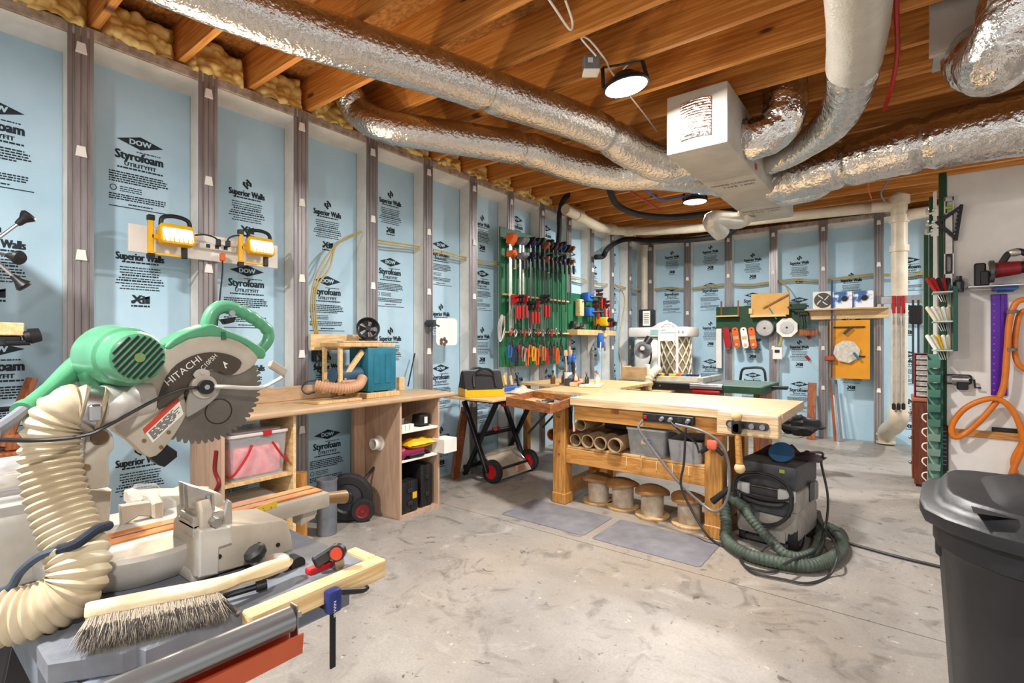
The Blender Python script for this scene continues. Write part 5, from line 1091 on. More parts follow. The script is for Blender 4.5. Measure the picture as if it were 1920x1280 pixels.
for j, px in enumerate((1116, 1122, 1128, 1135)):
    y = PX(px, 560, x=XG + .10).y; z_ = PX(px, (566, 545, 562, 566)[j], x=XG + .1).z
    barclamp('dark red handled clamp, ' + ORD[j] + ' from the left on the smaller board', y, z_, z_ - .38, MATS['dark_red_iron'], M_dsteel, hh=.04, x=XG + .10, bw=.016, group='dark red clamps on the smaller board', handle=M_red, hl=.12, slide=z_ - .06)
t, c = blockpx('cordless_drill', 'yellow and black cordless drill on the small green board', 'drill', 1128, 603, .10, .12, M_yellow, x=XG + .14, d=.2); bb = B(); bb.beam(c + V(-.02, -.02, -.03), c + V(-.04, -.08, -.18), .06, .06, bev=.015); bb.build('grip', M_black, t); bb = B(); bb.cyl(c + V(.1, 0, .02), c + V(.17, 0, .02), .03, .02, n=12); bb.build('chuck', M_black, t)
t, c = blockpx('driver_case', 'dark red tool head beside the cordless drill', 'tool', 1144, 606, .10, .11, MATS['dark_red_iron'], x=XG + .12, d=.1); bb = B(); bb.cyl(c + V(.05, 0, 0), c + V(.09, 0, -.01), .03, n=12); bb.build('nose', M_black, t)
for j, (px, py) in enumerate(((1076, 608), (1088, 612))):
    t, c = blockpx('hole_saw', ('left', 'right')[j] + ' dark steel hole saw on the small green board', 'hole saw', px, py, .09, .09, M_dsteel, d=.07); bb = B(); bb.cyl(c + V(.03, 0, 0), c + V(.07, 0, 0), .03, n=14); bb.build('arbor', M_steel, t)
t, c = blockpx('pocket_jig', 'blue jig hooked over the shelf end below the drill', 'jig', 1126, 638, .12, .20, M_blue, x=XG + .17, d=.06)
for s in (-1, 1): bb = B(); bb.cyl(c + V(.03, s*.05, -.02), c + V(.03, s*.07, -.14), .012, n=8); bb.build('leg', M_steel, t)
bb = B(); bb.ball(c + V(.03, .06, .06), .035); bb.build('knob', M_ply, t)
# ---- side table behind the bench, with tools standing on it
t = thing('side_table', 'tool table against the left wall below the clamp board', 'table', V(-2.75, 4.75, 0))
bb = B(); bb.box2((-3.25, 4.36, .842), (-2.12, 5.25, .872), bev=.003); bb.build('top', M_ply, t)
bb = B(); bb.box2((-2.66, 3.80, .842), (-2.07, 4.358, .872), bev=.003); bb.build('leaf', M_ply, t)
for x_ in (-3.2, -2.2):
    for y_ in (4.42, 5.19): bb = B(); bb.box2((x_ - .03, y_ - .03, 0), (x_ + .03, y_ + .03, .842), bev=.003); bb.build('leg', M_benchz, t)
ZQ = .872
def onq(px, py): p = PX(px, py, z=ZQ); return V(min(max(p.x, -3.2), -2.2), min(max(p.y, 4.4), 5.2), ZQ)
c = onq(1036, 726); t = thing('jigsaw', 'teal grey power tool standing on its base by the boards', 'power tool', c, R(20))
bb = B(); bb.tube(spline([c + V(0, 0, .03), c + V(-.02, .01, .12), c + V(-.05, .02, .19), c + V(-.13, .02, .20)], 6), .052, n=14); bb.build('body', mk('slate_teal', '#5d7c86', .45), t)
bb = B(); bb.tube(spline([c + V(-.10, .0, .22), c + V(-.06, 0, .27), c + V(.02, 0, .25), c + V(.03, 0, .12)], 6), .018, n=10); bb.build('handle', M_black, t); bb = B(); bb.box(c + V(-.02, 0, .008), (.18, .09, .016), bev=.004); bb.build('sole', M_steel, t)
c = onq(1062, 722); t = thing('tool_cup', 'white cup holding blue and wooden brushes', 'cup', c + V(0, 0, 0)); bb = B(); bb.lathe([(0, 0), (.045, 0), (.05, .13), (.045, .13), (.04, .01), (0, .01)], W[t], n=18, caps=False); bb.build('cup', M_white, t)
for j in range(7):
    a = j*.9; d = V(.05*math.cos(a), .05*math.sin(a), .24 + .03*(j % 3)); t2 = thing('brush', ORD[j] + ' brush standing in the white cup, ' + ('blue', 'blue', 'wooden')[j % 3] + ' handled', 'brush', c + V(0, 0, .015), 0, 'brushes in the white cup'); b0 = c + V(.02*math.cos(a), .02*math.sin(a), .015)
    bb = B(); bb.cyl(b0, c + d, .009, n=8); bb.build('handle', (M_blue, M_blue, M_ply)[j % 3], t2); bb = B(); bb.box(c + d*1.0 + V(0, 0, .02), (.03, .03, .06), bev=.006); bb.build('head', M_blue if j % 3 < 2 else M_ply, t2)
specs = [(985, 735, 'wood_block', 'long pine offcut on the side table under the chisels', M_ply, (.08, .30, .04)), (1000, 733, 'red_clamp', 'red handled clamp lying on the side table', M_red, (.05, .2, .05)), (1012, 729, 'hand_plane', 'dark hand plane lying on the side table', M_dsteel, (.07, .22, .07)), (1024, 733, 'try_square', 'dark blue tool on the side table edge', MATS['navy_plastic'], (.05, .2, .03)), (1047, 733, 'glue_tray', 'flat pale tray on the side table near the bench', M_cream, (.2, .3, .025))]
for px, py, nm, lb, m_, d in specs:
    c = onq(px, py); t = thing(nm, lb, 'tool', c, R(20)); bb = B(); bb.box(V(0, 0, d[2]/2), d, W[t], bev=.006); bb.build('body', m_, t)
    if nm in ('hand_plane', 'red_clamp', 'try_square'): bb = B(); bb.ball(W[t] @ V(0, .06, d[2] + .02), (.018, .025, .03)); bb.build('knob', M_brownwood, t)
for j in range(9):
    c = onq(975 + 11*j, 727 + (j % 3)*3); nm = ('bottle', 'spray_can', 'glue_bottle')[j % 3]
    t = thing(nm, ('amber', 'dark', 'pale')[j % 3] + ' small upright item, ' + ORD[j] + ' from the left on side table', 'bottle' if j % 3 != 1 else 'tool', c); m_ = (mk('amber_glass', '#7a4a1e', .3), M_dsteel, M_cream)[j % 3]
    bb = B(); bb.lathe([(0, 0), (.025, 0), (.027, .06), (.022, .085), (.010, .1), (.010, .12), (0, .12)], W[t], n=14, caps=False); bb.build('body', m_, t); bb = B(); bb.cyl(c + V(0, 0, .12), c + V(0, 0, .14), .012, n=10); bb.build('cap', (M_black, M_steel, M_orange)[j % 3], t)
for j, (px, m_) in enumerate(((1092, M_red), (1106, M_dsteel), (1118, M_orange))):
    c = PX(px, 722, z=ZQ); c = V(max(c.x, -2.5), 4.24 - .0*j, ZQ); c = V(-2.02 + .055*j, 4.2, ZQ)
    c = PX(px, 721, y=5.35); t = thing('hand_screw', ('red', 'steel', 'orange')[j] + ' clamp hooked on the far bench ledge', 'clamp', V(c.x, c.y, c.z)); bb = B(); bb.tube(spline([c + V(-.04, 0, -.02), c + V(-.03, 0, .04), c + V(.03, 0, .05), c + V(.06, 0, .0)], 5), .018, n=8); bb.build('frame', m_, t); bb = B(); bb.cyl(c + V(.05, 0, .0), c + V(.09, 0, -.02), .012, n=8); bb.build('handle', M_black, t)
bb = B(); bb.box2((-2.95, 5.27, .78), (-1.95, 5.45, c.z - .035), bev=.003); tag(bb.build('rear_ledge', M_ply), 'narrow plywood ledge beyond the side table', 'shelf')
# ================================================================ BACK WALL
# ---- table saw
t = thing('table_saw', 'table saw with green wing and black front rail at the back', 'table saw', V(-1.85, 5.75, 0))
M_cast = mk('cast_iron', '#7f8486', .4, .6, var=.12)
bb = B(); bb.box2((-2.62, 5.42, .835), (-1.50, 6.15, .868), bev=.003); bb.build('table', M_cast, t)
bb = B(); bb.box2((-1.495, 5.36, .835), (-1.08, 6.15, .868), bev=.003); bb.build('wing', mk('green_top', '#57706a', .45), t)
bb = B(); bb.box2((-1.495, 5.33, .795), (-1.06, 5.36, .865), bev=.003); bb.box2((-1.08, 5.36, .795), (-1.06, 6.15, .865), bev=.003); bb.build('wing_edge', M_dgreen, t)
bb = B(); bb.box2((-2.64, 5.36, .80), (-1.22, 5.40, .862), bev=.004); bb.build('front_rail', M_bsteel, t)
for i in range(4): bb = B(); bb.cyl((-2.45 + .36*i, 5.355, .83), (-2.45 + .36*i, 5.36, .83), .012, n=8); bb.build('bolt', M_steel, t)
bb = B(); bb.cyl((-1.74, 5.30, .85), (-1.42, 5.30, .85), .032, n=16); bb.build('fence_tube', M_steel, t)
bb = B(); bb.box2((-1.72, 5.27, .775), (-1.44, 5.31, .815), bev=.012, seg=2); bb.build('fence_lever', M_red, t)
bb = B(); bb.box2((-1.70, 5.40, .87), (-1.64, 6.1, .93), bev=.004); bb.build('fence', M_alu, t)
bb = B(); bb.box2((-2.3, 5.55, .05), (-1.6, 6.05, .80), bev=.01); bb.build('cabinet', mk('tan_cabinet', '#a08a5c', .6), t)
bb = B(); bb.box2((-2.56, 5.5, .0), (-2.50, 6.1, .80), bev=.003); bb.build('stand_leg', M_benchz, t)
bb = B(); bb.box2((-1.18, 5.5, 0), (-1.12, 6.1, .80), bev=.003); bb.build('stand_leg', M_brownwood, t)
bb = B(); bb.cyl((-1.95, 5.5, .55), (-1.95, 5.44, .55), .07, n=20); bb.build('hand_wheel', M_bsteel, t)
bb = B(); bb.box2((-1.06, 5.75, .82), (-.92, 5.85, .85), bev=.004); bb.build('outrigger', M_bsteel, t)
hp = [PX(1388, 705, y=6.2), PX(1391, 695, y=6.2), PX(1400, 690, y=6.2), PX(1430, 691, y=6.2), PX(1436, 705, y=6.2)]
hp[0].z = hp[-1].z = .868
bb = B(); bb.tube(spline(hp, 6), .014, n=8); bb.build('guard_handle', M_black, t)
z0 = .868
c = PX(1326, 708, z=z0); c.y = 5.62; c.x = -1.83; t = thing('parts_tray', 'white foam tray of yellow and orange bits on the saw', 'tray', V(-1.98, 5.62, z0), R(14))
T = W[t]; bb = B(); bb.box(V(0, 0, .006), (.46, .22, .012), T); bb.build('base', M_cream, t)
for p, d in ((V(0, -.11, .03), (.46, .015, .06)), (V(0, .11, .03), (.46, .015, .06)), (V(.225, 0, .03), (.015, .22, .06)), (V(-.225, 0, .03), (.015, .22, .06))): bb = B(); bb.box(p, d, T, bev=.003); bb.build('side', M_cream, t)
rn = random.Random(8)
for j in range(8):
    p = T @ V(-.17 + .048*j, rn.uniform(-.05, .05), .013); m_ = (M_yellow, M_black, M_yellow, M_orange, M_orange, M_teal, MATS['navy_plastic'], M_black)[j]
    t2 = thing('drill_guide', ('yellow', 'black', 'yellow', 'orange', 'orange', 'teal', 'navy', 'black')[j] + ' gadget, ' + ORD[j] + ' from the left in the foam tray', 'tool', p, rn.uniform(0, 3)); bb = B(); bb.box(V(0, 0, .035), (.06, .045, .07), W[t2], bev=.014, seg=2); bb.build('body', m_, t2); bb = B(); bb.cyl(W[t2] @ V(.02, 0, .05), W[t2] @ V(.055, 0, .06), .012, n=8); bb.build('spout', m_, t2)
bb = B(); bb.box(V(-1.60, 5.6, z0 + .008), (.02, .03, .016)); 
# clutter at the left end of the saw
c = V(-2.52, 5.55, z0)
t = thing('plywood_box', 'open plywood box at the left end of the saw table', 'box', c); bb = B(); bb.box2(c + V(-.08, -.06, 0), c + V(.22, -.04, .15), bev=.002); bb.box2(c + V(-.08, -.06, 0), c + V(-.06, .16, .15), bev=.002); bb.build('side', M_ply, t)
t = thing('red_vise', 'dusty pink vise standing on the saw table left end', 'vise', c + V(.1, .03, 0)); bb = B(); bb.box(c + V(.12, .02, .05), (.13, .1, .10), bev=.012); bb.build('body', mk('dusty_pink', '#b0465a', .6), t); bb = B(); bb.box(c + V(.2, .02, .09), (.03, .08, .18), bev=.006); bb.build('jaw', M_paper, t); bb = B(); bb.cyl(c + V(.2, -.03, .05), c + V(.36, -.03, .05), .03, n=12); bb.build('screw', M_dsteel, t)
P_ = resample(spline([V(-2.17, 5.5, z0 + .13), V(-2.17, 5.42, z0 + .12), V(-2.2, 5.33, z0 + .03), V(-2.22, 5.31, z0 - .15)], 8), .012)
bb = B(); bb.tube(P_, lambda i, k, a: .045 + .004*math.sin(i*2.2), n=14); tag(bb.build('dust_hose', M_cream), 'short cream hose draped over the saw table edge', 'hose')
# ---- white dust collector
YD = 7.1; a = PX(1180, 623, y=YD); b2 = PX(1291, 623, y=YD); zt1 = PX(1180, 614, y=YD).z; zt0_ = PX(1180, 632, y=YD).z
t = thing('dust_collector', 'white dust collector with lattice wrapped canister at the back', 'dust collector', V((a.x + b2.x)/2, YD + .2, 0))
bb = B(); bb.box2((a.x, YD - .05, zt0_), (b2.x, YD + .5, zt1), bev=.03, seg=2); bb.build('top_housing', M_white, t)
bb = B(); bb.box(V((a.x + b2.x)/2 + .02, YD - .052, (zt0_ + zt1)/2), (.22, .004, .07)); bb.build('label_plate', mk('pale_teal_label', '#9fc9c6', .5), t)
for j in range(3): bb = B(); bb.cyl(V(b2.x - .18 + .06*j, YD - .05, (zt0_ + zt1)/2), V(b2.x - .18 + .06*j, YD - .06, (zt0_ + zt1)/2), .014, n=10); bb.build('knob', mk('pink_knob', '#c98a80', .5), t)
xm = PX(1233, 660, y=YD).x; zb3 = .35
bb = B(); bb.box(V((a.x + xm)/2 + .04, YD + .2, (zb3 + zt0_)/2), (xm - a.x - .05, .42, zt0_ - zb3), bev=.06, seg=3); bb.build('blower_body', M_white, t)
cx_, cy_ = (xm + b2.x)/2 - .03, YD + .2; rc = (b2.x - xm)/2 - .02
bb = B(); bb.cyl(V(cx_, cy_, zb3), V(cx_, cy_, zt0_), rc, n=32); bb.build('canister', mk('dusty_filter', '#9a8a72', .9, var=.2), t)
nd = 12
def lat(s):
    for k in range(nd):
        pts = [V(cx_ + (rc + .012)*math.cos(a_), cy_ + (rc + .012)*math.sin(a_), zb3 + (zt0_ - zb3)*u) for u in [i/14 for i in range(15)] for a_ in [2*PI*k/nd + s*u*2.6]]
        bb = B(); bb.tube(pts, .011, n=5); bb.build('lattice_strip', M_cream, t)
lat(1); lat(-1)
for x_ in (a.x + .12, b2.x - .1): bb = B(); bb.box2((x_ - .03, YD + .1, 0), (x_ + .03, YD + .3, zb3 + .05), bev=.004); bb.build('leg', M_white, t)
# arch frame standing in front of it
g0 = PX(1236, 700, y=6.75); g1 = PX(1269, 700, y=6.75); gz = PX(1250, 606, y=6.75).z
t = thing('arched_frame', 'white arched tube frame standing before the dust collector', 'frame', V((g0.x + g1.x)/2, 6.75, 0)); w_ = g1.x - g0.x
bb = B(); bb.tube(spline([V(g0.x, 6.75, 0), V(g0.x, 6.75, .5), V(g0.x, 6.75, gz - .16), V(g0.x + .05, 6.75, gz - .03), V((g0.x + g1.x)/2, 6.75, gz), V(g1.x - .05, 6.75, gz - .03), V(g1.x, 6.75, gz - .16), V(g1.x, 6.75, .5), V(g1.x, 6.75, 0)], 7), .018, n=10); bb.build('tube', M_white, t)
bb = B(); bb.box2((g0.x, 6.745, gz - .24), (g1.x, 6.755, gz - .12)); bb.build('panel', mk('pale_panel', '#d9e4e0', .5), t)
bb = B(); bb.cyl(V(g0.x, 6.75, gz - .12), V(g1.x, 6.75, gz - .12), .012); bb.build('crossbar', M_white, t)
# clamp lamp and box near it
c = PX(1205, 655, y=6.6); t = thing('clamp_lamp', 'silver reflector clamp lamp before the dust collector', 'lamp', V(c.x, c.y, c.z - .2))
Tl = Matrix.Translation(c) @ Matrix.Rotation(R(100), 4, 'X') @ Matrix.Rotation(R(25), 4, 'Y')
bb = B(); bb.lathe([(.03, -.1), (.05, -.06), (.09, .0), (.12, .04), (.115, .04), (.085, 0), (.04, -.06)], Tl, n=24, caps=False); bb.build('reflector', M_steel, t)
bb = B(); bb.cyl(c + V(.05, 0, .08), c + V(.08, .05, .16), .05, n=14); bb.build('socket', M_black, t); bb = B(); bb.tube(spline([c + V(.08, .05, .1), c + V(.1, .05, -.1), c + V(.05, .03, -.3), V(-2.52, 6.05, .872)], 5), .012); bb.build('arm', M_bsteel, t)
c = PX(1212, 597, y=7.25); t = thing('air_filter_box', 'grey electrical unit with white label above the dust collector', 'box', V(c.x, c.y, zt1)); h_ = PX(1212, 580, y=7.25).z - zt1
bb = B(); bb.box(V(c.x, 7.28, zt1 + h_/2), (.20, .2, h_), bev=.02, seg=2); bb.build('body', M_dsteel, t); bb = B(); bb.box(V(c.x + .03, 7.178, zt1 + h_/2), (.11, .004, h_*.8)); bb.build('label', M_paper, t); 
bb = B()
for j in range(6): bb.box(V(c.x + .03, 7.1755, zt1 + h_*(.25 + .1*j)), (.08, .001, .008))
bb.build('label_print', M_black, t, kind='stuff')
bb = B(); bb.surf(lambda u, v: (c.x + .14 + .3*u, 7.1 + .3*v, zt1 + .005 + .08*math.sin(PI*u)**.6*math.sin(PI*v)**.6*(1 + .6*noise.noise(V(u*5, v*5, 9)))), 12, 10); tag(bb.build('cloth_bundle', M_paper), 'pale cloth bundled on the dust collector top', 'cloth')
# white pipe in the corner
p = PX(1208, 560, y=7.8); bb = B(); bb.cyl(V(p.x, 7.8, 0), V(p.x, 7.8, 2.85), .055, n=18); bb.cyl(V(p.x, 7.8, 2.78), V(p.x, 7.8, 2.86), .066, n=18); tag(bb.build('corner_pipe', M_pvc), 'white vertical pipe in the far left corner', 'pipe')
# ---- tools hung on the back wall
YW = 7.94
def bwbox(name, label, cat, x0, y0_, x1, y1_, mat, d=.02, y=YW, part='panel', group=None, bev=.003):
    p = PX(x0, y0_, y=y); q = PX(x1, y1_, y=y); t = thing(name, label, cat, V((p.x + q.x)/2, y, q.z), 0, group); bb = B(); bb.box2((p.x, y - d/2, q.z), (q.x, y + d/2, p.z), bev=bev); bb.build(part, mat, t); return t
t = bwbox('green_board', 'long dark green board on the back wall behind saw blades', 'board', 1343, 576, 1512, 616, M_dgreen)
p = PX(1345, 592, y=YW - .05); q = PX(1386, 595, y=YW - .05)
t = thing('peg_shelf', 'small slatted shelf on the dark green board', 'shelf', V((p.x + q.x)/2, YW - .06, p.z))
bb = B(); bb.box2((p.x, YW - .13, p.z - .02), (q.x, YW - .012, p.z), bev=.002); bb.build('ledge', M_pinex, t)
for x_ in (p.x + .04, q.x - .03): bb = B(); bb.box2((x_, YW - .03, p.z), (x_ + .02, YW - .011, p.z + .22)); bb.build('upright', M_brownwood, t)
bwbox('white_batten', 'white painted upright batten below the green board', 'board', 1343, 616, 1353, 690, M_paper, d=.03, y=YW - .01)
for j, (px, m_, nm) in enumerate(((1363, M_red, 'red'), (1380, M_orange, 'orange'), (1396, M_white, 'white'), (1411, M_orange, 'orange'))):
    c = PX(px, 633, y=YW - .05); t = thing('push_stick', ('dark red', 'orange', 'white', 'orange')[j] + ' rounded push stick, ' + ORD[j] + ' from the left', 'push stick', c - V(0, 0, .15), 0, 'push sticks below the green board')
    T = frame(c, (1, 0, 0), (0, 0, 1)) @ Matrix.Rotation(R(8), 4, 'Z')
    bb = B(); bb.prism(rrect(.088, .31, .042, 6), .022, T, bev=.004); bb.build('blade', m_, t)
    if j: bb = B(); bb.box(V(0, .0, .012), (.07, .05, .004), T); bb.build('band', M_ply, t); bb = B(); bb.cyl(T @ V(.005, .12, .0), T @ V(.005, .12, .013), .012, n=10); bb.build('hang_hole', M_black, t); bb = B(); bb.cyl(T @ V(.0, -.1, .0), T @ V(.0, -.1, .025), .02, n=12); bb.build('knob', M_ply, t)
    else:
        for q_ in (-.02, .02): bb = B(); bb.box(V(q_, 0, .012), (.008, .27, .006), T); bb.build('rib', m_, t)
def sawblade(label, px, py, r, holder, teeth=40):
    c = PX(px, py, y=YW - .05); t = thing('spare_cutting_disc', label, 'saw blade', c - V(0, 0, r)); T = frame(c, (1, 0, 0), (0, 0, 1))
    out = []
    for i in range(teeth): out += [(r*math.cos(2*PI*i/teeth), r*math.sin(2*PI*i/teeth)), (r*.93*math.cos(2*PI*(i+.35)/teeth), r*.93*math.sin(2*PI*(i+.35)/teeth))]
    bb = B(); bb.prism(out, .004, T @ Matrix.Translation((0, 0, .012))); bb.build('blade', M_steel, t); bb = B(); bb.cyl(T @ V(0, 0, .01), T @ V(0, 0, .018), .014, n=12); bb.build('arbor', M_black, t)
    bb = B(); bb.prism(holder, .014, T, bev=.003); bb.build('holder', M_paper if 'octagon' in label else M_dsteel, t)
sawblade('round silver saw blade hanging on the back wall', 1434, 615, .112, circ(.124, 28))
sawblade('silver saw blade on a pale octagonal holder', 1475.5, 614, .09, circ(.142, 8, a0=PI/8))
t = bwbox('crosscut_sled', 'yellow plywood jig on the back wall with diagonal bar', 'jig', 1409, 552, 1480, 590, mk('golden_ply', '#d9a95a', .55, col2='#c79446', vs=4), d=.06, y=YW - .06)
p = PX(1431, 578, y=YW - .1); q = PX(1479, 552, y=YW - .1); bb = B(); bb.beam(p, q, .02, .022, bev=.002); bb.build('diagonal_fence', M_brownwood, t)
p = PX(1442, 577, y=YW - .1); q = PX(1456, 598, y=YW - .1); bb = B(); bb.beam(p, q, .012, .015); bb.build('blue_clip', M_teal, t)
p = PX(1408, 590, y=YW - .08); q = PX(1474, 593, y=YW - .08); bb = B(); bb.box2((p.x, YW - .12, q.z), (q.x, YW - .03, p.z)); bb.build('bottom_cleat', M_pinex, t)
bb = B(); k0 = PX(1408, 583, y=YW - .1); bb.box(k0, (.05, .06, .08), bev=.004); bb.build('stop_block', M_pinex, t)
# shelf with boxes
t = bwbox('wall_shelf', 'long pine shelf rail on the back wall', 'shelf', 1511, 583, 1667, 596, M_pinex, d=.05, y=YW - .05); p = PX(1511, 583, y=YW - .08); q = PX(1667, 583, y=YW - .08)
bb = B(); bb.box2((p.x, YW - .20, p.z), (q.x, YW - .01, p.z + .018), bev=.002); bb.build('ledge', M_ply, t); zsh = p.z + .018
c = PX(1543, 566, y=YW - .12); t = thing('vent_grille', 'square plate with dark round swirl vent on shelf', 'vent', V(c.x, c.y, zsh)); bb = B(); bb.box(V(c.x, c.y, zsh + .115), (.23, .02, .23), bev=.003); bb.build('plate', M_paper, t)
Tv = frame(V(c.x, c.y - .012, zsh + .115), (1, 0, 0), (0, 0, 1)); bb = B(); bb.prism(circ(.10, 28), .01, Tv); bb.build('disc', mk('dark_grey_disc', '#4e4a46', .6), t)
for k in range(4):
    a_ = k*PI/2; bb = B(); bb.tube(spline([Tv @ V(.02*math.cos(a_), .02*math.sin(a_), .007), Tv @ V(.05*math.cos(a_ + .5), .05*math.sin(a_ + .5), .007), Tv @ V(.085*math.cos(a_ + .7), .085*math.sin(a_ + .7), .007)], 4), .007, n=6); bb.build('swirl_vane', M_paper, t)
for j, px in enumerate((1581, 1618)):
    c = PX(px, 567, y=YW - .12); t = thing('tool_box', ('left', 'right')[j] + ' blue and white retail box on the wall shelf', 'box', V(c.x, c.y, zsh)); bb = B(); bb.box(V(c.x, c.y, zsh + .105), (.22, .12, .21), bev=.002); bb.build('carton', [mk('blue_white_print', '#e6e8ec', .5, col2='#3a639c', vs=6, thr=(.42, .5))], t); bb = B(); bb.cyl(V(c.x + .02, c.y - .06, zsh + .12), V(c.x + .02, c.y - .072, zsh + .12), .035, n=14); bb.build('printed_tool', M_black, t)
c = PX(1500, 575, y=YW - .1); t = thing('abrasive_stack', 'stack of dark sanding belts hanging beside the shelf', 'sandpaper', V(c.x, c.y, c.z - .25))
for k in range(6): bb = B(); bb.box(V(c.x + .02*k - .05, c.y - .02*(k % 2), c.z - .02*k), (.20 - .02*k, .03, .022), bev=.002); bb.build('sheet', M_black if k % 2 else M_dgreen, t)
for k in range(5): bb = B(); bb.beam(V(c.x - .02 + .03*k, c.y, c.z - .08), V(c.x + .03*k, c.y, c.z - .26), .02, .006, up=(0, 1, 0)); bb.build('strip', M_dgreen if k % 2 else M_black, t)
bwbox('wood_strip', 'brown wood strip on the back wall below the belts', 'board', 1493, 618, 1534, 629, M_brownwood, d=.02)
# orange jig board with octagon
t = bwbox('jig_board', 'large orange plywood jig board on the back wall', 'jig', 1556, 601, 1631, 711, mk('orange_ply', '#dd961f', .5, col2='#c98314', vs=3), d=.05, y=YW - .06)
for (x0, y0_, x1) in ((1563, 613, 1622), (1570, 667, 1622)): p = PX(x0, y0_, y=YW - .1); q = PX(x1, y0_ + 1, y=YW - .1); bb = B(); bb.box2((p.x, YW - .10, p.z - .012), (q.x, YW - .085, p.z + .006)); bb.build('slot_track', M_black, t)
c = PX(1587, 659, y=YW - .11); T = frame(c, (1, 0, 0), (0, 0, 1)); bb = B(); bb.prism(circ(.15, 8, a0=.2), .02, T, bev=.003); bb.build('octagon_plate', mk('speckled_plate', '#d6d0c4', .6, col2='#b3ab9c', vs=30), t)
bb = B(); bb.beam(T @ V(.08, -.01, .02), T @ V(.14, -.1, .02), .03, .03, bev=.006); bb.build('toggle', M_teal, t); bb = B(); bb.beam(PX(1582, 626, y=YW - .12), PX(1596, 613, y=YW - .12), .04, .03, bev=.006); bb.build('lever', M_dsteel, t)
p = PX(1560, 525, y=YW - .13); q = PX(1559, 708, y=YW - .13)
t = thing('blue_bar_clamp', 'long navy bar clamp standing upright before the jig board', 'clamp', q); bb = B(); bb.beam(q, p, .022, .012, up=(0, 1, 0)); bb.build('bar', mk('navy_steel', '#2d4a78', .4, .4), t); c = PX(1555, 672, y=YW - .14); bb = B(); bb.box(c, (.11, .04, .06), bev=.012); bb.build('jaw', mk('brick_red', '#a8472c', .5), t)
# steel rail with red handled clamps reaching down past the stack
t = bwbox('clamp_rail', 'steel clamp rail strapped to the white stack', 'rail', 1652, 556, 1730, 567, M_steel, d=.03, y=6.955)
for j, px in enumerate((1676, 1685, 1694)):
    p = PX(px, 560, y=6.935); q = PX(px, 768, y=6.935); barL = p.z - q.z
    t = thing('pipe_clamp', 'red handled bar clamp, ' + ORD[j] + ' from the left on the steel rail', 'clamp', q, 0, 'red handled clamps on the steel rail')
    bb = B(); bb.box2((p.x - .011, 6.925, q.z), (p.x + .011, 6.9395, p.z - .2), bev=.002); bb.build('bar', M_alu, t); bb = B(); bb.cyl(V(p.x, 6.905, p.z + .03), V(p.x, 6.905, p.z - .16), .018, .015, n=12); bb.build('handle', M_red, t); bb = B(); bb.cyl(V(p.x, 6.905, p.z - .16), V(p.x, 6.905, p.z - .28), .009, n=8); bb.build('screw', M_steel, t)
    bb = B(); bb.box(V(p.x, 6.905, q.z + .04), (.035, .06, .07), bev=.01); bb.build('foot_jaw', M_black, t)
for j, px in enumerate((1712, 1722)):
    p = PX(px, 562, y=6.92); t = thing('ratchet_clamp', ('left', 'right')[j] + ' black ratchet clamp at rail end beside the drawers', 'clamp', p - V(0, 0, .3)); bb = B(); bb.box2((p.x - .01, 6.928, p.z - .9), (p.x + .01, 6.9395, p.z), bev=.001); bb.build('bar', M_dsteel, t); bb = B(); bb.box(p - V(0, .02, .16), (.07, .05, .2), bev=.012); bb.build('grip', M_black, t)
# outlet, squeeze bottles, leaning wood
c = PX(1458, 662, y=YW); t = thing('wall_outlet', 'white outlet box with cables on a back wall stud', 'outlet', c); bb = B(); bb.box(c, (.12, .06, .17), bev=.006); bb.build('box', M_white, t); bb = B(); bb.box(c + V(0, -.035, .03), (.06, .02, .04), bev=.004); bb.build('socket', M_black, t)
bb = B(); bb.tube(spline([c + V(.02, 0, .1), PX(1466, 630, y=YW), PX(1464, 605, y=YW)], 5), .02, n=8); bb.build('conduit', M_romex, t)
for j, (px, py) in enumerate(((1520, 635), (1519, 675))):
    p = PX(px - 8, py - 8, y=8.128); q = PX(px + 6, py + 8, y=8.128); t = thing('glue_brush', ('upper', 'lower')[j] + ' red capped clear tube stuck on the foam', 'tube', q); bb = B(); bb.cyl(p, p.lerp(q, .5), .02, n=10); bb.build('cap', M_red, t); bb = B(); bb.cyl(p.lerp(q, .5), q + (q - p)*.6, .017, n=10); bb.build('tube', M_clear, t)
p = PX(1521, 817, z=0); t = thing('leaning_board', 'brown board leaning on back wall beyond the bench corner', 'plank', V(p.x, 7.85, 0)); q = PX(1522, 718, y=7.9); bb = B(); bb.beam(V(PX(1520, 817, y=7.78).x, 7.80, 0), V(q.x, 7.95, q.z), .10, .03, up=(0, 1, 0), bev=.003); bb.build('board', M_brownwood, t)
for j, (a_, b3, m_) in enumerate((((1566, 820), (1557, 712), M_brownwood), ((1572, 820), (1562, 740), M_steel), ((1578, 820), (1567, 712), M_grey))):
    p = PX(a_[0], a_[1], y=7.88); p.z = 0; q = PX(b3[0], b3[1], y=7.95); bb = B(); bb.beam(p, q, .03, .02, up=(0, 1, 0), bev=.002); tag(bb.build('metal_strip', m_), ('brown', 'silver', 'grey')[j] + ' strip leaning under the orange jig board', 'strip')
t = thing('rag_bag', 'black dusty bag hanging behind the bench right end', 'bag', PX(1488, 800, y=5.9)); c = PX(1480, 785, y=5.9)
c = PX(1498, 797, y=5.9)
bb = B(); bb.surf(lambda u, v: (lambda r_: (c.x + .20*r_*math.cos(2*PI*u)*math.sin(PI*v), c.y + .1*r_*math.sin(2*PI*u)*math.sin(PI*v), c.z + .09*r_*math.cos(PI*v)))(1 + .55*noise.noise(V(3*math.cos(2*PI*u), 3*math.sin(2*PI*u), 5*v))), 24, 14); bb.build('bag', M_black, t)
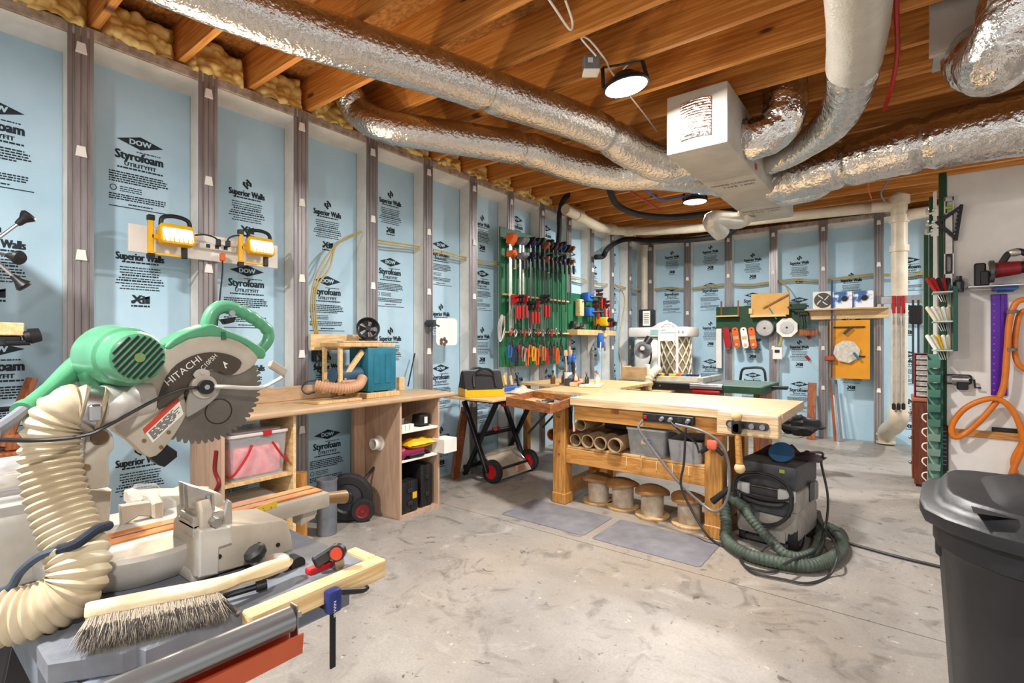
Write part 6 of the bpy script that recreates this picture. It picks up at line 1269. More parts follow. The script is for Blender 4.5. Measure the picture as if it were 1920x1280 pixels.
# ================================================================ RIGHT SIDE
YP = 5.5
xl = PX(1766, 640, y=YP).x; ztop = PX(1770, 331, y=YP).z
t = thing('white_partition', 'tall white painted tool panel with green edge on the right', 'panel', V(xl + .8, YP, 0))
bb = B(); bb.box2((xl + .03, YP - .01, 0), (xl + 1.9, YP + .02, ztop), bev=.002); bb.build('board', mk('white_board', '#e4e0dc', .5, col2='#d4cfca', vs=3), t)
bb = B(); bb.box2((xl - .02, YP - .02, 0), (xl + .03, YP + .03, ztop + .03), bev=.003); bb.build('edge_post', M_dgreen, t)
bb = B(); bb.box2((xl + .03, YP - .03, .545), (xl + .62, YP - .0105, .60), bev=.002); bb.build('wood_rail', M_bench, t)
p = PX(1846, 797, y=YP); bb = B(); bb.box2((xl + .30, YP - .024, .602), (xl + .58, YP - .0105, .635), bev=.002); bb.build('magnet_strip', M_black, t)
# narrower posts behind the edge
for j, (x0, x1, yt, y_, m_) in enumerate(((1742, 1750, 370, 5.85, M_dgreen), (1732, 1741, 440, 6.1, M_dgreen), (1750, 1756, 360, 5.8, M_white))):
    p = PX(x0, yt, y=y_); q = PX(x1, yt, y=y_); bb = B(); bb.box2((p.x, y_ - .02, 0), (q.x, y_ + .02, p.z), bev=.002); tag(bb.build('upright_post', m_), ('dark green upright post just behind the panel edge', 'shorter green upright post behind the teal bins', 'thin white upright beside the panel edge')[j], 'post')
# level and speed square
zl0, zl1 = PX(1777, 536, y=YP - .03).z, PX(1777, 370, y=YP - .03).z; xc = PX(1779, 450, y=YP - .03).x
t = thing('spirit_level', 'grey spirit level hanging on the panel edge', 'level', V(xc, YP - .035, zl0)); w_ = .062
bb = B()
for (a_, b_) in ((zl0, zl0 + .10), (zl0 + .26, zl1 - .13), (zl1 - .035, zl1)): bb.box2((xc - w_/2, YP - .045, a_), (xc + w_/2, YP - .022, b_), bev=.002)
for s in (-1, 1): bb.box2((xc + s*w_/2 - .009*(s > 0), YP - .045, zl0), (xc + s*w_/2 + .009*(s < 0), YP - .022, zl1))
bb.build('body', M_alu, t)
bb = B(); bb.cyl(V(xc - .02, YP - .034, zl1 - .085), V(xc + .02, YP - .034, zl1 - .085), .014, n=12); bb.build('vial', mk('lime_vial', '#a9c83a', .2), t)
bb = B(); bb.ring(rrect(.045, .16, .02), rrect(.025, .13, .012), .028, frame(V(xc, YP - .035, zl0 + .18), (1, 0, 0), (0, 0, 1))); bb.build('grip_slot', M_black, t)
yq = YP - .06; pts = [PX(1803, 383, y=yq), PX(1752, 417, y=yq), PX(1792, 451, y=yq)]
t = thing('speed_square', 'black triangular speed square hanging on the level', 'square', pts[2]); 
c = (pts[0] + pts[1] + pts[2])/3
bb = B(); O = [(p.x, p.z) for p in pts]; I_ = [((p.x - c.x)*.62 + c.x, (p.z - c.z)*.62 + c.z) for p in pts]; bb.ring(O, I_, .006, frame(V(0, yq, 0), (1, 0, 0), (0, 0, 1))); bb.build('plate', M_black, t)
I2 = [((p.x - c.x)*.4 + c.x, (p.z - c.z)*.4 + c.z) for p in pts]; I3 = [((p.x - c.x)*.25 + c.x, (p.z - c.z)*.25 + c.z) for p in pts]
bb = B(); bb.beam(pts[0], pts[2], .024, .012, up=(0, 1, 0), bev=.002); bb.build('lip', M_bsteel, t)
for k in range(7): q = pts[0].lerp(pts[2], .15 + .11*k) + V(-.012, -.004, 0); bb = B(); bb.box(q, (.012, .002, .004)); bb.build('graduation', M_steel, t)
# screwdriver rack
yr = YP - .02; x0 = PX(1779, 600, y=yr).x; x1 = PX(1790, 600, y=yr).x; zr0 = PX(1785, 657, y=yr).z; zr1 = PX(1785, 541, y=yr).z
t = thing('screwdriver_rack', 'dark green rack with three tiers of screwdrivers', 'rack', V(x0, yr - .1, zr0))
bb = B(); bb.box2((x0 + .012, yr - .26, zr0), (x0 + .04, yr, zr1), bev=.003); bb.build('back', mk('deep_green', '#16463c', .5), t)
tiers = [PX(1755, 549, y=yr - .14).z, PX(1755, 603, y=yr - .14).z, PX(1755, 656, y=yr - .14).z]
for z_ in tiers: bb = B(); bb.box2((x0 - .11, yr - .25, z_ - .008), (x0 + .012, yr - .02, z_ + .004), bev=.003); bb.build('tier', mk('sage_plastic', '#b9cfc5', .5), t)
cols = [[M_red, M_red, M_black, M_red, MATS['slate_teal']], [M_cream, M_white, M_cream, M_white, M_cream], [M_white, M_cream, M_yellow, M_white, M_cream]]
for r_ in range(3):
    for k in range(5):
        b0 = V(x0 - .09 + .022*k, yr - .20 + .035*k, tiers[r_]); d = V(-.05 + .012*k, .02, .11)
        t2 = thing('screwdriver', ('red and dark handled', 'clear handled', 'pale handled')[r_] + ' screwdriver, ' + ORD[k] + ' from the left on the ' + ('top', 'middle', 'bottom') [r_] + ' tier', 'screwdriver', b0 - d*.7, 0, 'screwdrivers in the green rack')
        bb = B(); bb.cyl(b0 + V(0, 0, .005), b0 + d, .013, .016, n=10); bb.ball(b0 + d, .016, 8, 6); bb.build('handle', cols[r_][k], t2); bb = B(); bb.cyl(b0 + V(0, 0, .004), b0 - d*.7, .0035, n=6); bb.build('shaft', M_steel, t2)
t = thing('drill_bit_case', 'dark bottle shaped holder behind the top screwdrivers', 'holder', V(x0 - .02, yr - .02, tiers[0] + .005)); bb = B(); bb.lathe([(0, 0), (.03, 0), (.034, .08), (.02, .1), (.018, .13), (0, .13)], W[t] @ Matrix.Translation((.08, -.03, 0)), n=14, caps=False); bb.build('body', M_dsteel, t); bb = B(); bb.cyl(W[t] @ V(.01, -.03, 0), W[t] @ V(.01, -.03, .12), .016, n=10); bb.build('tube', M_bsteel, t)
# pencil sharpener
c = PX(1800, 716, y=YP - .06); t = thing('pencil_sharpener', 'old crank pencil sharpener screwed to the white panel', 'sharpener', c - V(0, 0, .05))
bb = B(); bb.cyl(c + V(-.05, 0, .02), c + V(.05, 0, .02), .033, n=18); bb.build('drum', M_steel, t); bb = B(); bb.box2(c + V(-.02, -.03, -.06), c + V(.05, .048, .0), bev=.006); bb.build('mount', M_bsteel, t); bb = B(); bb.ring(rrect(.17, .08, .02), rrect(.15, .06, .015), .02, frame(c + V(-.01, .035, .02), (1, 0, 0), (0, 0, 1))); bb.build('bracket', M_bsteel, t)
bb = B(); bb.tube([c + V(.05, 0, .02), c + V(.085, 0, .02), c + V(.09, 0, -.04), c + V(.125, 0, -.04)], .008, n=8); bb.build('crank', M_bsteel, t)
# circular saw on its shelf bracket
c = PX(1892, 505, y=YP - .17); t = thing('circular_saw', 'red and grey cordless circular saw on the white panel', 'saw', c - V(.0, 0, .12))
M_sawg = mk('saw_grey', '#5b5856', .45, .3)
bb = B(); bb.prism(circ(.085, 20)[3:18] + [(-.085, -.03)], .03, frame(c + V(-.10, -.02, -.01), (0, 1, 0), (0, 0, 1)), bev=.004); bb.build('upper_guard', M_sawg, t)
bb = B(); bb.cyl(c + V(-.08, 0, 0), c + V(.06, 0, .01), .06, .05, n=20); bb.build('motor', mk('saw_red', '#8c1f26', .4), t)
bb = B(); bb.cyl(c + V(.06, 0, .01), c + V(.12, 0, .015), .045, n=16); bb.build('end_cap', M_black, t)
bb = B(); bb.tube(spline([c + V(-.04, .0, .05), c + V(.0, 0, .12), c + V(.06, 0, .13), c + V(.12, 0, .08), c + V(.14, 0, .0)], 6), .023, n=10); bb.build('handle', M_black, t)
bb = B(); bb.ball(c + V(.03, 0, .125), (.05, .03, .03)); bb.build('handle_cap', M_alu, t)
bb = B(); bb.box2(c + V(-.24, -.09, -.13), c + V(.2, .12, -.118), bev=.003); bb.build('shoe', M_steel, t)
bb = B(); bb.box2(c + V(-.20, -.04, -.118), c + V(-.13, -.01, .06), bev=.01); bb.box2(c + V(-.17, -.045, -.118), c + V(-.11, .02, .0), bev=.01); bb.build('lower_guard', M_black, t)
bb = B(); bb.box2(c + V(-.05, .121, -.16), c + V(.04, .16, -.10)); bb.box2(c + V(-.08, -.02, -.15), c + V(.05, .16, -.131)); bb.build('hook', M_blue, t)
# purple straight edge
p = PX(1858, 552, y=YP - .025); q = PX(1889, 742, y=YP - .025); M_pur = mk('purple_anodised', '#5b1f9c', .35, .3)
t = thing('straight_edge', 'purple straight edge ruler hanging on the white panel', 'ruler', V((p.x + q.x)/2, YP - .02, q.z))
bb = B(); bb.box2((p.x, YP - .024, q.z), (q.x, YP - .012, p.z), bev=.002); bb.build('blade', M_pur, t); bb = B(); bb.box2((p.x + .055, YP - .036, q.z), (p.x + .075, YP - .024, p.z), bev=.002); bb.build('ridge', M_pur, t)
for k in range(16): bb = B(); bb.cyl(V(p.x + .018, YP - .0245, q.z + .04 + .052*k), V(p.x + .018, YP - .026, q.z + .04 + .052*k), .006, n=8); bb.build('rivet', mk('violet_dot', '#8a5cc0', .4), t)
# orange air hose in hanging loops
M_hose = mk('orange_hose', '#d9761e', .4, var=.12); yh = YP - .12
HP = [PX(1925, 560, y=yh), PX(1905, 568, y=yh), PX(1893, 600, y=yh), PX(1888, 660, y=yh), PX(1880, 730, y=yh), PX(1850, 775, y=yh), PX(1810, 812, y=yh), PX(1788, 818, y=yh - .02), PX(1786, 795, y=yh - .02), PX(1810, 765, y=yh - .03), PX(1850, 748, y=yh - .03), PX(1880, 752, y=yh - .02), PX(1905, 780, y=yh), PX(1918, 830, y=yh), PX(1900, 880, y=yh), PX(1892, 910, y=yh)]
bb = B(); bb.tube(spline(HP, 10), .021, n=12); tag(bb.build('air_hose', M_hose), 'orange air hose hanging in a wide loop on the panel', 'hose')
HP = [PX(1930, 580, y=yh + .04), PX(1912, 590, y=yh + .04), PX(1903, 640, y=yh + .04), PX(1908, 680, y=yh + .04), PX(1935, 700, y=yh + .04)]
bb = B(); bb.tube(spline(HP, 10), .019, n=12); tag(bb.build('air_hose', M_hose), 'inner coil of orange hose at the right edge', 'hose')
HP = [PX(1930, 790, y=yh + .03), PX(1916, 830, y=yh + .03), PX(1900, 865, y=yh + .03), PX(1912, 905, y=yh + .03)]
bb = B(); bb.tube(spline(HP, 10), .019, n=12); tag(bb.build('air_hose', M_hose), 'lower end of orange hose above the trash can', 'hose')
for j, (px, py) in enumerate(((1898, 584), (1896, 655))):
    c = PX(px, py, y=yh); bb = B(); bb.cyl(c - V(.0, 0, .012), c + V(.0, 0, .012), .034, n=14); tag(bb.build('hose_tie', mk('grey_strap', '#7a6a60', .7)), ('upper', 'lower')[j] + ' grey strap tied around the orange hose', 'strap')
# parts drawers on a brown cabinet, teal bins
p = V(.09, 5.86, 0); zc_ = .80
t = thing('drawer_cabinet', 'reddish brown wooden drawer cabinet behind the panel edge', 'cabinet', V(.25, 6.05, 0)); M_maho = wood('mahogany', '#5e2814', '#7d3a1e', st=(10, 10, 1), vs=2)
bb = B(); bb.box2((.09, 5.86, .02), (.46, 6.30, zc_ - .03), bev=.004); bb.build('body', M_maho, t); bb = B(); bb.box2((.07, 5.84, zc_ - .03), (.48, 6.32, zc_), bev=.004); bb.build('top', mk('salmon_top', '#b5705c', .5), t)
for k in range(3):
    bb = B(); bb.box2((.075, 5.89, .06 + .235*k), (.0895, 6.27, .275 + .235*k), bev=.003); d = bb.build('drawer', M_maho, t); bb = B(); bb.ball(V(.065, 6.08, .17 + .235*k), .016, 10, 8); bb.build('knob', M_steel, d)
bb = B(); bb.box2((.1, 5.87, 0), (.45, 6.29, .02)); bb.build('plinth', M_black, t)
t = thing('parts_organizer', 'red framed organizer of clear small drawers on brown cabinet', 'organizer', V(.23, 6.02, zc_)); zo = PX(1712, 662, y=5.95).z
bb = B(); bb.box2((.09, 5.9, zc_), (.10, 6.15, zo), bev=.001); bb.build('frame_side', mk('maroon_plastic', '#8a1c2c', .4), t); bb = B(); bb.box2((.10, 6.13, zc_), (.44, 6.15, zo)); bb.build('frame_back', MATS['maroon_plastic'], t)
for z_ in (zc_, zo): bb = B(); bb.box2((.09, 5.9, z_ - .008 if z_ > 1 else z_), (.44, 6.13, z_ if z_ > 1 else z_ + .008)); bb.build('frame_side', MATS['maroon_plastic'], t)
nr = 8; hh = (zo - zc_ - .02)/nr
for k in range(nr):
    bb = B(); bb.box2((.105, 5.885, zc_ + .012 + hh*k), (.43, 6.12, zc_ + .012 + hh*(k + .82)), bev=.003); d = bb.build('drawer', mk('cloudy_drawer', '#d6cfcb', .3, col2='#8f8580', vs=30), t); bb = B(); bb.box2((.13, 5.875, zc_ + .016 + hh*k), (.40, 5.8845, zc_ + .022 + hh*k)); bb.build('pull', M_white, d)
t = thing('bin_tower', 'tall stack of teal bins hooked to panel edge', 'bins', V(.2, 5.42, .27)); M_sage = mk('teal_bin', '#6fa596', .45, col2='#5b9080', vs=6)
b0 = PX(1739, 905, y=5.42); b1 = PX(1762, 662, y=5.42); nb = 9; hb = (b1.z - b0.z)/nb
for k in range(nb):
    z_ = b0.z + hb*k; x_ = b0.x
    bb = B(); bb.add([V(x_, 5.30, z_ + hb*.55), V(x_, 5.36, z_), V(x_, 5.47, z_), V(x_, 5.47, z_ + hb*.92), V(b1.x, 5.30, z_ + hb*.55), V(b1.x, 5.36, z_), V(b1.x, 5.47, z_), V(b1.x, 5.47, z_ + hb*.92)], [(0, 1, 2, 3), (7, 6, 5, 4), (0, 4, 5, 1), (1, 5, 6, 2), (2, 6, 7, 3)]); bb.build('bin', M_sage if k > 3 else mk('pale_bin', '#a9cbbb', .4), t)
    if k < 5: bb = B(); bb.tube(spline([V(x_ - .002, 5.33, z_ + hb*.9), V(x_ - .03, 5.33, z_ + hb*.8), V(x_ - .035, 5.33, z_ + hb*.55), V(x_ - .01, 5.33, z_ + hb*.3)], 4), .005, n=6); bb.build('wire_hook', M_white, t)
bb = B(); bb.box2((b1.x + .002, 5.40, b0.z - .0), (b1.x + .02, 5.478, b1.z + .02)); bb.build('rail', mk('deep_teal', '#1f5a50', .5), t)
t = thing('perforated_strip', 'black perforated strip below the teal bins at panel edge', 'strip', V(xl + .01, YP - .05, .3)); bb = B(); bb.box2((xl - .02, YP - .04, .25), (xl + .04, YP - .021, .62), bev=.003); bb.build('plate', M_black, t)
for k in range(9): bb = B(); bb.box(V(xl + .01, YP - .041, .30 + .034*k), (.035, .002, .010), bev=.001); bb.build('slot', M_grey, t)
# white knobs/hooks at the post
for j, (px, py) in enumerate(((1748, 398), (1747, 420), (1745, 436))):
    c = PX(px, py, y=5.75); t = thing('wall_hook', ('upper', 'middle', 'lower')[j] + ' white hook on the post beside the level', 'hook', c); bb = B(); bb.box2((c.x, 5.74, c.z - .03), (c.x + .06, 5.78, c.z + .03), bev=.006); bb.build('plate', M_white, t); bb = B(); bb.tube(spline([c + V(.01, 0, 0), c + V(-.03, -.02, -.01), c + V(-.035, -.02, .03)], 4), .012, n=8); bb.build('hook', M_alu, t)
# ---- trash can
M_can = mk('black_cart_plastic', '#26272b', .42, var=.2, vs=6, bump=.05)
out = [(.10, 1.82), (.065, 1.80), (.045, 1.74), (.035, 1.55), (.042, 1.47), (.075, 1.41), (.14, 1.35), (.24, 1.305), (.36, 1.29), (.48, 1.305), (.58, 1.35), (.645, 1.41), (.678, 1.47), (.685, 1.55), (.675, 1.74), (.655, 1.80), (.62, 1.82)]
ccx, ccy = .36, 1.58
def loop(k, z, dz=None): return [(ccx + (x - ccx)*k, ccy + (y - ccy)*k, z) for x, y in out]
def loft(loops, cap0=True, cap1=True):
    b = B(); n = len(loops[0]); v = [p for l in loops for p in l]
    f = [(i*n + j, i*n + (j+1) % n, (i+1)*n + (j+1) % n, (i+1)*n + j) for i in range(len(loops)-1) for j in range(n)]
    if cap0: f.append(tuple(range(n))[::-1])
    if cap1: f.append(tuple(range((len(loops)-1)*n, len(loops)*n)))
    return b.add(v, f)
t = thing('trash_cart', 'big black wheeled trash can with ridged lid at right', 'trash can', V(ccx, ccy, 0))
zl = .925
loft([loop(.76, .04), loop(.80, .3), loop(.90, zl - .08), loop(.905, zl - .075), loop(.93, zl - .07), loop(.93, zl - .025), loop(.90, zl - .02)]).build('body', M_can, t)
loft([loop(1.0, zl - .018), loop(1.005, zl - .012), loop(1.005, zl + .008), loop(.985, zl + .014), loop(.93, zl + .018), loop(.89, zl + .03), loop(.86, zl + .045), loop(.84, zl + .048)]).build('lid', M_can, t)
def lidz(u, v):
    x = .115 + .49*u; y = 1.375 + .40*v; e = min(1, 5*min(u, 1 - u))*min(1, 4*min(v, 1 - v) + .0)
    rg = .5 + .5*math.cos(2*PI*3*(u - .5)); rg = min(1, max(0, (rg - .3)*2.2))
    return (x, y, zl + .040 + .034*e*(.45 + .55*rg))
bb = B(); bb.surf(lidz, 48, 20); bb.build('lid_ridges', M_can, t)
bb = B(); bb.box2((.062, 1.52, zl - .11), (.08, 1.57, zl - .03), bev=.006); bb.build('side_handle', M_can, t)
for dx in (-.16, 0): bb = B(); bb.box2((ccx + dx - .005, 1.325, zl - .14), (ccx + dx + .005, 1.345, zl - .03), bev=.002); bb.build('front_rib', M_can, t)
for s in (-1, 1): wheel('tyre', 'wheel_hub', V(ccx + s*.29, 1.80, .1), (1, 0, 0), .1, .05, M_can, t)
bb = B(); bb.cyl(V(ccx - .29, 1.80, .1), V(ccx + .29, 1.80, .1), .012); bb.build('axle', M_dsteel, t)
bb = B(); bb.box2((.14, 1.84, zl + .0), (.60, 1.87, zl + .02), bev=.006); bb.build('hinge_bar', mk('pale_blue_plastic', '#9fb4c4', .4), t)
# ================================================================ FOREGROUND: MITER SAW ON ITS STAND
def TR(pts, X): return [(p.y, p.z) for p in (PX(a, b, x=X) for a, b in pts)]
def FX(X): return frame(V(X, 0, 0), (0, 1, 0), (0, 0, 1))
def sm(pts, k=4, closed=True): return [(p.x, p.y) for p in spline([V(a, b, 0) for a, b in pts], k, closed)]
XBL = -1.28; ZTB = .905; ZST = .835
M_hgreen = mk('saw_green', '#5aa27a', .38, col2='#4b9069', vs=6, coat=.2)
M_hgreend = mk('saw_dark_green', '#2f6a48', .4)
M_castp = mk('cream_casting', '#c2baac', .45, .1, col2='#a89d8c', vs=8, bump=.04)
M_lcast = mk('light_casting', '#c9c6c0', .4, .25, col2='#aba69c', vs=8, bump=.04)
# ---- stand
t = thing('saw_stand', 'grey topped saw stand with pine stop rails in foreground', 'stand', V(-1.2, .43, 0))
bb = B(); bb.prism([(-1.62, .174), (-1.0, .174), (-.945, .25), (-.945, .268), (-.925, .274), (-.925, .41), (-.925, .675), (-1.62, .675)], .035, Matrix.Translation((0, 0, ZST - .0175)), bev=.003); bb.build('top', M_grey, t)
bb = B(); bb.box2((-1.58, .19, ZST - .13), (-.97, .205, ZST - .036), bev=.002); bb.build('apron', mk('blue_grey_paint', '#7c8796', .55), t)
bb = B(); bb.box2((-.975, .205, ZST - .10), (-.955, .66, ZST - .036), bev=.002); bb.build('apron', MATS['blue_grey_paint'], t)
for x_, y_ in ((-1.55, .22), (-1.12, .24), (-1.55, .55), (-1.12, .46)): bb = B(); bb.beam(V(x_, y_, ZST - .04), V(x_ + (.03 if x_ > -1.2 else -.03), y_ + (.0 if y_ > .4 else -.12), 0), .03, .03, bev=.004); bb.build('leg', M_dsteel, t)
bb = B(); bb.box2((-.918, .414, ZST - .035), (-.885, .703, ZST + .004), bev=.003); bb.build('front_rail', M_piney, t)
bb = B(); bb.box2((-.995, .678, ZST - .034), (-.919, .703, ZST + .004), bev=.003); bb.build('end_rail', M_pinex, t)
bb = B(); bb.cyl(V(-.884, .434, ZST - .018), V(-.881, .434, ZST - .018), .006, n=10); bb.build('bolt', M_steel, t)
bb = B(); bb.cyl(V(-1.36, -.5, ZST - .04), V(-1.36, .2, ZST - .04), .032, n=18); bb.build('extension_tube', mk('pale_blue_steel', '#c3ccd6', .4, .3), t)
bb = B(); bb.cyl(V(-1.54, -.5, ZST - .04), V(-1.54, .2, ZST - .04), .032, n=18); bb.build('extension_tube', MATS['pale_blue_steel'], t)
bb = B(); bb.box2((-1.62, -.44, ZST - .02), (-1.20, -.05, ZST + .004), bev=.003); bb.build('left_wing', MATS['pale_blue_steel'], t)
bb = B(); bb.cyl(V(-1.25, -.2, ZST - .03), V(-1.2, -.28, 0), .014, n=10); bb.build('leg', M_black, t)
# ---- miter saw
t = thing('miter_saw', 'green and cream sliding miter saw with raised blade', 'miter saw', V(-1.28, .4, ZST)); S_ = t
# base, turntable, kerf arm
bb = B(); bb.box2((-1.50, .40, ZST), (-1.10, .60, .862), bev=.008, seg=2); bb.build('base', M_lcast, t)
w0 = TR([(368, 1082), (372, 1000), (378, 992), (430, 985), (470, 982), (532, 974), (541, 979), (548, 1005), (551, 1030), (500, 1050), (430, 1069)], -1.08)
w0 = [(y, max(z, ZST + .001)) for y, z in w0]
bb = B(); bb.prism(w0, .13, FX(-1.145), bev=.006, seg=2); bw_ = bb.build('base_wing', M_castp, t)
bb = B(); bb.prism([(y, z) for y, z in w0], .10, FX(-1.46), bev=.006, seg=2); bb.build('base_wing', M_castp, t)
for px, py in ((411, 1043), (403, 1059), (485, 1020), (521, 1021)):
    c = PX(px, py, x=-1.079); bb = B(); bb.cyl(c, c + V(.002, 0, 0), .0045, n=12); bb.build('bolt_hole', M_black, bw_)
TT = Matrix.Translation((-1.30, .37, 0))
bb = B(); bb.lathe([(0, ZST + .002), (.14, ZST + .002), (.155, .85), (.172, .872), (.174, ZTB - .008), (.168, ZTB), (0, ZTB)], TT, n=48, caps=False); bb.build('turntable', M_lcast, t)
bb = B(); bb.box2((-1.335, .40, ZTB - .042), (-1.225, .785, ZTB - .002), bev=.006, seg=2); arm = bb.build('kerf_arm', M_castp, t)
bb = B(); bb.box2((-1.315, .30, ZTB - .002), (-1.245, .775, ZTB + .003), bev=.001); bb.build('kerf_plate', mk('orange_stained', '#cf8244', .55, col2='#a85a24', vs=14), arm)
bb = B(); bb.box2((-1.283, .32, ZTB + .0025), (-1.277, .77, ZTB + .0038)); bb.build('kerf_slot', M_black, arm)
c = PX(500, 954, x=-1.2235); bb = B(); bb.prism(TR([(475, 954), (519, 937), (519, 949), (475, 966)], -1.2235), .002, FX(-1.2235)); bb.build('caution_label', mk('yellow_label', '#d9b93a', .5, col2='#6a5a20', vs=60, thr=(.36, .42)), arm)
bb = B(); bb.cyl(V(-1.28, .785, ZTB - .03), V(-1.28, .868, ZTB - .045), .014, .019, n=14); bb.build('miter_handle', mk('dark_turned_wood', '#8a6a42', .4), arm)
bb = B(); bb.prism([(0, 0), (.05, 0), (.04, -.03), (.0, -.04)], .05, FX(-1.28) @ Matrix.Translation((.72, ZTB - .042, 0)), bev=.004); bb.build('lock_bracket', M_castp, arm)
# fences
for nm, x0, x1 in (('fence', -1.56, -1.35), ('fence', -1.215, -1.09)):
    bb = B(); bb.prism([(x0, ZTB), (x1, ZTB), (x1, ZTB + (.035 if x0 < -1.4 else .075)), (x1 - .03 if x0 < -1.4 else x1 - .01, ZTB + (.05 if x0 < -1.4 else .09)), (x0, ZTB + (.03 if x0 < -1.4 else .06))], .022, frame(V(0, .425, 0), (1, 0, 0), (0, 0, 1)), bev=.004); bb.build(nm, M_castp, t)
gl = TR([(240, 925), (255, 908), (292, 906), (310, 925), (328, 938), (331, 960), (318, 965), (300, 945), (262, 935), (246, 938)], -1.40)
bb = B(); bb.prism(gl, .02, FX(-1.40), bev=.003); bb.build('fence_guard', M_clear, t)
fb = TR([(226, 948), (282, 940), (298, 952), (302, 974), (290, 970), (262, 968), (228, 990)], -1.36); bb = B(); bb.prism(fb, .014, FX(-1.37), bev=.003); bb.build('sub_fence', M_castp, t)
# aluminium clamp tower on the right fence
tw = TR([(344, 903), (392, 918), (396, 960), (370, 985), (346, 975)], -1.14)
for k, dx in enumerate((0, .022, .044)): bb = B(); bb.prism(TR([(344, 905), (393, 919), (396, 958), (392, 962), (346, 948)], -1.14), .004, FX(-1.165 + dx), bev=.001); bb.build('tower_web', M_alu, t)
a_, b_ = PX(344, 948, x=-1.14), PX(396, 960, x=-1.14)
bb = B(); bb.box2((-1.17, a_.y, b_.z - .006), (-1.115, b_.y, b_.z), bev=.001); bb.build('tower_web', M_alu, t)
for py0, py1 in ((962, 970), (978, 986)): p0 = PX(347, py0, x=-1.14); q0 = PX(405, py1, x=-1.14); bb = B(); bb.box2((-1.17, p0.y, q0.z), (-1.10, q0.y, p0.z), bev=.002); bb.build('tower_shelf', M_alu, t)
p0 = PX(391, 927, x=-1.12); q0 = PX(391, 968, x=-1.12); bb = B(); bb.cyl(q0 - V(0, 0, .01), p0, .0065, n=12); bb.build('clamp_screw', M_steel, t)
bb = B(); bb.prism(TR([(421, 945), (426, 935), (433, 940), (434, 990), (431, 1018), (418, 1022), (416, 985)], -1.10), .012, FX(-1.10), bev=.002); bb.build('fin', M_alu, t)
bb = B(); bb.prism(TR([(374, 968), (395, 962), (414, 968), (420, 985), (410, 997), (376, 995)], -1.10), .05, FX(-1.12), bev=.005); bb.build('clamp_block', M_alu, t)
c = PX(403, 978, x=-1.08); bb = B(); bb.cyl(c - V(.02, 0, 0), c + V(.012, 0, 0), .009, n=14); bb.build('nut', M_steel, t)
bb = B(); bb.prism(TR([(372, 995), (432, 985), (434, 1018), (410, 1026), (408, 1075), (372, 1082)], -1.075), .02, FX(-1.08), bev=.003); bb.build('fence_foot', M_lcast, t)
# lock knob and lever
c = PX(479, 1037, x=-1.03); bb = B(); bb.lathe([(0, -.012), (.014, -.012), (.022, -.004), (.022, .006), (.014, .012), (0, .012)], Matrix.Translation(c) @ Matrix.Rotation(R(30), 4, 'X'), n=8, caps=False); bb.build('lock_knob', M_black, t)
bb = B(); bb.tube(spline([c - V(0, 0, .0), c + V(-.02, .01, -.025), V(-1.08, c.y + .02, ZST + .02)], 4), .011); bb.build('lock_stem', M_steel, t)
c2 = PX(530, 1048, x=-1.02); bb = B(); bb.ball(c2 + V(0, -.02, 0), (.02, .035, .016)); bb.build('lock_lever', M_alu, t)
c3 = PX(553, 1055, x=-1.02); bb = B(); bb.cyl(c3 - V(.014, 0, 0), c3 + V(.014, 0, 0), .016, n=14); bb.build('roller_foot', M_rubber, t)
# slide rails and pivot
for dz, dx in ((0, 0),): bb = B(); bb.cyl(V(-1.30, -.45, 1.062), V(-1.30, .26, 1.062), .036, n=24); bb.build('slide_tube', mk('chrome_white', '#e8e8ea', .2, .5, var=.03), t)
bb = B(); bb.cyl(V(-1.38, -.45, 1.0), V(-1.38, .26, 1.0), .024, n=20); bb.build('slide_tube', MATS['chrome_white'], t)
bb = B(); bb.prism(TR([(100, 905), (150, 912), (205, 915), (200, 985), (150, 990), (80, 935)], -1.30), .11, FX(-1.33), bev=.01, seg=2); bb.build('carriage', M_castp, t)
bb = B(); bb.box2((-1.39, .10, .86), (-1.27, .27, 1.0), bev=.02, seg=2); bb.build('carriage_column', M_lcast, t)
pb = sm(TR([(160, 815), (172, 802), (195, 802), (210, 815), (212, 840), (202, 858), (205, 905), (192, 914), (158, 912), (153, 870)], -1.22), 3)
bb = B(); bb.prism(pb, .035, FX(-1.23), bev=.005, seg=2); pv = bb.build('pivot_bracket', M_castp, t)
c = PX(187, 820, x=-1.21); bb = B(); bb.cyl(c - V(.01, 0, 0), c + V(.004, 0, 0), .014, n=18); bb.build('pivot_pin', mk('dark_bronze', '#6b5640', .4, .6), pv)
c = PX(163, 875, x=-1.21); bb = B(); bb.cyl(c - V(.01, 0, 0), c + V(.004, 0, 0), .005, n=10); bb.build('set_screw', mk('bronze', '#8a6a42', .4, .6), pv)
# saw head: arm, guard, blade
arm_o = sm(TR([(212, 798), (250, 740), (285, 690), (310, 650), (345, 632), (385, 626), (425, 630), (458, 645), (484, 668), (470, 690), (438, 704), (400, 694), (360, 707), (345, 735), (350, 775), (315, 832), (282, 858), (245, 828)], -1.255), 3)
bb = B(); bb.prism(arm_o, .045, FX(-1.275), bev=.005, seg=2); hd = bb.build('upper_guard', M_castp, t)
teeth = 56; rb = .1285; bc = PX(378, 725, x=-1.28); outl = []
for i in range(teeth): a = 2*PI*i/teeth; outl += [(bc.y + rb*math.cos(a), bc.z + rb*math.sin(a)), (bc.y + rb*.985*math.cos(a + .04), bc.z + rb*.985*math.sin(a + .04)), (bc.y + rb*.92*math.cos(a + .05), bc.z + rb*.92*math.sin(a + .05))]
bb = B(); bb.prism(outl, .0024, FX(-1.262)); bl = bb.build('blade', mk('saw_blade_steel', '#8a8279', .33, .7, col2='#6b645c', vs=5), t)
bb = B(); Tb = FX(-1.2602) @ Matrix.Translation((bc.y + .055, bc.z - .02, 0)) @ Matrix.Rotation(R(-75), 4, 'Z')
